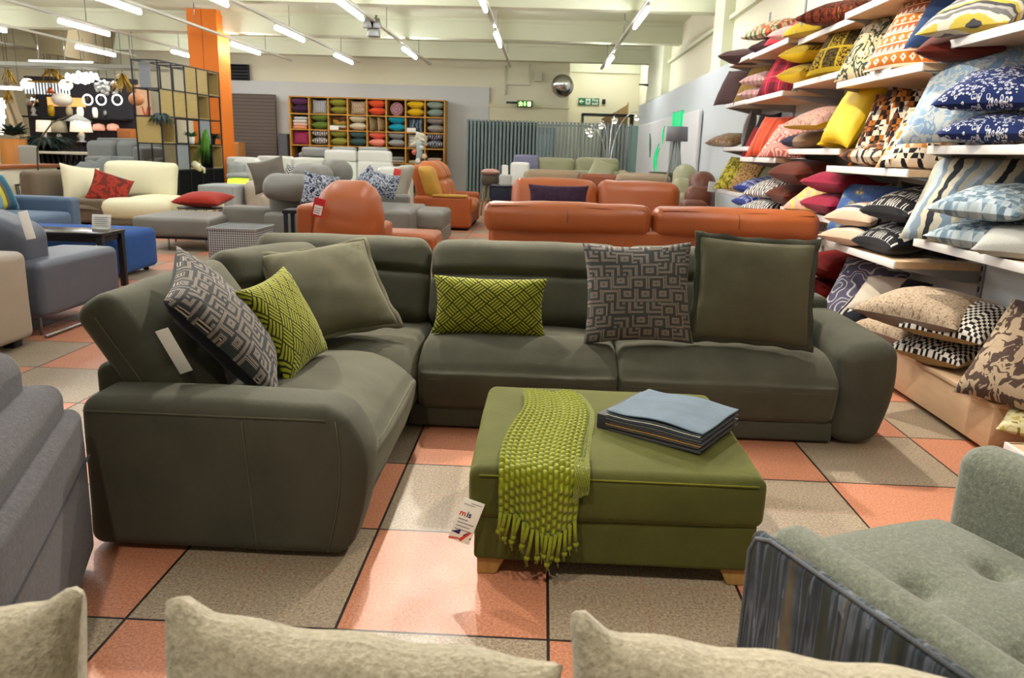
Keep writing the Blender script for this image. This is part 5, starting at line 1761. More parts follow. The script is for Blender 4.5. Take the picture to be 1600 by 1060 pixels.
# arc floor lamp with five chrome heads
pb = P(950, 255, 18.2)
t = thing('arc_floor_lamp', 'chrome arc floor lamp with five small heads behind the green sofas', 'lamp', (0, 0, 0))
bx = pb.x
G().lathe([(.20, 0), (.20, .03), (.03, .04)], (bx, 18.2, 0), 20).build('lamp_base', M_STEEL, t)
for (px, py) in ((919, 203), (923, 208), (940, 195), (961, 187), (996, 182)):
    e = P(px, py, 18.2)
    pts = []
    for k in range(11):
        q = k / 10
        pts.append((bx + (e.x - bx) * q ** 2.2, 18.2 + .01 * k, .04 + (e.z + .10 - .04) * math.sin(q * math.pi / 2) ** .9))
    pts.append((e.x, 18.3, e.z + .03))
    G().tube(pts, .009, 6).build('arc_arm', M_CHROME, t)
    h = G().lathe([(.025, .05), (.07, .02), (.085, -.045), (.075, -.05)], (e.x, 18.3, e.z), 14).build('lamp_head', M_CHROME, t)
    G().sphere((e.x, 18.3, e.z - .035), .05, 8).build('bulb', emit('warm_bulb', '#fff3da', 5.), h)

# tall floor lamp with grey drum shade
c = P(1058, 210, 12.1); w = (P(1076, 210, 12.1) - P(1041, 210, 12.1)).length / 2
z0 = P(1058, 221, 12.1).z; z1 = P(1058, 198, 12.1).z
t = thing('floor_lamp', 'tripod floor lamp with grey drum shade before the carved green panel', 'lamp', (c.x, 12.1, 0))
G().lathe([(w * .98, z0), (w * .92, z1), (w * .90, z1), (w * .96, z0)], n=24).build('lamp_shade', plain('grey_shade', '#77767a', .8), t)
for k in range(3):
    q = k * 2.1 + .3
    G().tube([(.28 * math.cos(q), .28 * math.sin(q), 0), (.03 * math.cos(q), .03 * math.sin(q), z0 + .05)], .014, 6).build('lamp_leg', plain('grey_wood', '#8d8b84', .6), t)
G().lathe([(.03, z0), (.05, z0 + .02), (.02, z0 + .1)], n=10).build('lamp_socket', M_BLACK, t)

# ------------------------------------------------------------------ sofas in the far centre
M_OLV = leather('putty_green_leather', '#9c9a78', .5)
M_TPE = leather('taupe_leather', '#9b8468', .5)
t = thing('sofa', 'putty green two seat sofa with tall back facing camera, before the slatted screen', 'sofa', (0, 0, 0))
for a, b in ((829, 899), (900, 968)): blk(t, 'headrest', a, b, 247.5, 16.6, .25, .75, M_OLV, .09, .03)
blk(t, 'back_cushion', 826, 972, 267, 16.3, .3, .3, M_OLV, .06, .03)
blk(t, 'seat_cushion', 826, 972, 285, 15.7, .8, .1, M_OLV, .06, .03)
for a in (818, 972): blk(t, 'armrest', a, a + 12, 268, 15.7, 1.1, .05, M_OLV, .07, .02)
t = thing('sofa', 'taupe sofa back with brown leather middle, between orange sofa and green sofa', 'sofa', (0, 0, 0))
blk(t, 'back_panel', 823, 908, 266.5, 14.0, .3, .1, M_TPE, .08, .03)
blk(t, 'back_panel', 964, 1050, 272, 12.4, .3, .1, M_TPE, .10, .03)
blk(t, 'back_panel', 906, 966, 273, 13.9, .25, .1, leather('rust_leather', '#8f4b2a', .45), .06, .02)
blk(t, 'base', 825, 1040, 300, 14., .9, .05, M_TPE, .03, 0, .4)
cushion('putty green scatter cushion slumped at right end of the green two seat sofa', P(940, 268, 15.5), .5, .45, .16, M_OLV, yaw=-12, tilt=25, spin=18)
t = thing('armchair', 'dark olive low chair behind the taupe sofa near the carved panel', 'armchair', (0, 0, 0))
blk(t, 'backrest', 1015, 1056, 270, 13.6, .3, .1, fabric('dark_moss', '#4c4636', 200), .05, .02)
blk(t, 'seat_cushion', 1018, 1054, 284, 12.9, .7, .1, fabric('dark_moss', '#4c4636', 200), .05, .02)
t = thing('recliner_chair', 'cream leather recliner with puffy headrest by the right wall panel', 'armchair', (0, 0, 0))
blk(t, 'headrest', 1058, 1096, 258, 11.2, .35, .60, M_OLV, .16, .06, tilt=.2)
blk(t, 'backrest', 1053, 1086, 280, 11.0, .3, .25, M_OLV, .10, .05)
blk(t, 'seat_cushion', 1052, 1090, 305, 10.5, .7, .0, M_OLV, .08, .04)
M_BRL = leather('chestnut_leather', '#6b3a24', .42)
t = thing('recliner_chair', 'chestnut leather recliner with clear tag by the far end of shelves', 'armchair', (0, 0, 0))
blk(t, 'headrest', 1084, 1126, 270, 9.75, .30, .55, M_BRL, .14, .06, tilt=.2)
blk(t, 'backrest', 1074, 1118, 293, 9.6, .26, .25, M_BRL, .10, .05)
blk(t, 'armrest', 1068, 1108, 315, 9.35, .3, .0, M_BRL, .06, .03)
blk(t, 'seat_cushion', 1076, 1114, 322, 9.4, .5, .0, M_BRL, .06, .03)
p = P(1112, 292, 9.5)
tg = G().rbox(-.045, .045, -.002, .002, -.06, .06, .001, 1, 1).build('price_tag', plain('clear_tag', '#c4c6c6', .15, 0, .8), t); tg.matrix_basis = TR(p.x, p.y, p.z, 0, 10, 6)

M_NAVYL = plain('navy_lacquer', '#10182c', .25, 0, .5)
t = thing('side_table', 'glossy navy box side table left of the second orange sofa', 'table', (0, 0, 0))
a = P(766, 310, 13.4); b = P(800, 310, 13.4); zt_ = P(780, 290, 13.4).z
G().rbox(a.x, b.x, 13.4, 13.9, .03, zt_ - .03, .01, 2, 1).build('table_body', M_NAVYL, t)
G().rbox(a.x - .01, b.x + .01, 13.38, 13.92, zt_ - .03, zt_, .008, 2, 1).build('table_top', M_NAVYL, t)
G().rbox(a.x + .03, b.x - .03, 13.43, 13.87, 0, .03, .004, 1, 1).build('plinth', M_DARK, t)
p = P(766, 272, 16.0); zt_ = P(766, 274, 16.).z
t = thing('stool', 'tufted round stool with wooden legs before the slatted screen', 'stool', (p.x, 16.0, 0))
G().lathe([(.15, zt_ - .20), (.20, zt_ - .1), (.17, zt_)], n=18).build('stool_rim', fabric('dark_taupe', '#4e463c', 200), t)
for k in range(4):
    q = k * math.pi / 2 + .4
    G().tube([(.18 * math.cos(q), .18 * math.sin(q), 0), (.13 * math.cos(q), .13 * math.sin(q), zt_ - .18)], .018, 6).build('leg', M_LEGW, t)
cushion('small pink round cushion resting on the tufted stool', (p.x, 16.0, zt_ + .05), .36, .36, .13, fabric('dusty_pink', '#b78f7f', 180), tilt=90, rest=zt_, pinch=-.0)
t = thing('office_chair', 'white moulded chair with lilac back cushion left of the putty green sofa', 'chair', (0, 0, 0))
blk(t, 'backrest', 798, 828, 254.5, 16.2, .12, .5, M_WHITE, .05, .01)
blk(t, 'seat', 796, 828, 277, 15.6, .7, .42, M_WHITE, .04, .01, .5)
blk(t, 'headrest', 803, 842, 243, 16.5, .1, .9, fabric('lilac', '#82809a', 180), .04, .01)
x_ = P(812, 290, 15.9).x
G().tube([(x_, 15.9, 0), (x_, 15.9, .44)], .04, 8).lathe([(.22, 0), (.22, .02), (.04, .05)], (x_, 15.9, 0), 16).build('pedestal', M_STEEL, t)
t = thing('white_box', 'white card sign standing on a pale box above the navy side table', 'sign', (0, 0, 0))
blk(t, 'box_base', 780, 799, 274, 14.6, .3, .0, plain('pale_box', '#b9b9b4', .6), .02, 0)
blk(t, 'card', 784, 794, 259, 14.65, .02, P(790, 275, 14.6).z, M_CARD, .004, 0)
# ------------------------------------------------------------------ black cube shelf with boxes and plants
u = Vector((-.02, 1)); 
cA = P(203, 91, 14.2); cB = P(245, 95, 14.2)
run = math.atan2(P(338, 113, 16.4).y - 14.2, P(338, 113, 16.4).x - cB.x)
t = thing('cube_shelf', 'black metal grid shelf with wooden boxes left of the orange column', 'shelf unit', (cB.x, 14.2, 0), run)
CS_ = .475; CL = .455; DP = cB.x - cA.x; NR = 5
ztop = 2.655
ND, NL = 1, 5
fr = .011
def bar(g, p, q):
    x0, x1 = sorted((p[0], q[0])); y0, y1 = sorted((p[1], q[1])); z0, z1 = sorted((p[2], q[2]))
    return g.box(x0 - fr, x1 + fr, y0 - fr, y1 + fr, z0 - fr, z1 + fr)
g = G()
zr = [ztop - CS_ * k for k in range(NR + 1)]
for y in (0, DP):
    for i in range(NL + 1): bar(g, (i * CL, y, zr[-1] - .26), (i * CL, y, ztop))
    for z in zr: bar(g, (0, y, z), (NL * CL, y, z))
for i in range(NL + 1):
    for z in zr: bar(g, (i * CL, 0, z), (i * CL, DP, z))
g.build('frame', M_BLACK, t)
M_PLY = wood('ply_box', '#a8925a', 0, .6, .1); M_BOXG = plain('grey_panel', '#858a8e', .6)
def inset(i, r, kind, m):
    x0, x1 = i * CL + fr, (i + 1) * CL - fr; z1, z0 = zr[r] - fr, zr[r + 1] + fr
    if kind == 'panel': G().box(x0, x1, .004, .02, z0, z1).build('panel', m, t)
    if kind == 'box':
        g = G().box(x0, x1, 0.0, DP - .02, z0, z0 + .02).box(x0, x1, 0, DP - .02, z1 - .02, z1).box(x0, x0 + .02, 0, DP - .02, z0, z1).box(x1 - .02, x1, 0, DP - .02, z0, z1).box(x0, x1, DP - .04, DP - .02, z0, z1)
        g.build('box', m, t)
for (i, r, k, m) in ((2, 0, 'panel', M_PLY), (3, 0, 'panel', M_PLY), (4, 0, 'box', M_PLY), (0, 1, 'panel', M_PLY), (1, 1, 'panel', M_PLY), (2, 1, 'panel', M_PLY), (3, 1, 'box', M_PLY),
                     (0, 2, 'box', M_PLY), (3, 2, 'panel', M_BOXG), (0, 3, 'panel', wood('dim_box', '#6e6148', 0)), (1, 3, 'panel', M_BOXG), (2, 3, 'box', M_PLY), (4, 3, 'box', M_PLY),
                     (3, 3, 'box', M_DARK), (0, 4, 'panel', M_DARK), (1, 4, 'panel', M_DARK), (2, 4, 'panel', M_DARK), (3, 4, 'panel', M_DARK), (4, 4, 'panel', M_DARK)):
    inset(i, r, k, m)
G().box(0, .02, .01, DP - .01, zr[3] + fr, zr[2] - fr).build('end_panel', M_PLY, t)
G().box(.18, .20, .25, DP - .02, zr[1] + fr, zr[0] - fr).build('divider', M_BOXG, t)
G().box(0, NL * CL, 0, DP, 0, .06).build('plinth', M_DARK, t)
G().box(CL, 5 * CL, DP * .3, DP * .9, zr[3] + fr - .004, zr[3] + fr + .012).build('shelf_board', M_BLACK, t)

LEAFG = [plain('leaf_dark', '#22382a', .6, var=.3, vs=30), plain('leaf_bright', '#5f9a2a', .6, var=.3, vs=30), plain('leaf_blue', '#3c5650', .6, var=.3, vs=30), plain('leaf_mid', '#3f6b33', .6, var=.3, vs=30)]
def world_of(i, y, z):
    return t.matrix_basis @ Vector((i, y, z))
t.matrix_basis = Matrix.Translation((cB.x, 14.2, 0)) @ Matrix.Rotation(run, 4, 'Z')
def plant(label, c, pot, m, n, ln, droop, spread=360, yaw0=0, pot_m=None, potr=.07, poth=.12, lw=.018, name='potted_plant'):
    pl = thing(name, label, 'plant', tuple(c))
    if pot: G().lathe([(potr * .75, 0), (potr, poth), (potr * .9, poth), (potr * .85, poth - .02), (.005, poth - .02)], n=14).build('pot', pot_m or M_WHITE, pl)
    g = G()
    for k in range(n):
        q = math.radians(yaw0 + random.uniform(0, spread)); l = ln * random.uniform(.6, 1.1); up = random.uniform(.4, 1.) * (1 - droop)
        pts = []
        for j in range(5):
            s = j / 4
            pts.append(Vector((math.cos(q) * l * s * (.75 if droop > .6 else 1) * .8, math.sin(q) * l * s * .8, poth + l * (up * s - (droop * 1.3 + .15) * s * s))))
        V = []; F = []
        sd = Vector((-math.sin(q), math.cos(q), 0))
        for j, p in enumerate(pts):
            w_ = lw * math.sin(math.pi * (.12 + .85 * j / 4))
            V += [tuple(p - sd * w_), tuple(p + sd * w_), tuple(p - Vector((0, 0, w_ * .35)))]
        for j in range(4):
            a = j * 3; F += [(a, a + 3, a + 5, a + 2), (a + 2, a + 5, a + 4, a + 1), (a, a + 1, a + 4, a + 3)]
        g.add(V, F, True)
    g.build('foliage', m, pl, fix=False)
    return pl
random.seed(3)
plant('grey blue trailing plant spilling from the cube shelf edge', world_of(.12, .06, zr[2]), 0, LEAFG[2], 40, .32, .6, 180, 180, poth=.05, lw=.03)
plant('small bushy plant in white pot inside the cube shelf', world_of(1.25, .12, zr[3]), 1, LEAFG[3], 60, .20, .1, poth=.14, lw=.025)
plant('bright green fern cascading down the front of the cube shelf', world_of(1.62, -.02, zr[3] + .02), 0, LEAFG[1], 80, .50, .95, 90, 225, poth=.28, lw=.010)
plant('dark leafy plant in black pot at far end of the cube shelf', world_of(4.75 * CL, .15, zr[3]), 1, LEAFG[0], 80, .34, .25, pot_m=M_BLACK, poth=.14, lw=.025)
p = P(309, 262, 14.9)
tag(G().tube([(p.x - .09, 14.95, p.z + .06), (p.x, 14.9, p.z + .02), (p.x + .06, 14.9, p.z - .06)], [.07, .075, .03], 9).tube([(p.x + .02, 14.9, p.z + .03), (p.x + .12, 14.9, p.z - .02), (p.x + .12, 14.9, p.z - .10)], [.03, .03, .02], 7).build('cream_cloth', M_CREAML), 'cream knotted cloth hanging on the lower front of cube shelf', 'cloth')

# ------------------------------------------------------------------ low partition and things by it
t = thing('low_partition', 'low cream partition with wooden cap at the far left', 'partition', (0, 0, 0))
G().box(-9.35, -9.08, 11.6, 14.6, 0, .74).build('partition_body', M_WALL, t)
G().rbox(-9.42, -9.02, 11.5, 14.65, .74, .80, .01, 1, 1).build('wooden_cap', wood('red_oak', '#96592f', 1), t)
b = P(46, 300, 13.0)
t = thing('wire_basket', 'tall black wire basket holding rolled cloth before the low cream partition', 'basket', (-8.72, 13.3, 0))
for k in range(18):
    q = 2 * math.pi * k / 18
    G().tube([(.22 * math.cos(q), .22 * math.sin(q), .0), (.26 * math.cos(q), .26 * math.sin(q), .48)], .007, 5).build('wire', M_BLACK, t)
for z, r_ in ((.01, .22), (.28, .245), (.48, .26)):
    G().tube([(r_ * math.cos(q), r_ * math.sin(q), z) for q in np.linspace(0, 2 * math.pi, 22, endpoint=False)], .009, 5, True).build('hoop', M_BLACK, t)
tag(G().rbox(-8.88, -8.56, 13.17, 13.43, .485, .54, .02, 2, 2).build('folded_cloth', FM('#9a96a4')), 'folded lilac cloth lying on top of the wire basket', 'cloth')
t = thing('display_box', 'small grey display box with a dark rim between wire basket and ivory sofa', 'box', (-8.55, 14.1, 0))
G().rbox(-.16, .16, -.15, .15, 0, .50, .01, 1, 1).build('box_body', plain('slate_box', '#6f7a80', .6), t)
G().rbox(-.18, .18, -.17, .17, .50, .53, .006, 1, 1).build('box_rim', M_DARK, t)
# arc lamp leaning over from the left
t = thing('arc_floor_lamp', 'thin bronze arc floor lamp standing before the low cream partition', 'lamp', (0, 0, 0))
pts = [P(63, 330, 13.2), P(62, 300, 13.2), P(59, 262, 13.2), P(58, 232, 13.2), P(66, 213, 13.2), P(82, 191, 13.3), P(96, 186, 13.4), P(112, 180, 13.5)]
pts[0].z = 0.02; pts[0].x = pts[1].x
G().tube([tuple(p) for p in pts], .014, 7).build('lamp_pole', plain('bronze', '#4e4438', .4, .6), t)
G().lathe([(.16, 0), (.16, .03), (.02, .04)], (pts[0].x, 13.2, 0), 18).build('lamp_base', M_BLACK, t)
e = pts[-1]
G().lathe([(.02, .02), (.05, 0), (.22, -.10), (.215, -.10), (.04, -.005)], (e.x + .1, 13.5, e.z), 18).build('lamp_shade', plain('pale_metal_shade', '#c9c6bd', .4), t)
G().sphere((e.x + .1, 13.5, e.z - .11), .07, 8).build('bulb', emit('warm_bulb', '#fff3da', 5.), t)

p = P(8, 255, 12.2)
t2 = plant('spiky plant with red bloom in black pot on the low cream partition', (-9.22, 12.0, .80), 1, LEAFG[3], 40, .42, .15, pot_m=M_BLACK, potr=.15, poth=.22, lw=.03)
plant('dark bushy pot plant in the lighting area behind the low partition', P(20, 212, 17.) - Vector((0, 0, .3)), 0, LEAFG[0], 90, .45, .1, poth=.3, lw=.05)
plant('wide dark fern standing behind the carved dining table', P(74, 222, 17.5) - Vector((0, 0, .2)), 0, LEAFG[0], 140, .75, .35, poth=.2, lw=.05)
# make those two stand on something: wicker planters
for q, z, lab in ((P(20, 212, 17.), P(20, 214, 17.).z, 'tall orange wicker planter under the dark bushy plant'), (P(74, 222, 17.5), P(74, 224, 17.5).z, 'dark planter under the wide dark fern')):
    tag(G().lathe([(.20, 0), (.28, .3), (.26, z - .05), (.20, z - .04), (.02, z - .1)], (q.x, q.y, 0), 18).build('planter', wood('wicker', '#b9762e', 2) if 'orange' in lab else M_DARK), lab, 'planter')
M_CHG = fabric('chair_grey', '#9a978c', 200)
t = thing('dining_chair', 'grey upholstered dining chair beyond the low cream partition', 'chair', (0, 0, 0))
blk(t, 'backrest', 26, 56, 228, 16.2, .1, .5, M_CHG, .04, .02)
blk(t, 'seat', 24, 72, 254, 15.5, .6, .40, M_CHG, .04, .02, .50)
for a_, y_ in ((27, 15.55), (68, 15.55), (27, 16.1), (68, 16.1)):
    x_ = P(a_, 260, y_).x; G().tube([(x_, y_, 0), (x_, y_, .42)], .018, 6).build('leg', M_BLACK, t)
t = thing('dining_table', 'dining table with dark carved lattice base in the far left area', 'table', (0, 0, 0))
a = P(55, 236, 17.0); b = P(132, 236, 17.0)
G().rbox(a.x, b.x, 16.9, 17.8, a.z - .05, a.z, .01, 1, 1).build('table_top', plain('cream_top', '#d4ccb4', .4), t)
c_ = (a.x + b.x) / 2
g = G()
for k in range(9):
    x_ = -.4 + .1 * k
    g.tube([(c_ + x_, 17.1, 0), (c_ + x_ * 1.3 + .08, 17.1, a.z * .5), (c_ + x_ * 1.2, 17.1, a.z - .05)], .025, 5)
    g.tube([(c_ + x_ * 1.2, 17.5, 0), (c_ + x_ * 1.1 - .08, 17.5, a.z * .5), (c_ + x_ * 1.3, 17.5, a.z - .05)], .025, 5)
g.build('lattice_base', M_BLACK, t)
M_GSF = fabric('ash_cloth', '#7c7f7c', 200)
t = thing('sofa', 'ash grey fabric sofa behind the ivory sofa with a mound of blankets', 'sofa', (0, 0, 0))
for a_, b_ in ((132, 178), (179, 212), (212, 250)): blk(t, 'back_cushion', a_, b_, 220.5, 16.2, .3, .45, M_GSF, .1, .04)
blk(t, 'back_frame', 150, 250, 217, 16.6, .15, .1, M_GSF, .04, 0)
blk(t, 'seat_cushion', 130, 250, 246, 15.4, .8, .2, M_GSF, .06, .03)
blk(t, 'armrest', 205, 222, 230, 15.2, .9, .05, M_GSF, .06, .02)
blk(t, 'base', 128, 252, 262, 15.35, 1.3, .05, M_GSF, .02, 0, .25)
nt = NT('crumpled_blanket'); f = nt.noise(22, 4, rough=.7); nt.bump(f, 1., .05)
M_BLK = finish(nt, nt.mix(f, '#5f6664', '#8f9693'), .95, .2)
a = P(102, 250, 14.9); b = P(205, 250, 14.9)
tag(G().grid(lambda i, j: (a.x + (b.x - a.x) * i, 14.7 + .9 * j, .60 + .33 * (math.sin(math.pi * i) * math.sin(math.pi * j)) ** .6 * (1 + .12 * math.sin(i * 13)) + .02 * math.sin(i * 40 + j * 20)), 40, 20).box(a.x + .05, b.x - .05, 14.72, 15.3, .0, .60).build('blanket_heap', M_BLK), 'mounded heap of grey crinkled blankets on a display bench', 'blankets')

# ------------------------------------------------------------------ lighting department, far left
LY = 20.6
def L(px, py, Y=20.3): return P(px, py, Y)
a = L(33, 118, LY); b = L(206, 122, LY)
t = thing('lamp_display_stand', 'dark display stand with lamp shelves in the lighting area', 'display stand', (0, 0, 0))
M_CHW = plain('charcoal_wall', '#37353a', .8)
G().box(a.x, b.x, LY + .1, LY + .3, 0, a.z).build('wall_board', M_CHW, t)
zs1 = L(110, 183, LY - .2).z; zs2 = L(110, 222, LY - .2).z; zs0 = L(100, 153, LY - .2).z
G().box(a.x + .1, L(195, 180, LY - .3).x, LY - .45, LY + .1, zs1 - .04, zs1).build('shelf', M_BLACK, t)
G().box(L(90, 222, LY - .4).x, L(135, 222, LY - .4).x, LY - .6, LY + .1, zs2 - .04, zs2).build('shelf', M_BLACK, t)
G().box(L(95, 222, LY - .4).x, L(130, 222, LY - .4).x, LY - .45, LY + .05, 0, zs2 - .04).build('cabinet', M_CHW, t)
G().box(L(72, 160, LY).x, L(130, 160, LY).x, LY + .05, LY + .1, L(90, 166, LY).z, L(90, 152, LY).z).build('lit_panel', emit('amber_panel', '#e0a860', .8), t)
G().box(L(203, 140, LY).x, L(226, 140, LY).x, LY + .1, LY + .3, 0, L(210, 132, LY).z).build('side_board', plain('peach_wall', '#d9ae86', .8), t)
t = thing('ladder_stand', 'slanted beige ladder shelving with bulbs at the far left edge', 'display stand', (0, 0, 0))
for (x0_, y0_, x1_, y1_) in ((0, 135, 50, 228), (10, 128, 62, 226)):
    p = L(x0_, y0_, 19.5); q = L(x1_, y1_, 19.3)
    G().tube([tuple(p), (q.x, q.y, 0)], .07, 6).build('slanted_post', plain('sand_board', '#a8977a', .8), t)
M_BULB = emit('globe_glow', '#fff4e4', 1.8)
for k in range(7):
    p = L(2 + 2 * (k % 2), 158 + 8 * k, 19.2); G().sphere(tuple(p), .075, 8).build('globe_bulb', M_BULB, t)

M_SHADEW = emit('lit_white_shade', '#f3e6cc', .55); M_SHADEC = plain('cream_shade', '#cbc3a6', .8)
def table_lamp(label, px, pbase, ptop, hw, ms, mb, Y=20.35, z=None, body=.4):
    zb = z if z is not None else L(px, pbase, Y).z; zt = L(px, ptop, Y).z
    x = L(px, pbase, Y).x; h = zt - zb; w = hw * Y / FOC
    t = thing('table_lamp', label, 'lamp', (x, Y, zb), 0, 'table lamps in the lighting area')
    G().lathe([(w * .5, 0), (w * .55, .02), (w * .22, h * .12), (w * .45, h * body * .6), (w * .12, h * body), (.012, h * body + .05)], n=16).build('lamp_base', mb, t)
    G().lathe([(w, h * body), (w * .85, h), (w * .83, h), (w * .98, h * body)], n=20).build('lamp_shade', ms, t)
    return t
ZS = zs1
table_lamp('table lamp with large white drum shade, leftmost below the long shelf', 70, 207, 188, 12, M_SHADEW, M_STEEL, 20.2, zs2, .45)
table_lamp('table lamp with cream drum shade below the long lamp shelf', 93, 207, 189, 12, M_SHADEC, M_STEEL, 20.3, zs2, .45)
table_lamp('glowing table lamp with wide white shade under the bright pendant', 128, 215, 190, 16, M_SHADEW, M_STEEL, 20.1, zs2, .5)
for px, lab in ((155, 'pink glass domed lamp, left of two'), (177, 'pink glass domed lamp, right of two')):
    p = L(px, 205, 20.3)
    t = thing('dome_lamp', lab + ', below the lamp shelf', 'lamp', (p.x, 20.3, 0), 0, 'pink dome lamps')
    z_ = L(px, 204, 20.3).z; h_ = L(px, 193, 20.3).z - z_
    G().lathe([(.13, z_), (.15, z_ + h_ * .3), (.13, z_ + h_ * .8), (.03, z_ + h_)], n=18).build('lamp_shade', emit('pink_glass', '#d99a80', .5), t)
    G().lathe([(.12, 0), (.12, .03), (.02, .05), (.02, z_)], n=12).build('lamp_base', M_BLACK, t)
table_lamp('silver globe table lamp at left end of the long shelf', 53, 181, 147, 9, M_CHROME, plain('silver_stone', '#b9b4a8', .3), 20.3, ZS, .45)
def vase(label, px, w, ptop, m, Y=20.3):
    p = L(px, 181, Y); zt = L(px, ptop, Y).z; h = zt - ZS; w = w * Y / FOC
    tag(G().lathe([(w * .7, 0), (w, h * .5), (w * .9, h * .8), (w * .6, h), (w * .5, h)], (p.x, Y, ZS), 16).build('vase', m), label, 'vase', 'vases on the lamp shelf')
vase('tall yellow vase on the lamp shelf', 81, 5, 164, plain('vase_yellow', '#d2a818', .4))
vase('cream vase right of the yellow vase on the lamp shelf', 109, 5, 167, plain('vase_cream', '#c9b890', .5))
vase('glowing white jar on the lamp shelf, centre', 126, 5, 167, M_SHADEW)
vase('white jar right of centre on the lamp shelf', 149, 4, 168, M_SHADEW)
vase('small grey jar at right part of the lamp shelf', 165, 3, 172, M_STEEL)
def pendant(nm, label, px, py, build, Y=19.6, group=None):
    p = L(px, py, Y)
    t = thing(nm, label, 'pendant light', (p.x, Y, p.z), 0, group)
    build(t)
    G().tube([(0, 0, .0), (0, 0, max(.1, 3.96 - p.z))], .006, 5).build('cord', M_BLACK, t)
    return t
pendant('pendant_lamp', 'big white oval pendant lamp in the lighting area', 97, 156, lambda t: G().sphere((0, 0, 0), .24, 12, sz=.68).build('lamp_shade', plain('opal', '#e6dfcc', .5), t))
pendant('pendant_lamp', 'small copper cone pendant above the amber panel', 79, 143, lambda t: G().lathe([(.02, .1), (.05, .08), (.10, -.05), (.09, -.05)], n=14).build('lamp_shade', plain('copper', '#b4582e', .3, .7), t))
def ring(t):
    G().tube([(.12 * math.cos(q), 0, .12 * math.sin(q)) for q in np.linspace(0, 2 * math.pi, 24, endpoint=False)], .016, 7, True).build('light_ring', emit('ring_glow', '#ffffff', 1.6), t)
    G().tube([(0, 0, 0), (0, 0, .14)], .01, 5).build('stem', M_STEEL, t)
for px, lab in ((137, 'left of three'), (158, 'middle of three'), (183, 'right of three')):
    pendant('ring_pendant', 'glowing ring pendant lamp, %s, in the lighting area' % lab, px, 156, ring, 19.6, 'ring pendants')
def crystals(n, w, h, m, seed):
    def f(t):
        random.seed(seed); g = G()
        for k in range(n):
            q = random.uniform(0, 6.28); r_ = w * math.sqrt(random.random()); z_ = random.uniform(-h, h) * (1 - (r_ / w) ** 2 * .6)
            g.sphere((r_ * math.cos(q), r_ * math.sin(q) * .6, z_), .045, 5)
        g.build('crystal_drops', m, t)
        G().lathe([(w * .6, h * .6), (w * .62, h * .75), (.02, h * .9)], n=16, sy=.6).build('frame', M_STEEL, t)
    return f
pendant('chandelier', 'bright crystal chandelier glowing over the lamp display', 129, 121, crystals(60, .36, .12, emit('crystal_glow', '#ffffff', 1.5), 1), 18.5)
def tubes(t):
    for k in range(15):
        x = -.55 + 1.1 * k / 14
        G().tube([(x, 0, -.22), (x, 0, .06)], .018, 6).build('glass_rod', emit('rod_glow', '#dfe8ea', .7), t)
    G().rbox(-.62, .62, -.12, .12, .05, .10, .02, 1, 1).build('frame', plain('brass', '#b08a34', .3, .8), t)
    for s in (-1, 1): G().sphere((s * .48, 0, .02), .16, 8, sz=.8).build('lit_globe', M_BULB, t)
pendant('chandelier', 'wide chandelier of hanging glass rods at left of lighting area', 73, 133, tubes, 19.8)
def gold(n, w, h, seed):
    def f(t):
        random.seed(seed)
        for k in range(n):
            q = random.uniform(0, 6.28); r_ = w * random.uniform(.3, 1)
            G().tube([(0, 0, h), (r_ * .5 * math.cos(q), r_ * .5 * math.sin(q), h * random.uniform(-.2, .8)), (r_ * math.cos(q), r_ * math.sin(q), -h * random.uniform(.2, 1))], .012, 5).build('gold_twig', plain('gold', '#b9963a', .3, .7), t)
    return f
pendant('chandelier', 'gold twig chandelier above the glass rod chandelier', 80, 116, gold(22, .45, .14, 4), 19.9)
pendant('chandelier', 'pale gold twig chandelier hanging left of the cube shelf', 192, 130, gold(26, .32, .22, 5), 18.6)
pendant('chandelier', 'tiered silver glass chandelier left of the pale gold one', 168, 137, crystals(50, .34, .16, plain('pale_crystal', '#c8cac2', .15, 0, .8), 6), 19.2)
pendant('pendant_lamp', 'small gold cluster pendant at the far left edge', 14, 121, gold(14, .18, .16, 8), 18.8)
pendant('pendant_lamp', 'second gold cluster pendant below the first at far left', 13, 152, gold(14, .16, .16, 9), 18.9)
pendant('pendant_lamp', 'orange wire globe pendant seen through the cube shelf', 213, 155, lambda t: G().sphere((0, 0, 0), .17, 10, sz=.9).build('lamp_shade', plain('orange_globe', '#c98a5c', .4), t), 19.0)
p = L(12, 137, 17.5)
t = thing('linear_pendant', 'glowing horizontal white tube pendant at far left edge', 'pendant light', (p.x, 17.5, p.z))
G().tube([(-.5, 0, 0), (.32, 0, -.01)], .035, 8).build('light_tube', emit('tube_glow', '#ffffff', 4.), t)
for s in (-.4, .25): G().tube([(s, 0, .03), (s, 0, 3.96 - p.z)], .005, 4).build('cord', M_BLACK, t)
p = L(228, 172, 18.5)
t = thing('coral_ornament', 'red branching coral ornament seen through the cube shelf', 'ornament', (p.x, 18.5, 0))
for k in range(5):
    q = k * 1.3
    G().tube([(0, 0, p.z - .25), (.05 * math.cos(q), 0, p.z - .1), (.12 * math.cos(q), .02, p.z + .08)], [.025, .018, .008], 6).build('coral_branch', plain('coral_red', '#c4502f', .5), t)
G().lathe([(.18, 0), (.18, p.z - .24), (.05, p.z - .22)], n=16).build('plinth', M_WHITE, t)
a = L(189, 201, 19.6); b = L(210, 201, 19.6)
t = thing('orange_cabinet', 'small orange cabinet right of the pink dome lamps', 'cabinet', (0, 0, 0))
G().rbox(a.x, b.x, 19.4, 19.8, 0, a.z, .01, 1, 1).build('cabinet_body', wood('orange_veneer', '#c07434', 2), t)
G().rbox(a.x + .03, b.x - .03, 19.38, 19.41, .1, a.z - .05, .005, 1, 1).build('cabinet_door', wood('orange_veneer2', '#b06a30', 2), t)
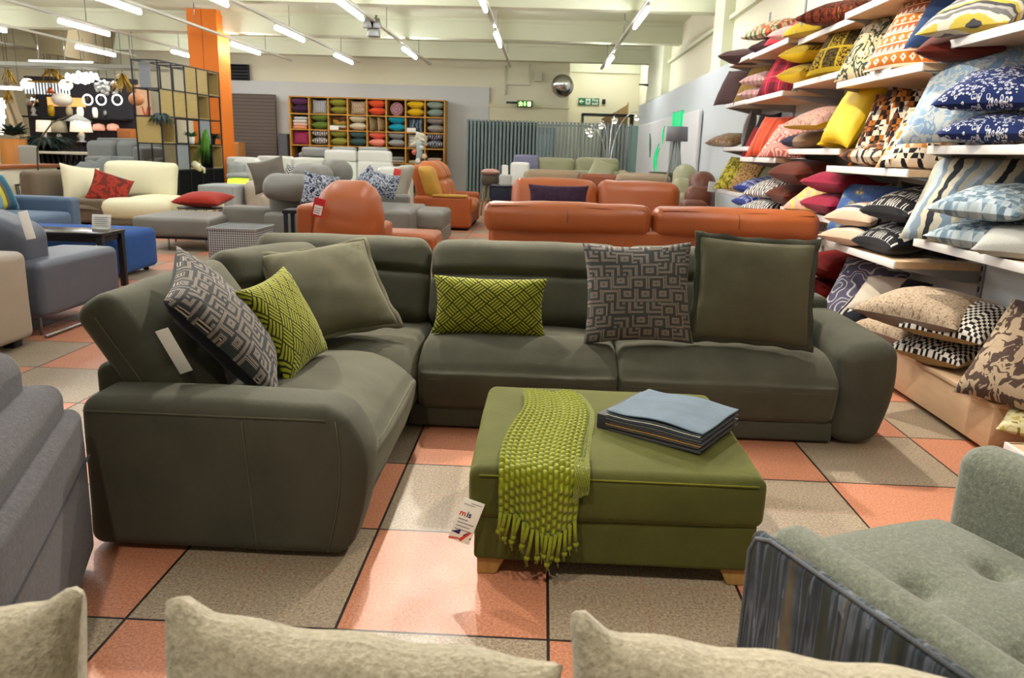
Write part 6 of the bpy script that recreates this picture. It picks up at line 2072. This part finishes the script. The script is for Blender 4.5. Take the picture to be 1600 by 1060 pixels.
# horizontal track over the lighting area, and a dark sloping wedge above it
a = L(0, 100, 18.); b = L(205, 108, 18.)
t = thing('lighting_track', 'grey horizontal lighting gantry across the lighting area', 'rail', (0, 0, 0))
G().box(a.x - .5, b.x + .6, 17.9, 18.05, a.z - .03, a.z + .05).build('track_bar', plain('gantry_grey', '#9a9a8c', .5), t)
G().box(a.x - .5, b.x + .6, 18.5, 18.6, a.z - .02, a.z + .04).build('track_bar', plain('gantry_grey', '#9a9a8c', .5), t)
for x_ in (a.x + .9, (a.x + b.x) / 2, b.x): G().tube([(x_, 18, a.z + .03), (x_, 18, 3.56)], .012, 5).build('hanger', M_STEEL, t)
G().tube([(L(46, 103, 17.9).x, 17.9, a.z + .08), (L(146, 108, 17.9).x, 17.9, a.z + .08)], .02, 6).build('strip_tube', emit('strip_glow', '#ffffff', 2.), t)
a = L(40, 56, 19.); b = L(98, 88, 19.)
g = G().prism([(L(40, 53, 19.).x, 3.95), (L(62, 82, 19.).x, L(62, 82, 19.).z), (L(100, 88, 19.).x, L(100, 88, 19.).z), (L(112, 62, 19.).x, 3.95)], 'y', 19., 21.)
struct('trim_13', g, plain('dark_wedge_tan', '#7d7052', .85))
# ------------------------------------------------------------------ cushion shelves along the right wall
M_SHELFW = M_BEECH
XB = 2.5
BAYS = {'Z': (2.08, 8.26, 9.5), 'A': (2.0, 7.0, 8.24), 'B': (2.08, 5.75, 6.98), 'C': (2.0, 4.47, 5.73), 'D': (2.08, 3.22, 4.45), 'E': (2.0, 1.95, 3.2)}
LEV = {'Z': [2.32, 1.87, 1.39, .915], 'A': [2.265, 1.842, 1.285, .78], 'B': [2.245, 1.90, 1.362, .878], 'C': [2.25, 1.802, 1.243, .735], 'D': [1.903, 1.371, .872], 'E': [2.25, 1.80, 1.25, .74, .14]}
TOP = {}
BN = {'Z': 'farthest', 'A': 'second farthest', 'B': 'third farthest', 'C': 'fourth farthest', 'D': 'near', 'E': 'nearest'}
LN = ['top', 'upper', 'middle', 'lower', 'base']
for bkey, (xf_, y0, y1) in BAYS.items():
    lv = LEV[bkey]
    for k, z in enumerate(lv):
        ln = LN[k + 1] if bkey == 'D' else LN[k]
        TOP[bkey + str(k)] = z + .022
        t = thing('display_shelf', '%s white edged wooden shelf of the %s shelf bay' % (ln, BN[bkey]), 'shelf', (0, 0, 0), 0, 'white edged cushion shelves')
        G().box(xf_ + .012, XB, y0, y1, z - .018, z + .02).build('shelf_board', M_SHELFW, t)
        G().rbox(xf_, xf_ + .014, y0, y1, z - .022, z + .022, .003, 1, 1).build('front_edge', M_WHITE, t)
        for yy in (y0 + .008, y1 - .02):
            G().prism([(xf_ + .012, z + .02), (xf_ + .012, z - .022), (XB - .1, z - .085), (XB, z - .09), (XB, z + .02)], 'y', yy, yy + .012).build('bracket', M_GREYM, t)
t = thing('shelf_standards', 'grey slotted upright strips holding the cushion shelves', 'shelf upright', (0, 0, 0))
for y in (9.52, 8.25, 6.99, 5.74, 4.46, 3.21, 1.93):
    g = G().box(XB - .012, XB, y - .02, y + .02, .26, 2.9, mi=0)
    for k in range(40): g.box(XB - .014, XB - .011, y - .005, y + .005, .3 + .06 * k, .33 + .06 * k, mi=1)
    g.build('upright', [M_GREYM, M_DARK], t)
t = thing('display_bench', 'low beech veneer plinth bench under the cushion shelves', 'bench', (0, 0, 0))
G().rbox(2.08, 2.5, 3.44, 9.3, .03, .235, .003, 1, 2).build('bench_body', M_BEECH, t)
G().rbox(2.072, 2.5, 3.436, 9.3, .232, .255, .004, 1, 2).build('bench_top', M_BEECH, t)
G().box(2.13, 2.48, 3.5, 9.25, 0, .03).build('plinth', M_DARK, t)
TOP['Q'] = .256

F = lambda c, v=.2: fabric('shelf_' + c[1:], c, 220, v)
M_MAUVE = F('#4f3a38'); M_RUST = fabric('rust_plush', '#5c2a1c', 120, .4, .6); M_CRIM = F('#8e1f38'); M_YEL = leather('yellow_satin', '#d8b614', .5, .08)
M_MUSTC = F('#c2a018'); M_NAVYC = F('#1c3357'); M_REDV = velvet('deep_red_velvet', '#6e1512', '#c05048', .5, .25, 12)
M_BLK = F('#15151a'); M_PINKC = F('#d99a98'); M_REDC = F('#9c2a34'); M_STONE = F('#a59a88'); M_BEIGEC = F('#b4a590')
P_KIL = pat('kilim_warm', p_kilim(['#cdbf9a', '#b5452c', '#5d7a58', '#d0712c', '#d9c9a5'], 2.4))
P_KIL2 = pat('kilim_black', p_kilim(['#141317', '#a8641f', '#d8c9b4', '#16141a', '#c7b8a0', '#5c3015'], 2.1))
P_KIL3 = pat('kilim_cream', p_kilim(['#e0d0b8', '#17161a', '#b3702a', '#dccab0', '#c59a68', '#e0d0b8'], 2.3, 1))
P_LEAF = pat('mustard_leaf', p_sleeve('#c2a526', '#6f757a', 6.))
P_ORN = pat('ornate_red', p_blot(['#6a2a18', '#8e4022', '#4d1f14', '#b0703a'], 11, 3, .3))
P_TART = pat('red_tartan', p_tartan('#a32234', '#5c1522', '#c9485a', 2.5))
P_REDZ = pat('red_white_zig', p_chev('#a8252c', '#e0cfc4', 5., .4, 6., .6))
P_YB = pat('yellow_black_dash', p_chev('#c9a820', '#3d2c14', 8., .3, 7., .45))
P_YPAN = pat('yellow_black_panel', p_panel(['#2c2012', '#a88a16', '#5c4a14', '#b59a22'], 3.4))
P_BOT = pat('botanical_panel', p_blot(['#7c8264', '#cfc1a2', '#3d4a3c', '#d3b98c', '#b9c0ac', '#c88a4a'], 5, 2, .4))
P_TRI = pat('orange_tribal', p_tribal(['#b5651f', '#a8562a', '#e6d4bc'], 9.))
P_WAVE = pat('yellow_grey_wave', p_stripe(['#c4b04a', '#d3ccb4', '#6f6c6a', '#a5a098', '#4a484c'], 4.0, 1, .35))
P_SEQ = pat('bronze_sequin', p_leopard('#6d4e2c', '#b59468', '#2d1d12', 26.), .45)
P_CORAL = pat('coral_white', p_swirl('#e9c4b6', '#d2685a', 16., 1, .5))
P_ORST = pat('orange_rib', p_stripe(['#c9411a', '#d9521f', '#a8340f', '#d04a1c'], 3., 0), .7, .5)
P_TWO = pat('navy_beige_two', p_stripe(['#2a2c44', '#9a7f66'], .9, 0, .5))
P_BLUED = pat('pale_blue_damask', p_blot(['#6f8eae', '#7b98b4', '#b9bdb8', '#8aa4bc', '#c6c5ba'], 7, 3, .6))
P_NTAS = pat('navy_dots', p_leopard('#1b2a5c', '#c9cdd2', '#22357a', 24.))
P_OLP = pat('olive_print', p_blot(['#8e8428', '#c4b440', '#6a641e', '#b0a238'], 7, 3, .4))
P_LEO = pat('leopard', p_leopard('#b08a52', '#3f2c16', '#8e6630', 20.))
P_BWG = pat('blue_white_geo', p_mud('#24347c', '#d9dae0', 7.))
P_BWC = pat('black_white_chev', p_chev('#16161a', '#eae6de', 6., .4, 3., .5))
P_YPK = pat('yellow_pink_print', p_blot(['#c9b43c', '#d9a59a', '#d8c968', '#b88a3c'], 6, 2, .3))
P_PHOTO = pat('blue_photo', p_blot(['#41608f', '#4a699c', '#46639a', '#4d6ea2', '#8f8a70', '#d9c38a'], 4, 3))
P_BSTR = pat('beige_navy_stripe', p_stripe(['#d8b79c', '#e2d3bf', '#39425a', '#e5d8c6', '#c99a7c'], 1.6, 1))
P_MUD = pat('mudcloth', p_mud('#131317', '#d6d2ca', 6.))
P_ABS = pat('pale_blue_abstract', p_stripe(['#b9b29a', '#aebac0', '#8494a2', '#cfc8ae', '#2c3036', '#c6c1ac', '#77899a'], 2.0, 0, .4))
P_DIA = pat('pale_blue_diamond', p_kilim(['#8aa0ae', '#b7c3c8', '#6f8796', '#a9b4b6', '#5f7482'], 3.2))
P_SWL = pat('lilac_swirl', p_swirl('#62627a', '#d2d0d2', 10., 1, .26))
P_SQ = pat('black_white_square', p_stripe(['#e0dcd4', '#1a1a20', '#cfcac0', '#22222a'], 3., 0))
P_ANI = pat('beige_animal', p_blot(['#6e5a48', '#8d7862', '#bca88e', '#a08a72', '#c4b098'], 34, 3))
P_STEP = pat('black_white_step', p_step('#1c1a1e', '#e6dfd2', 9., 2.5, 12.))
P_DAM = pat('brown_damask', p_blot(['#4d3c36', '#54423a', '#b5a084', '#b09a80'], 8, 2, .7))
P_GOLD = pat('gold_lustre', p_blot(['#b8a85a', '#d8d0a0', '#8a7a30'], 6, 2, .3), .35)
P_TNAV = pat('navy_white_two', p_stripe(['#c9bfae', '#353a48'], .75, 0, .1))
M_FURB = fabric('black_fur', '#17161a', 60, .6, 1.); M_FURT = fabric('tan_fur', '#8a6a2a', 50, .5, 1.)
M_GREYSU = F('#6f6b66')
last = [0.]
GRP = {}


def sc(label, px, py, rest, w, h, t, m, yaw=-70, tilt=30, spin=0, X=2.24, back=None, n=14, wr=.008, dz=0., pinch=.08):
    c = atx(px, py, X)
    r = TOP[rest] if rest in TOP else (last[0] - .012 if rest == 'S' else None)
    o = cushion(label, c, w, h, t, m, back, yaw, tilt, spin, r, 'cushions on the wall shelves', n, pinch=pinch, wr=wr)
    if rest in TOP and o.matrix_world.translation.x:      # keep clear of the wall lining
        pass
    co = np.empty(len(o.data.vertices) * 3); o.data.vertices.foreach_get('co', co); co = co.reshape(-1, 3)
    A_ = np.array(o.matrix_basis); xm = (co @ A_[:3, :3].T + A_[:3, 3])[:, 0].max()
    if xm > 2.485:
        o.matrix_basis = Matrix.Translation((2.485 - xm, 0, 0)) @ o.matrix_basis
    last[0] = zrange(o)[1]
    return o


FL = dict(yaw=-80, tilt=90)
# top shelf
sc('plain mauve brown cushion poking off the far end of top shelf', 1172, 62, 'A0', .45, .45, .16, M_MAUVE, **{**FL, 'yaw': -40}, X=2.2)
sc('dark maroon cushion in the pile at far end of top shelf', 1215, 57, 'A0', .42, .42, .15, F('#3a1418'), **FL)
sc('orange and red kilim diamond cushion crowning the far top shelf pile', 1216, 34, 'S', .5, .44, .16, P_KIL, yaw=-70, tilt=72)
sc('plain red cushion on the top shelf beside the kilim one', 1252, 30, 'A0', .46, .44, .16, M_REDC, yaw=-70, tilt=60)
sc('soft pink cushion lying low on the far top shelf', 1242, 42, 'A0', .34, .3, .13, M_PINKC, yaw=-50, tilt=80, X=2.12)
sc('mustard and grey leaf print cushion on the top shelf', 1292, 20, 'B0', .48, .46, .17, P_LEAF, yaw=-70, tilt=62)
sc('ornate red brown cushion cut by the top of the frame', 1334, 3, 'B0', .5, .46, .17, P_ORN, yaw=-60, tilt=80)
# upper level
sc('plain mauve brown cushion upright at far end of the upper shelves', 1148, 118, 'Z1', .44, .46, .15, M_MAUVE, yaw=-62, tilt=26, X=2.2)
sc('tan fur cushion second from the far end of the upper shelves', 1180, 110, 'A1', .42, .46, .16, M_FURT, yaw=-72, tilt=28)
sc('lower red and white zigzag cushion beside the tan fur one', 1196, 128, 'A1', .40, .38, .14, P_REDZ, yaw=-60, tilt=84, X=2.2)
sc('upper red and white zigzag cushion beside the tan fur one', 1200, 105, 'S', .40, .38, .14, P_REDZ, yaw=-66, tilt=80, X=2.2)
sc('tall red tartan cushion upright on the upper shelf', 1229, 98, 'A1', .44, .52, .15, P_TART, yaw=-66, tilt=30, X=2.2)
sc('lower of two yellow cushions with dark dashes on the upper shelf', 1268, 104, 'B1', .44, .42, .17, P_YB, yaw=-80, tilt=86, X=2.24, back=M_YEL)
sc('upper of two yellow cushions with dark dashes on the upper shelf', 1276, 68, 'S', .44, .42, .17, P_YB, yaw=-76, tilt=84, X=2.24, back=M_YEL)
sc('large yellow and black panelled cushion leaning on the upper shelf', 1327, 66, 'B1', .50, .56, .17, P_YPAN, yaw=-66, tilt=32, X=2.23)
sc('plain mustard cushion behind the yellow and black panelled one', 1364, 46, 'B1', .30, .54, .13, M_MUSTC, yaw=-62, tilt=24, X=2.42)
sc('botanical print cushion in a white paper band on the upper shelf', 1374, 72, 'C1', .46, .52, .16, P_BOT, yaw=-64, tilt=30, X=2.2)
o = bpy.context.scene.objects[-1] if False else None
sc('large orange and white tribal cushion leaning on the upper shelf', 1448, 60, 'C1', .56, .60, .18, P_TRI, yaw=-62, tilt=34, X=2.2, n=18)
sc('plain orange cushion behind the orange tribal one', 1474, 78, 'C1', .44, .44, .16, F('#a8501a'), yaw=-50, tilt=40, X=2.34)
sc('dark rust cushion at near end of the upper shelf', 1530, 90, 'C1', .42, .40, .15, F('#5c2012'), yaw=-30, tilt=78, X=2.3)
sc('plain navy cushion leaning on the near top shelf', 1506, 22, 'D0', .46, .50, .16, M_NAVYC, yaw=-60, tilt=34, X=2.26)
sc('yellow and grey wavy striped cushion on the near top shelf', 1566, 14, 'D0', .50, .46, .18, P_WAVE, yaw=-64, tilt=60, X=2.26)
# middle level
sc('bronze sequin cushion overhanging the far end of the middle shelf', 1140, 216, 'Z2', .46, .36, .15, P_SEQ, yaw=-60, tilt=76, X=2.16, back=M_STONE)
sc('black fur cushion upright at far end of middle shelf', 1196, 192, 'A2', .42, .48, .15, M_FURB, yaw=-78, tilt=16, X=2.32)
sc('grey suede cushion edge on beside the black fur one', 1170, 204, 'Z2', .38, .40, .12, M_GREYSU, yaw=-110, tilt=10, X=2.30)
sc('small crimson cushion tucked behind the orange ribbed one', 1186, 206, 'A2', .34, .34, .14, F('#8e1c24'), yaw=-70, tilt=24, X=2.22)
sc('orange ribbed velvet cushion leaning on the middle shelf', 1206, 214, 'A2', .42, .44, .14, P_ORST, yaw=-58, tilt=30, X=2.12)
sc('pink and white coral print cushion leaning on the middle shelf', 1236, 222, 'A2', .46, .42, .14, P_CORAL, yaw=-48, tilt=46, X=2.14)
sc('navy and beige cushion lying low on the middle shelf', 1272, 220, 'B2', .44, .42, .15, P_TWO, yaw=-84, tilt=84, X=2.26)
sc('mustard edged pink speckled cushion on top of the navy and beige one', 1288, 190, 'S', .46, .44, .15, pat('pink_speckle', p_leopard('#c49a8a', '#8e6a5a', '#d0ab9c', 22.)), yaw=-72, tilt=72, X=2.24, back=M_MUSTC)
sc('plain bright yellow satin cushion standing upright on the middle shelf', 1332, 192, 'B2', .40, .50, .19, M_YEL, yaw=-80, tilt=26, spin=6, X=2.16, n=18)
sc('second yellow cushion lying behind the bright yellow upright one', 1350, 222, 'B2', .36, .34, .13, F('#c2a714'), yaw=-50, tilt=70, X=2.34)
sc('lower black and cream kilim cushion lying on the middle shelf', 1388, 244, 'C2', .46, .44, .16, P_KIL2, yaw=-84, tilt=84, X=2.22)
sc('tall black and rust kilim cushion standing behind the lower kilim one', 1402, 190, 'C2', .48, .52, .16, P_KIL2, yaw=-56, tilt=24, X=2.27, n=18)
sc('black kilim cushion at back of the middle shelf under the tribal one', 1468, 172, 'C2', .40, .52, .13, P_KIL2, yaw=-30, tilt=20, X=2.36)
sc('cream and rust kilim cushion leaning at near end of middle shelf', 1450, 230, 'C2', .46, .44, .15, P_KIL3, yaw=-56, tilt=36, X=2.18, n=18)
sc('large pale blue damask cushion leaning on the near middle shelf', 1522, 160, 'D1', .58, .60, .18, P_BLUED, yaw=-58, tilt=30, X=2.22, n=18)
sc('lower navy dotted cushion lying at right edge on the near middle shelf', 1578, 216, 'D1', .44, .40, .15, P_NTAS, yaw=-60, tilt=80, X=2.24)
sc('upper navy dotted cushion stacked at right edge on the near middle shelf', 1580, 168, 'S', .46, .42, .16, P_NTAS, yaw=-50, tilt=66, X=2.26)
# lower level
sc('olive and yellow print cushion at far end of the lower shelf', 1152, 276, 'Z3', .44, .46, .14, P_OLP, yaw=-52, tilt=36, X=2.2)
sc('leopard print cushion beside the olive print one', 1168, 286, 'Z3', .42, .44, .14, P_LEO, yaw=-74, tilt=30, X=2.22)
sc('plain sage cushion at the back of the far lower shelf', 1196, 264, 'A3', .42, .48, .14, F('#7f8462'), yaw=-60, tilt=20, X=2.36)
sc('lower blue and white geometric cushion on the far lower shelf', 1182, 318, 'A3', .42, .40, .15, P_BWG, yaw=-84, tilt=84, X=2.18)
sc('upper blue and white geometric cushion on the far lower shelf', 1186, 290, 'S', .42, .40, .15, P_BWG, yaw=-80, tilt=76, X=2.2)
sc('lower black and white chevron cushion on the far lower shelf', 1204, 320, 'A3', .40, .40, .14, P_BWC, yaw=-70, tilt=82, X=2.12)
sc('upper black and white chevron cushion on the far lower shelf', 1208, 296, 'S', .42, .40, .14, P_BWC, yaw=-66, tilt=70, X=2.14)
sc('lower rust brown plush cushion on the lower shelf', 1246, 316, 'B3', .46, .44, .20, M_RUST, yaw=-84, tilt=88, X=2.24)
sc('upper rust brown plush cushion on the lower shelf', 1264, 282, 'S', .50, .46, .21, M_RUST, yaw=-78, tilt=86, X=2.24)
sc('yellow and pink print cushion squeezed beside the crimson ones', 1276, 322, 'B3', .40, .38, .14, P_YPK, yaw=-60, tilt=60, X=2.14)
sc('lower crimson cushion on the lower shelf', 1310, 334, 'B3', .44, .42, .17, M_CRIM, yaw=-80, tilt=88, X=2.2)
sc('upper crimson cushion on the lower shelf', 1322, 294, 'S', .48, .44, .18, M_CRIM, yaw=-74, tilt=86, X=2.22)
sc('blue photo print cushion standing on the lower shelf', 1352, 318, 'C3', .46, .46, .14, P_PHOTO, yaw=-54, tilt=30, X=2.2)
sc('lower beige and navy striped cushion on the lower shelf', 1342, 376, 'C3', .38, .36, .14, P_BSTR, yaw=-66, tilt=84, X=2.10)
sc('upper beige and navy striped cushion on the lower shelf', 1350, 344, 'S', .38, .36, .14, P_BSTR, yaw=-62, tilt=78, X=2.12)
sc('lower black mudcloth cushion with white marks on the lower shelf', 1410, 386, 'C3', .46, .44, .18, P_MUD, yaw=-84, tilt=76, X=2.2, back=M_BLK, n=18)
sc('upper black mudcloth cushion with white marks on the lower shelf', 1430, 340, 'S', .48, .46, .19, P_MUD, yaw=-80, tilt=74, X=2.22, back=M_BLK, n=18)
sc('plain black cushion behind the mudcloth pair', 1470, 370, 'C3', .36, .46, .15, M_BLK, yaw=-30, tilt=20, X=2.38)
sc('large pale blue abstract cushion standing on the near lower shelf', 1510, 318, 'D2', .54, .52, .17, P_ABS, yaw=-56, tilt=30, X=2.22, n=18)
sc('lower pale blue diamond cushion at right edge on the near lower shelf', 1548, 374, 'D2', .46, .40, .14, P_DIA, yaw=-70, tilt=80, X=2.22)
sc('upper pale blue diamond cushion at right edge on the near lower shelf', 1570, 338, 'S', .48, .42, .15, P_DIA, yaw=-64, tilt=76, X=2.24)
sc('pale grey cushion cut by the right edge on the near lower shelf', 1600, 384, 'D2', .36, .34, .12, F('#a9aaa4'), yaw=-40, tilt=76, X=2.2)
# on the bench
sc('lower deep red velvet cushion on the bench', 1306, 444, 'Q', .46, .44, .20, M_REDV, yaw=-84, tilt=88, X=2.24)
sc('upper deep red velvet cushion on the bench', 1318, 400, 'S', .48, .46, .21, M_REDV, yaw=-80, tilt=86, X=2.24)
sc('lilac and white swirl cushion leaning on the bench', 1352, 454, 'Q', .48, .50, .15, P_SWL, yaw=-50, tilt=38, X=2.2, n=18)
sc('black and white squares cushion edge beside the lilac swirl one', 1346, 500, 'Q', .30, .30, .10, P_SQ, yaw=-60, tilt=50, X=2.12)
sc('low dark navy cushion under the two tone one on the bench', 1374, 512, 'Q', .36, .34, .13, F('#23262e'), yaw=-70, tilt=86, X=2.2)
sc('navy and cream two tone cushion lying on the bench', 1388, 474, 'S', .40, .38, .15, P_TNAV, yaw=-40, tilt=64, X=2.2)
sc('lower beige animal print cushion on the bench', 1414, 518, 'Q', .44, .42, .17, P_ANI, yaw=-72, tilt=84, X=2.19, back=F('#8d7a6c'), n=18)
sc('upper large beige animal print cushion on the bench', 1480, 462, 'S', .58, .50, .22, P_ANI, yaw=-56, tilt=84, X=2.2, back=F('#8d7a6c'), n=18)
sc('lower black and white stepped chevron cushion on the bench', 1474, 566, 'Q', .42, .42, .16, P_STEP, yaw=-60, tilt=82, X=2.2, back=F('#a58a5c'), n=18)
sc('upper black and white stepped chevron cushion on the bench', 1504, 522, 'S', .44, .42, .16, P_STEP, yaw=-56, tilt=74, X=2.22, back=F('#a58a5c'), n=18)
sc('large brown damask cushion leaning at near end of the bench', 1618, 560, 'Q', .50, .54, .20, P_DAM, yaw=-64, tilt=36, X=2.22, n=20)
sc('gold lustre cushion corner at right edge beyond the armchair', 1632, 650, 'E4', .30, .28, .10, P_GOLD, yaw=-40, tilt=70, X=2.22)
t = None
c = atx(1377, 104, 2.02)
tag(G().grid(lambda a, b: (c.x - .01 + .05 * b - .02 * math.sin(math.pi * a), c.y + .30 * (a - .5), TOP['C1'] + .10 * b), 8, 3).grid(lambda a, b: (c.x - .008 + .05 * b - .02 * math.sin(math.pi * a), c.y + .30 * (a - .5), TOP['C1'] + .10 * b), 8, 3).build('paper_band', M_CARD), 'white paper band around the foot of botanical print cushion', 'paper band')
c = atx(1170, 327, 2.02)
tag(G().rbox(2.03, 2.4, 8.3, 8.9, TOP['Q'], TOP['Q'] + .40, .05, 3, 3, None, wrinkle(.02, 6)).build('folded_throw', F('#a8304c')), 'folded raspberry pink throw pile at the far end of the bench', 'throw')
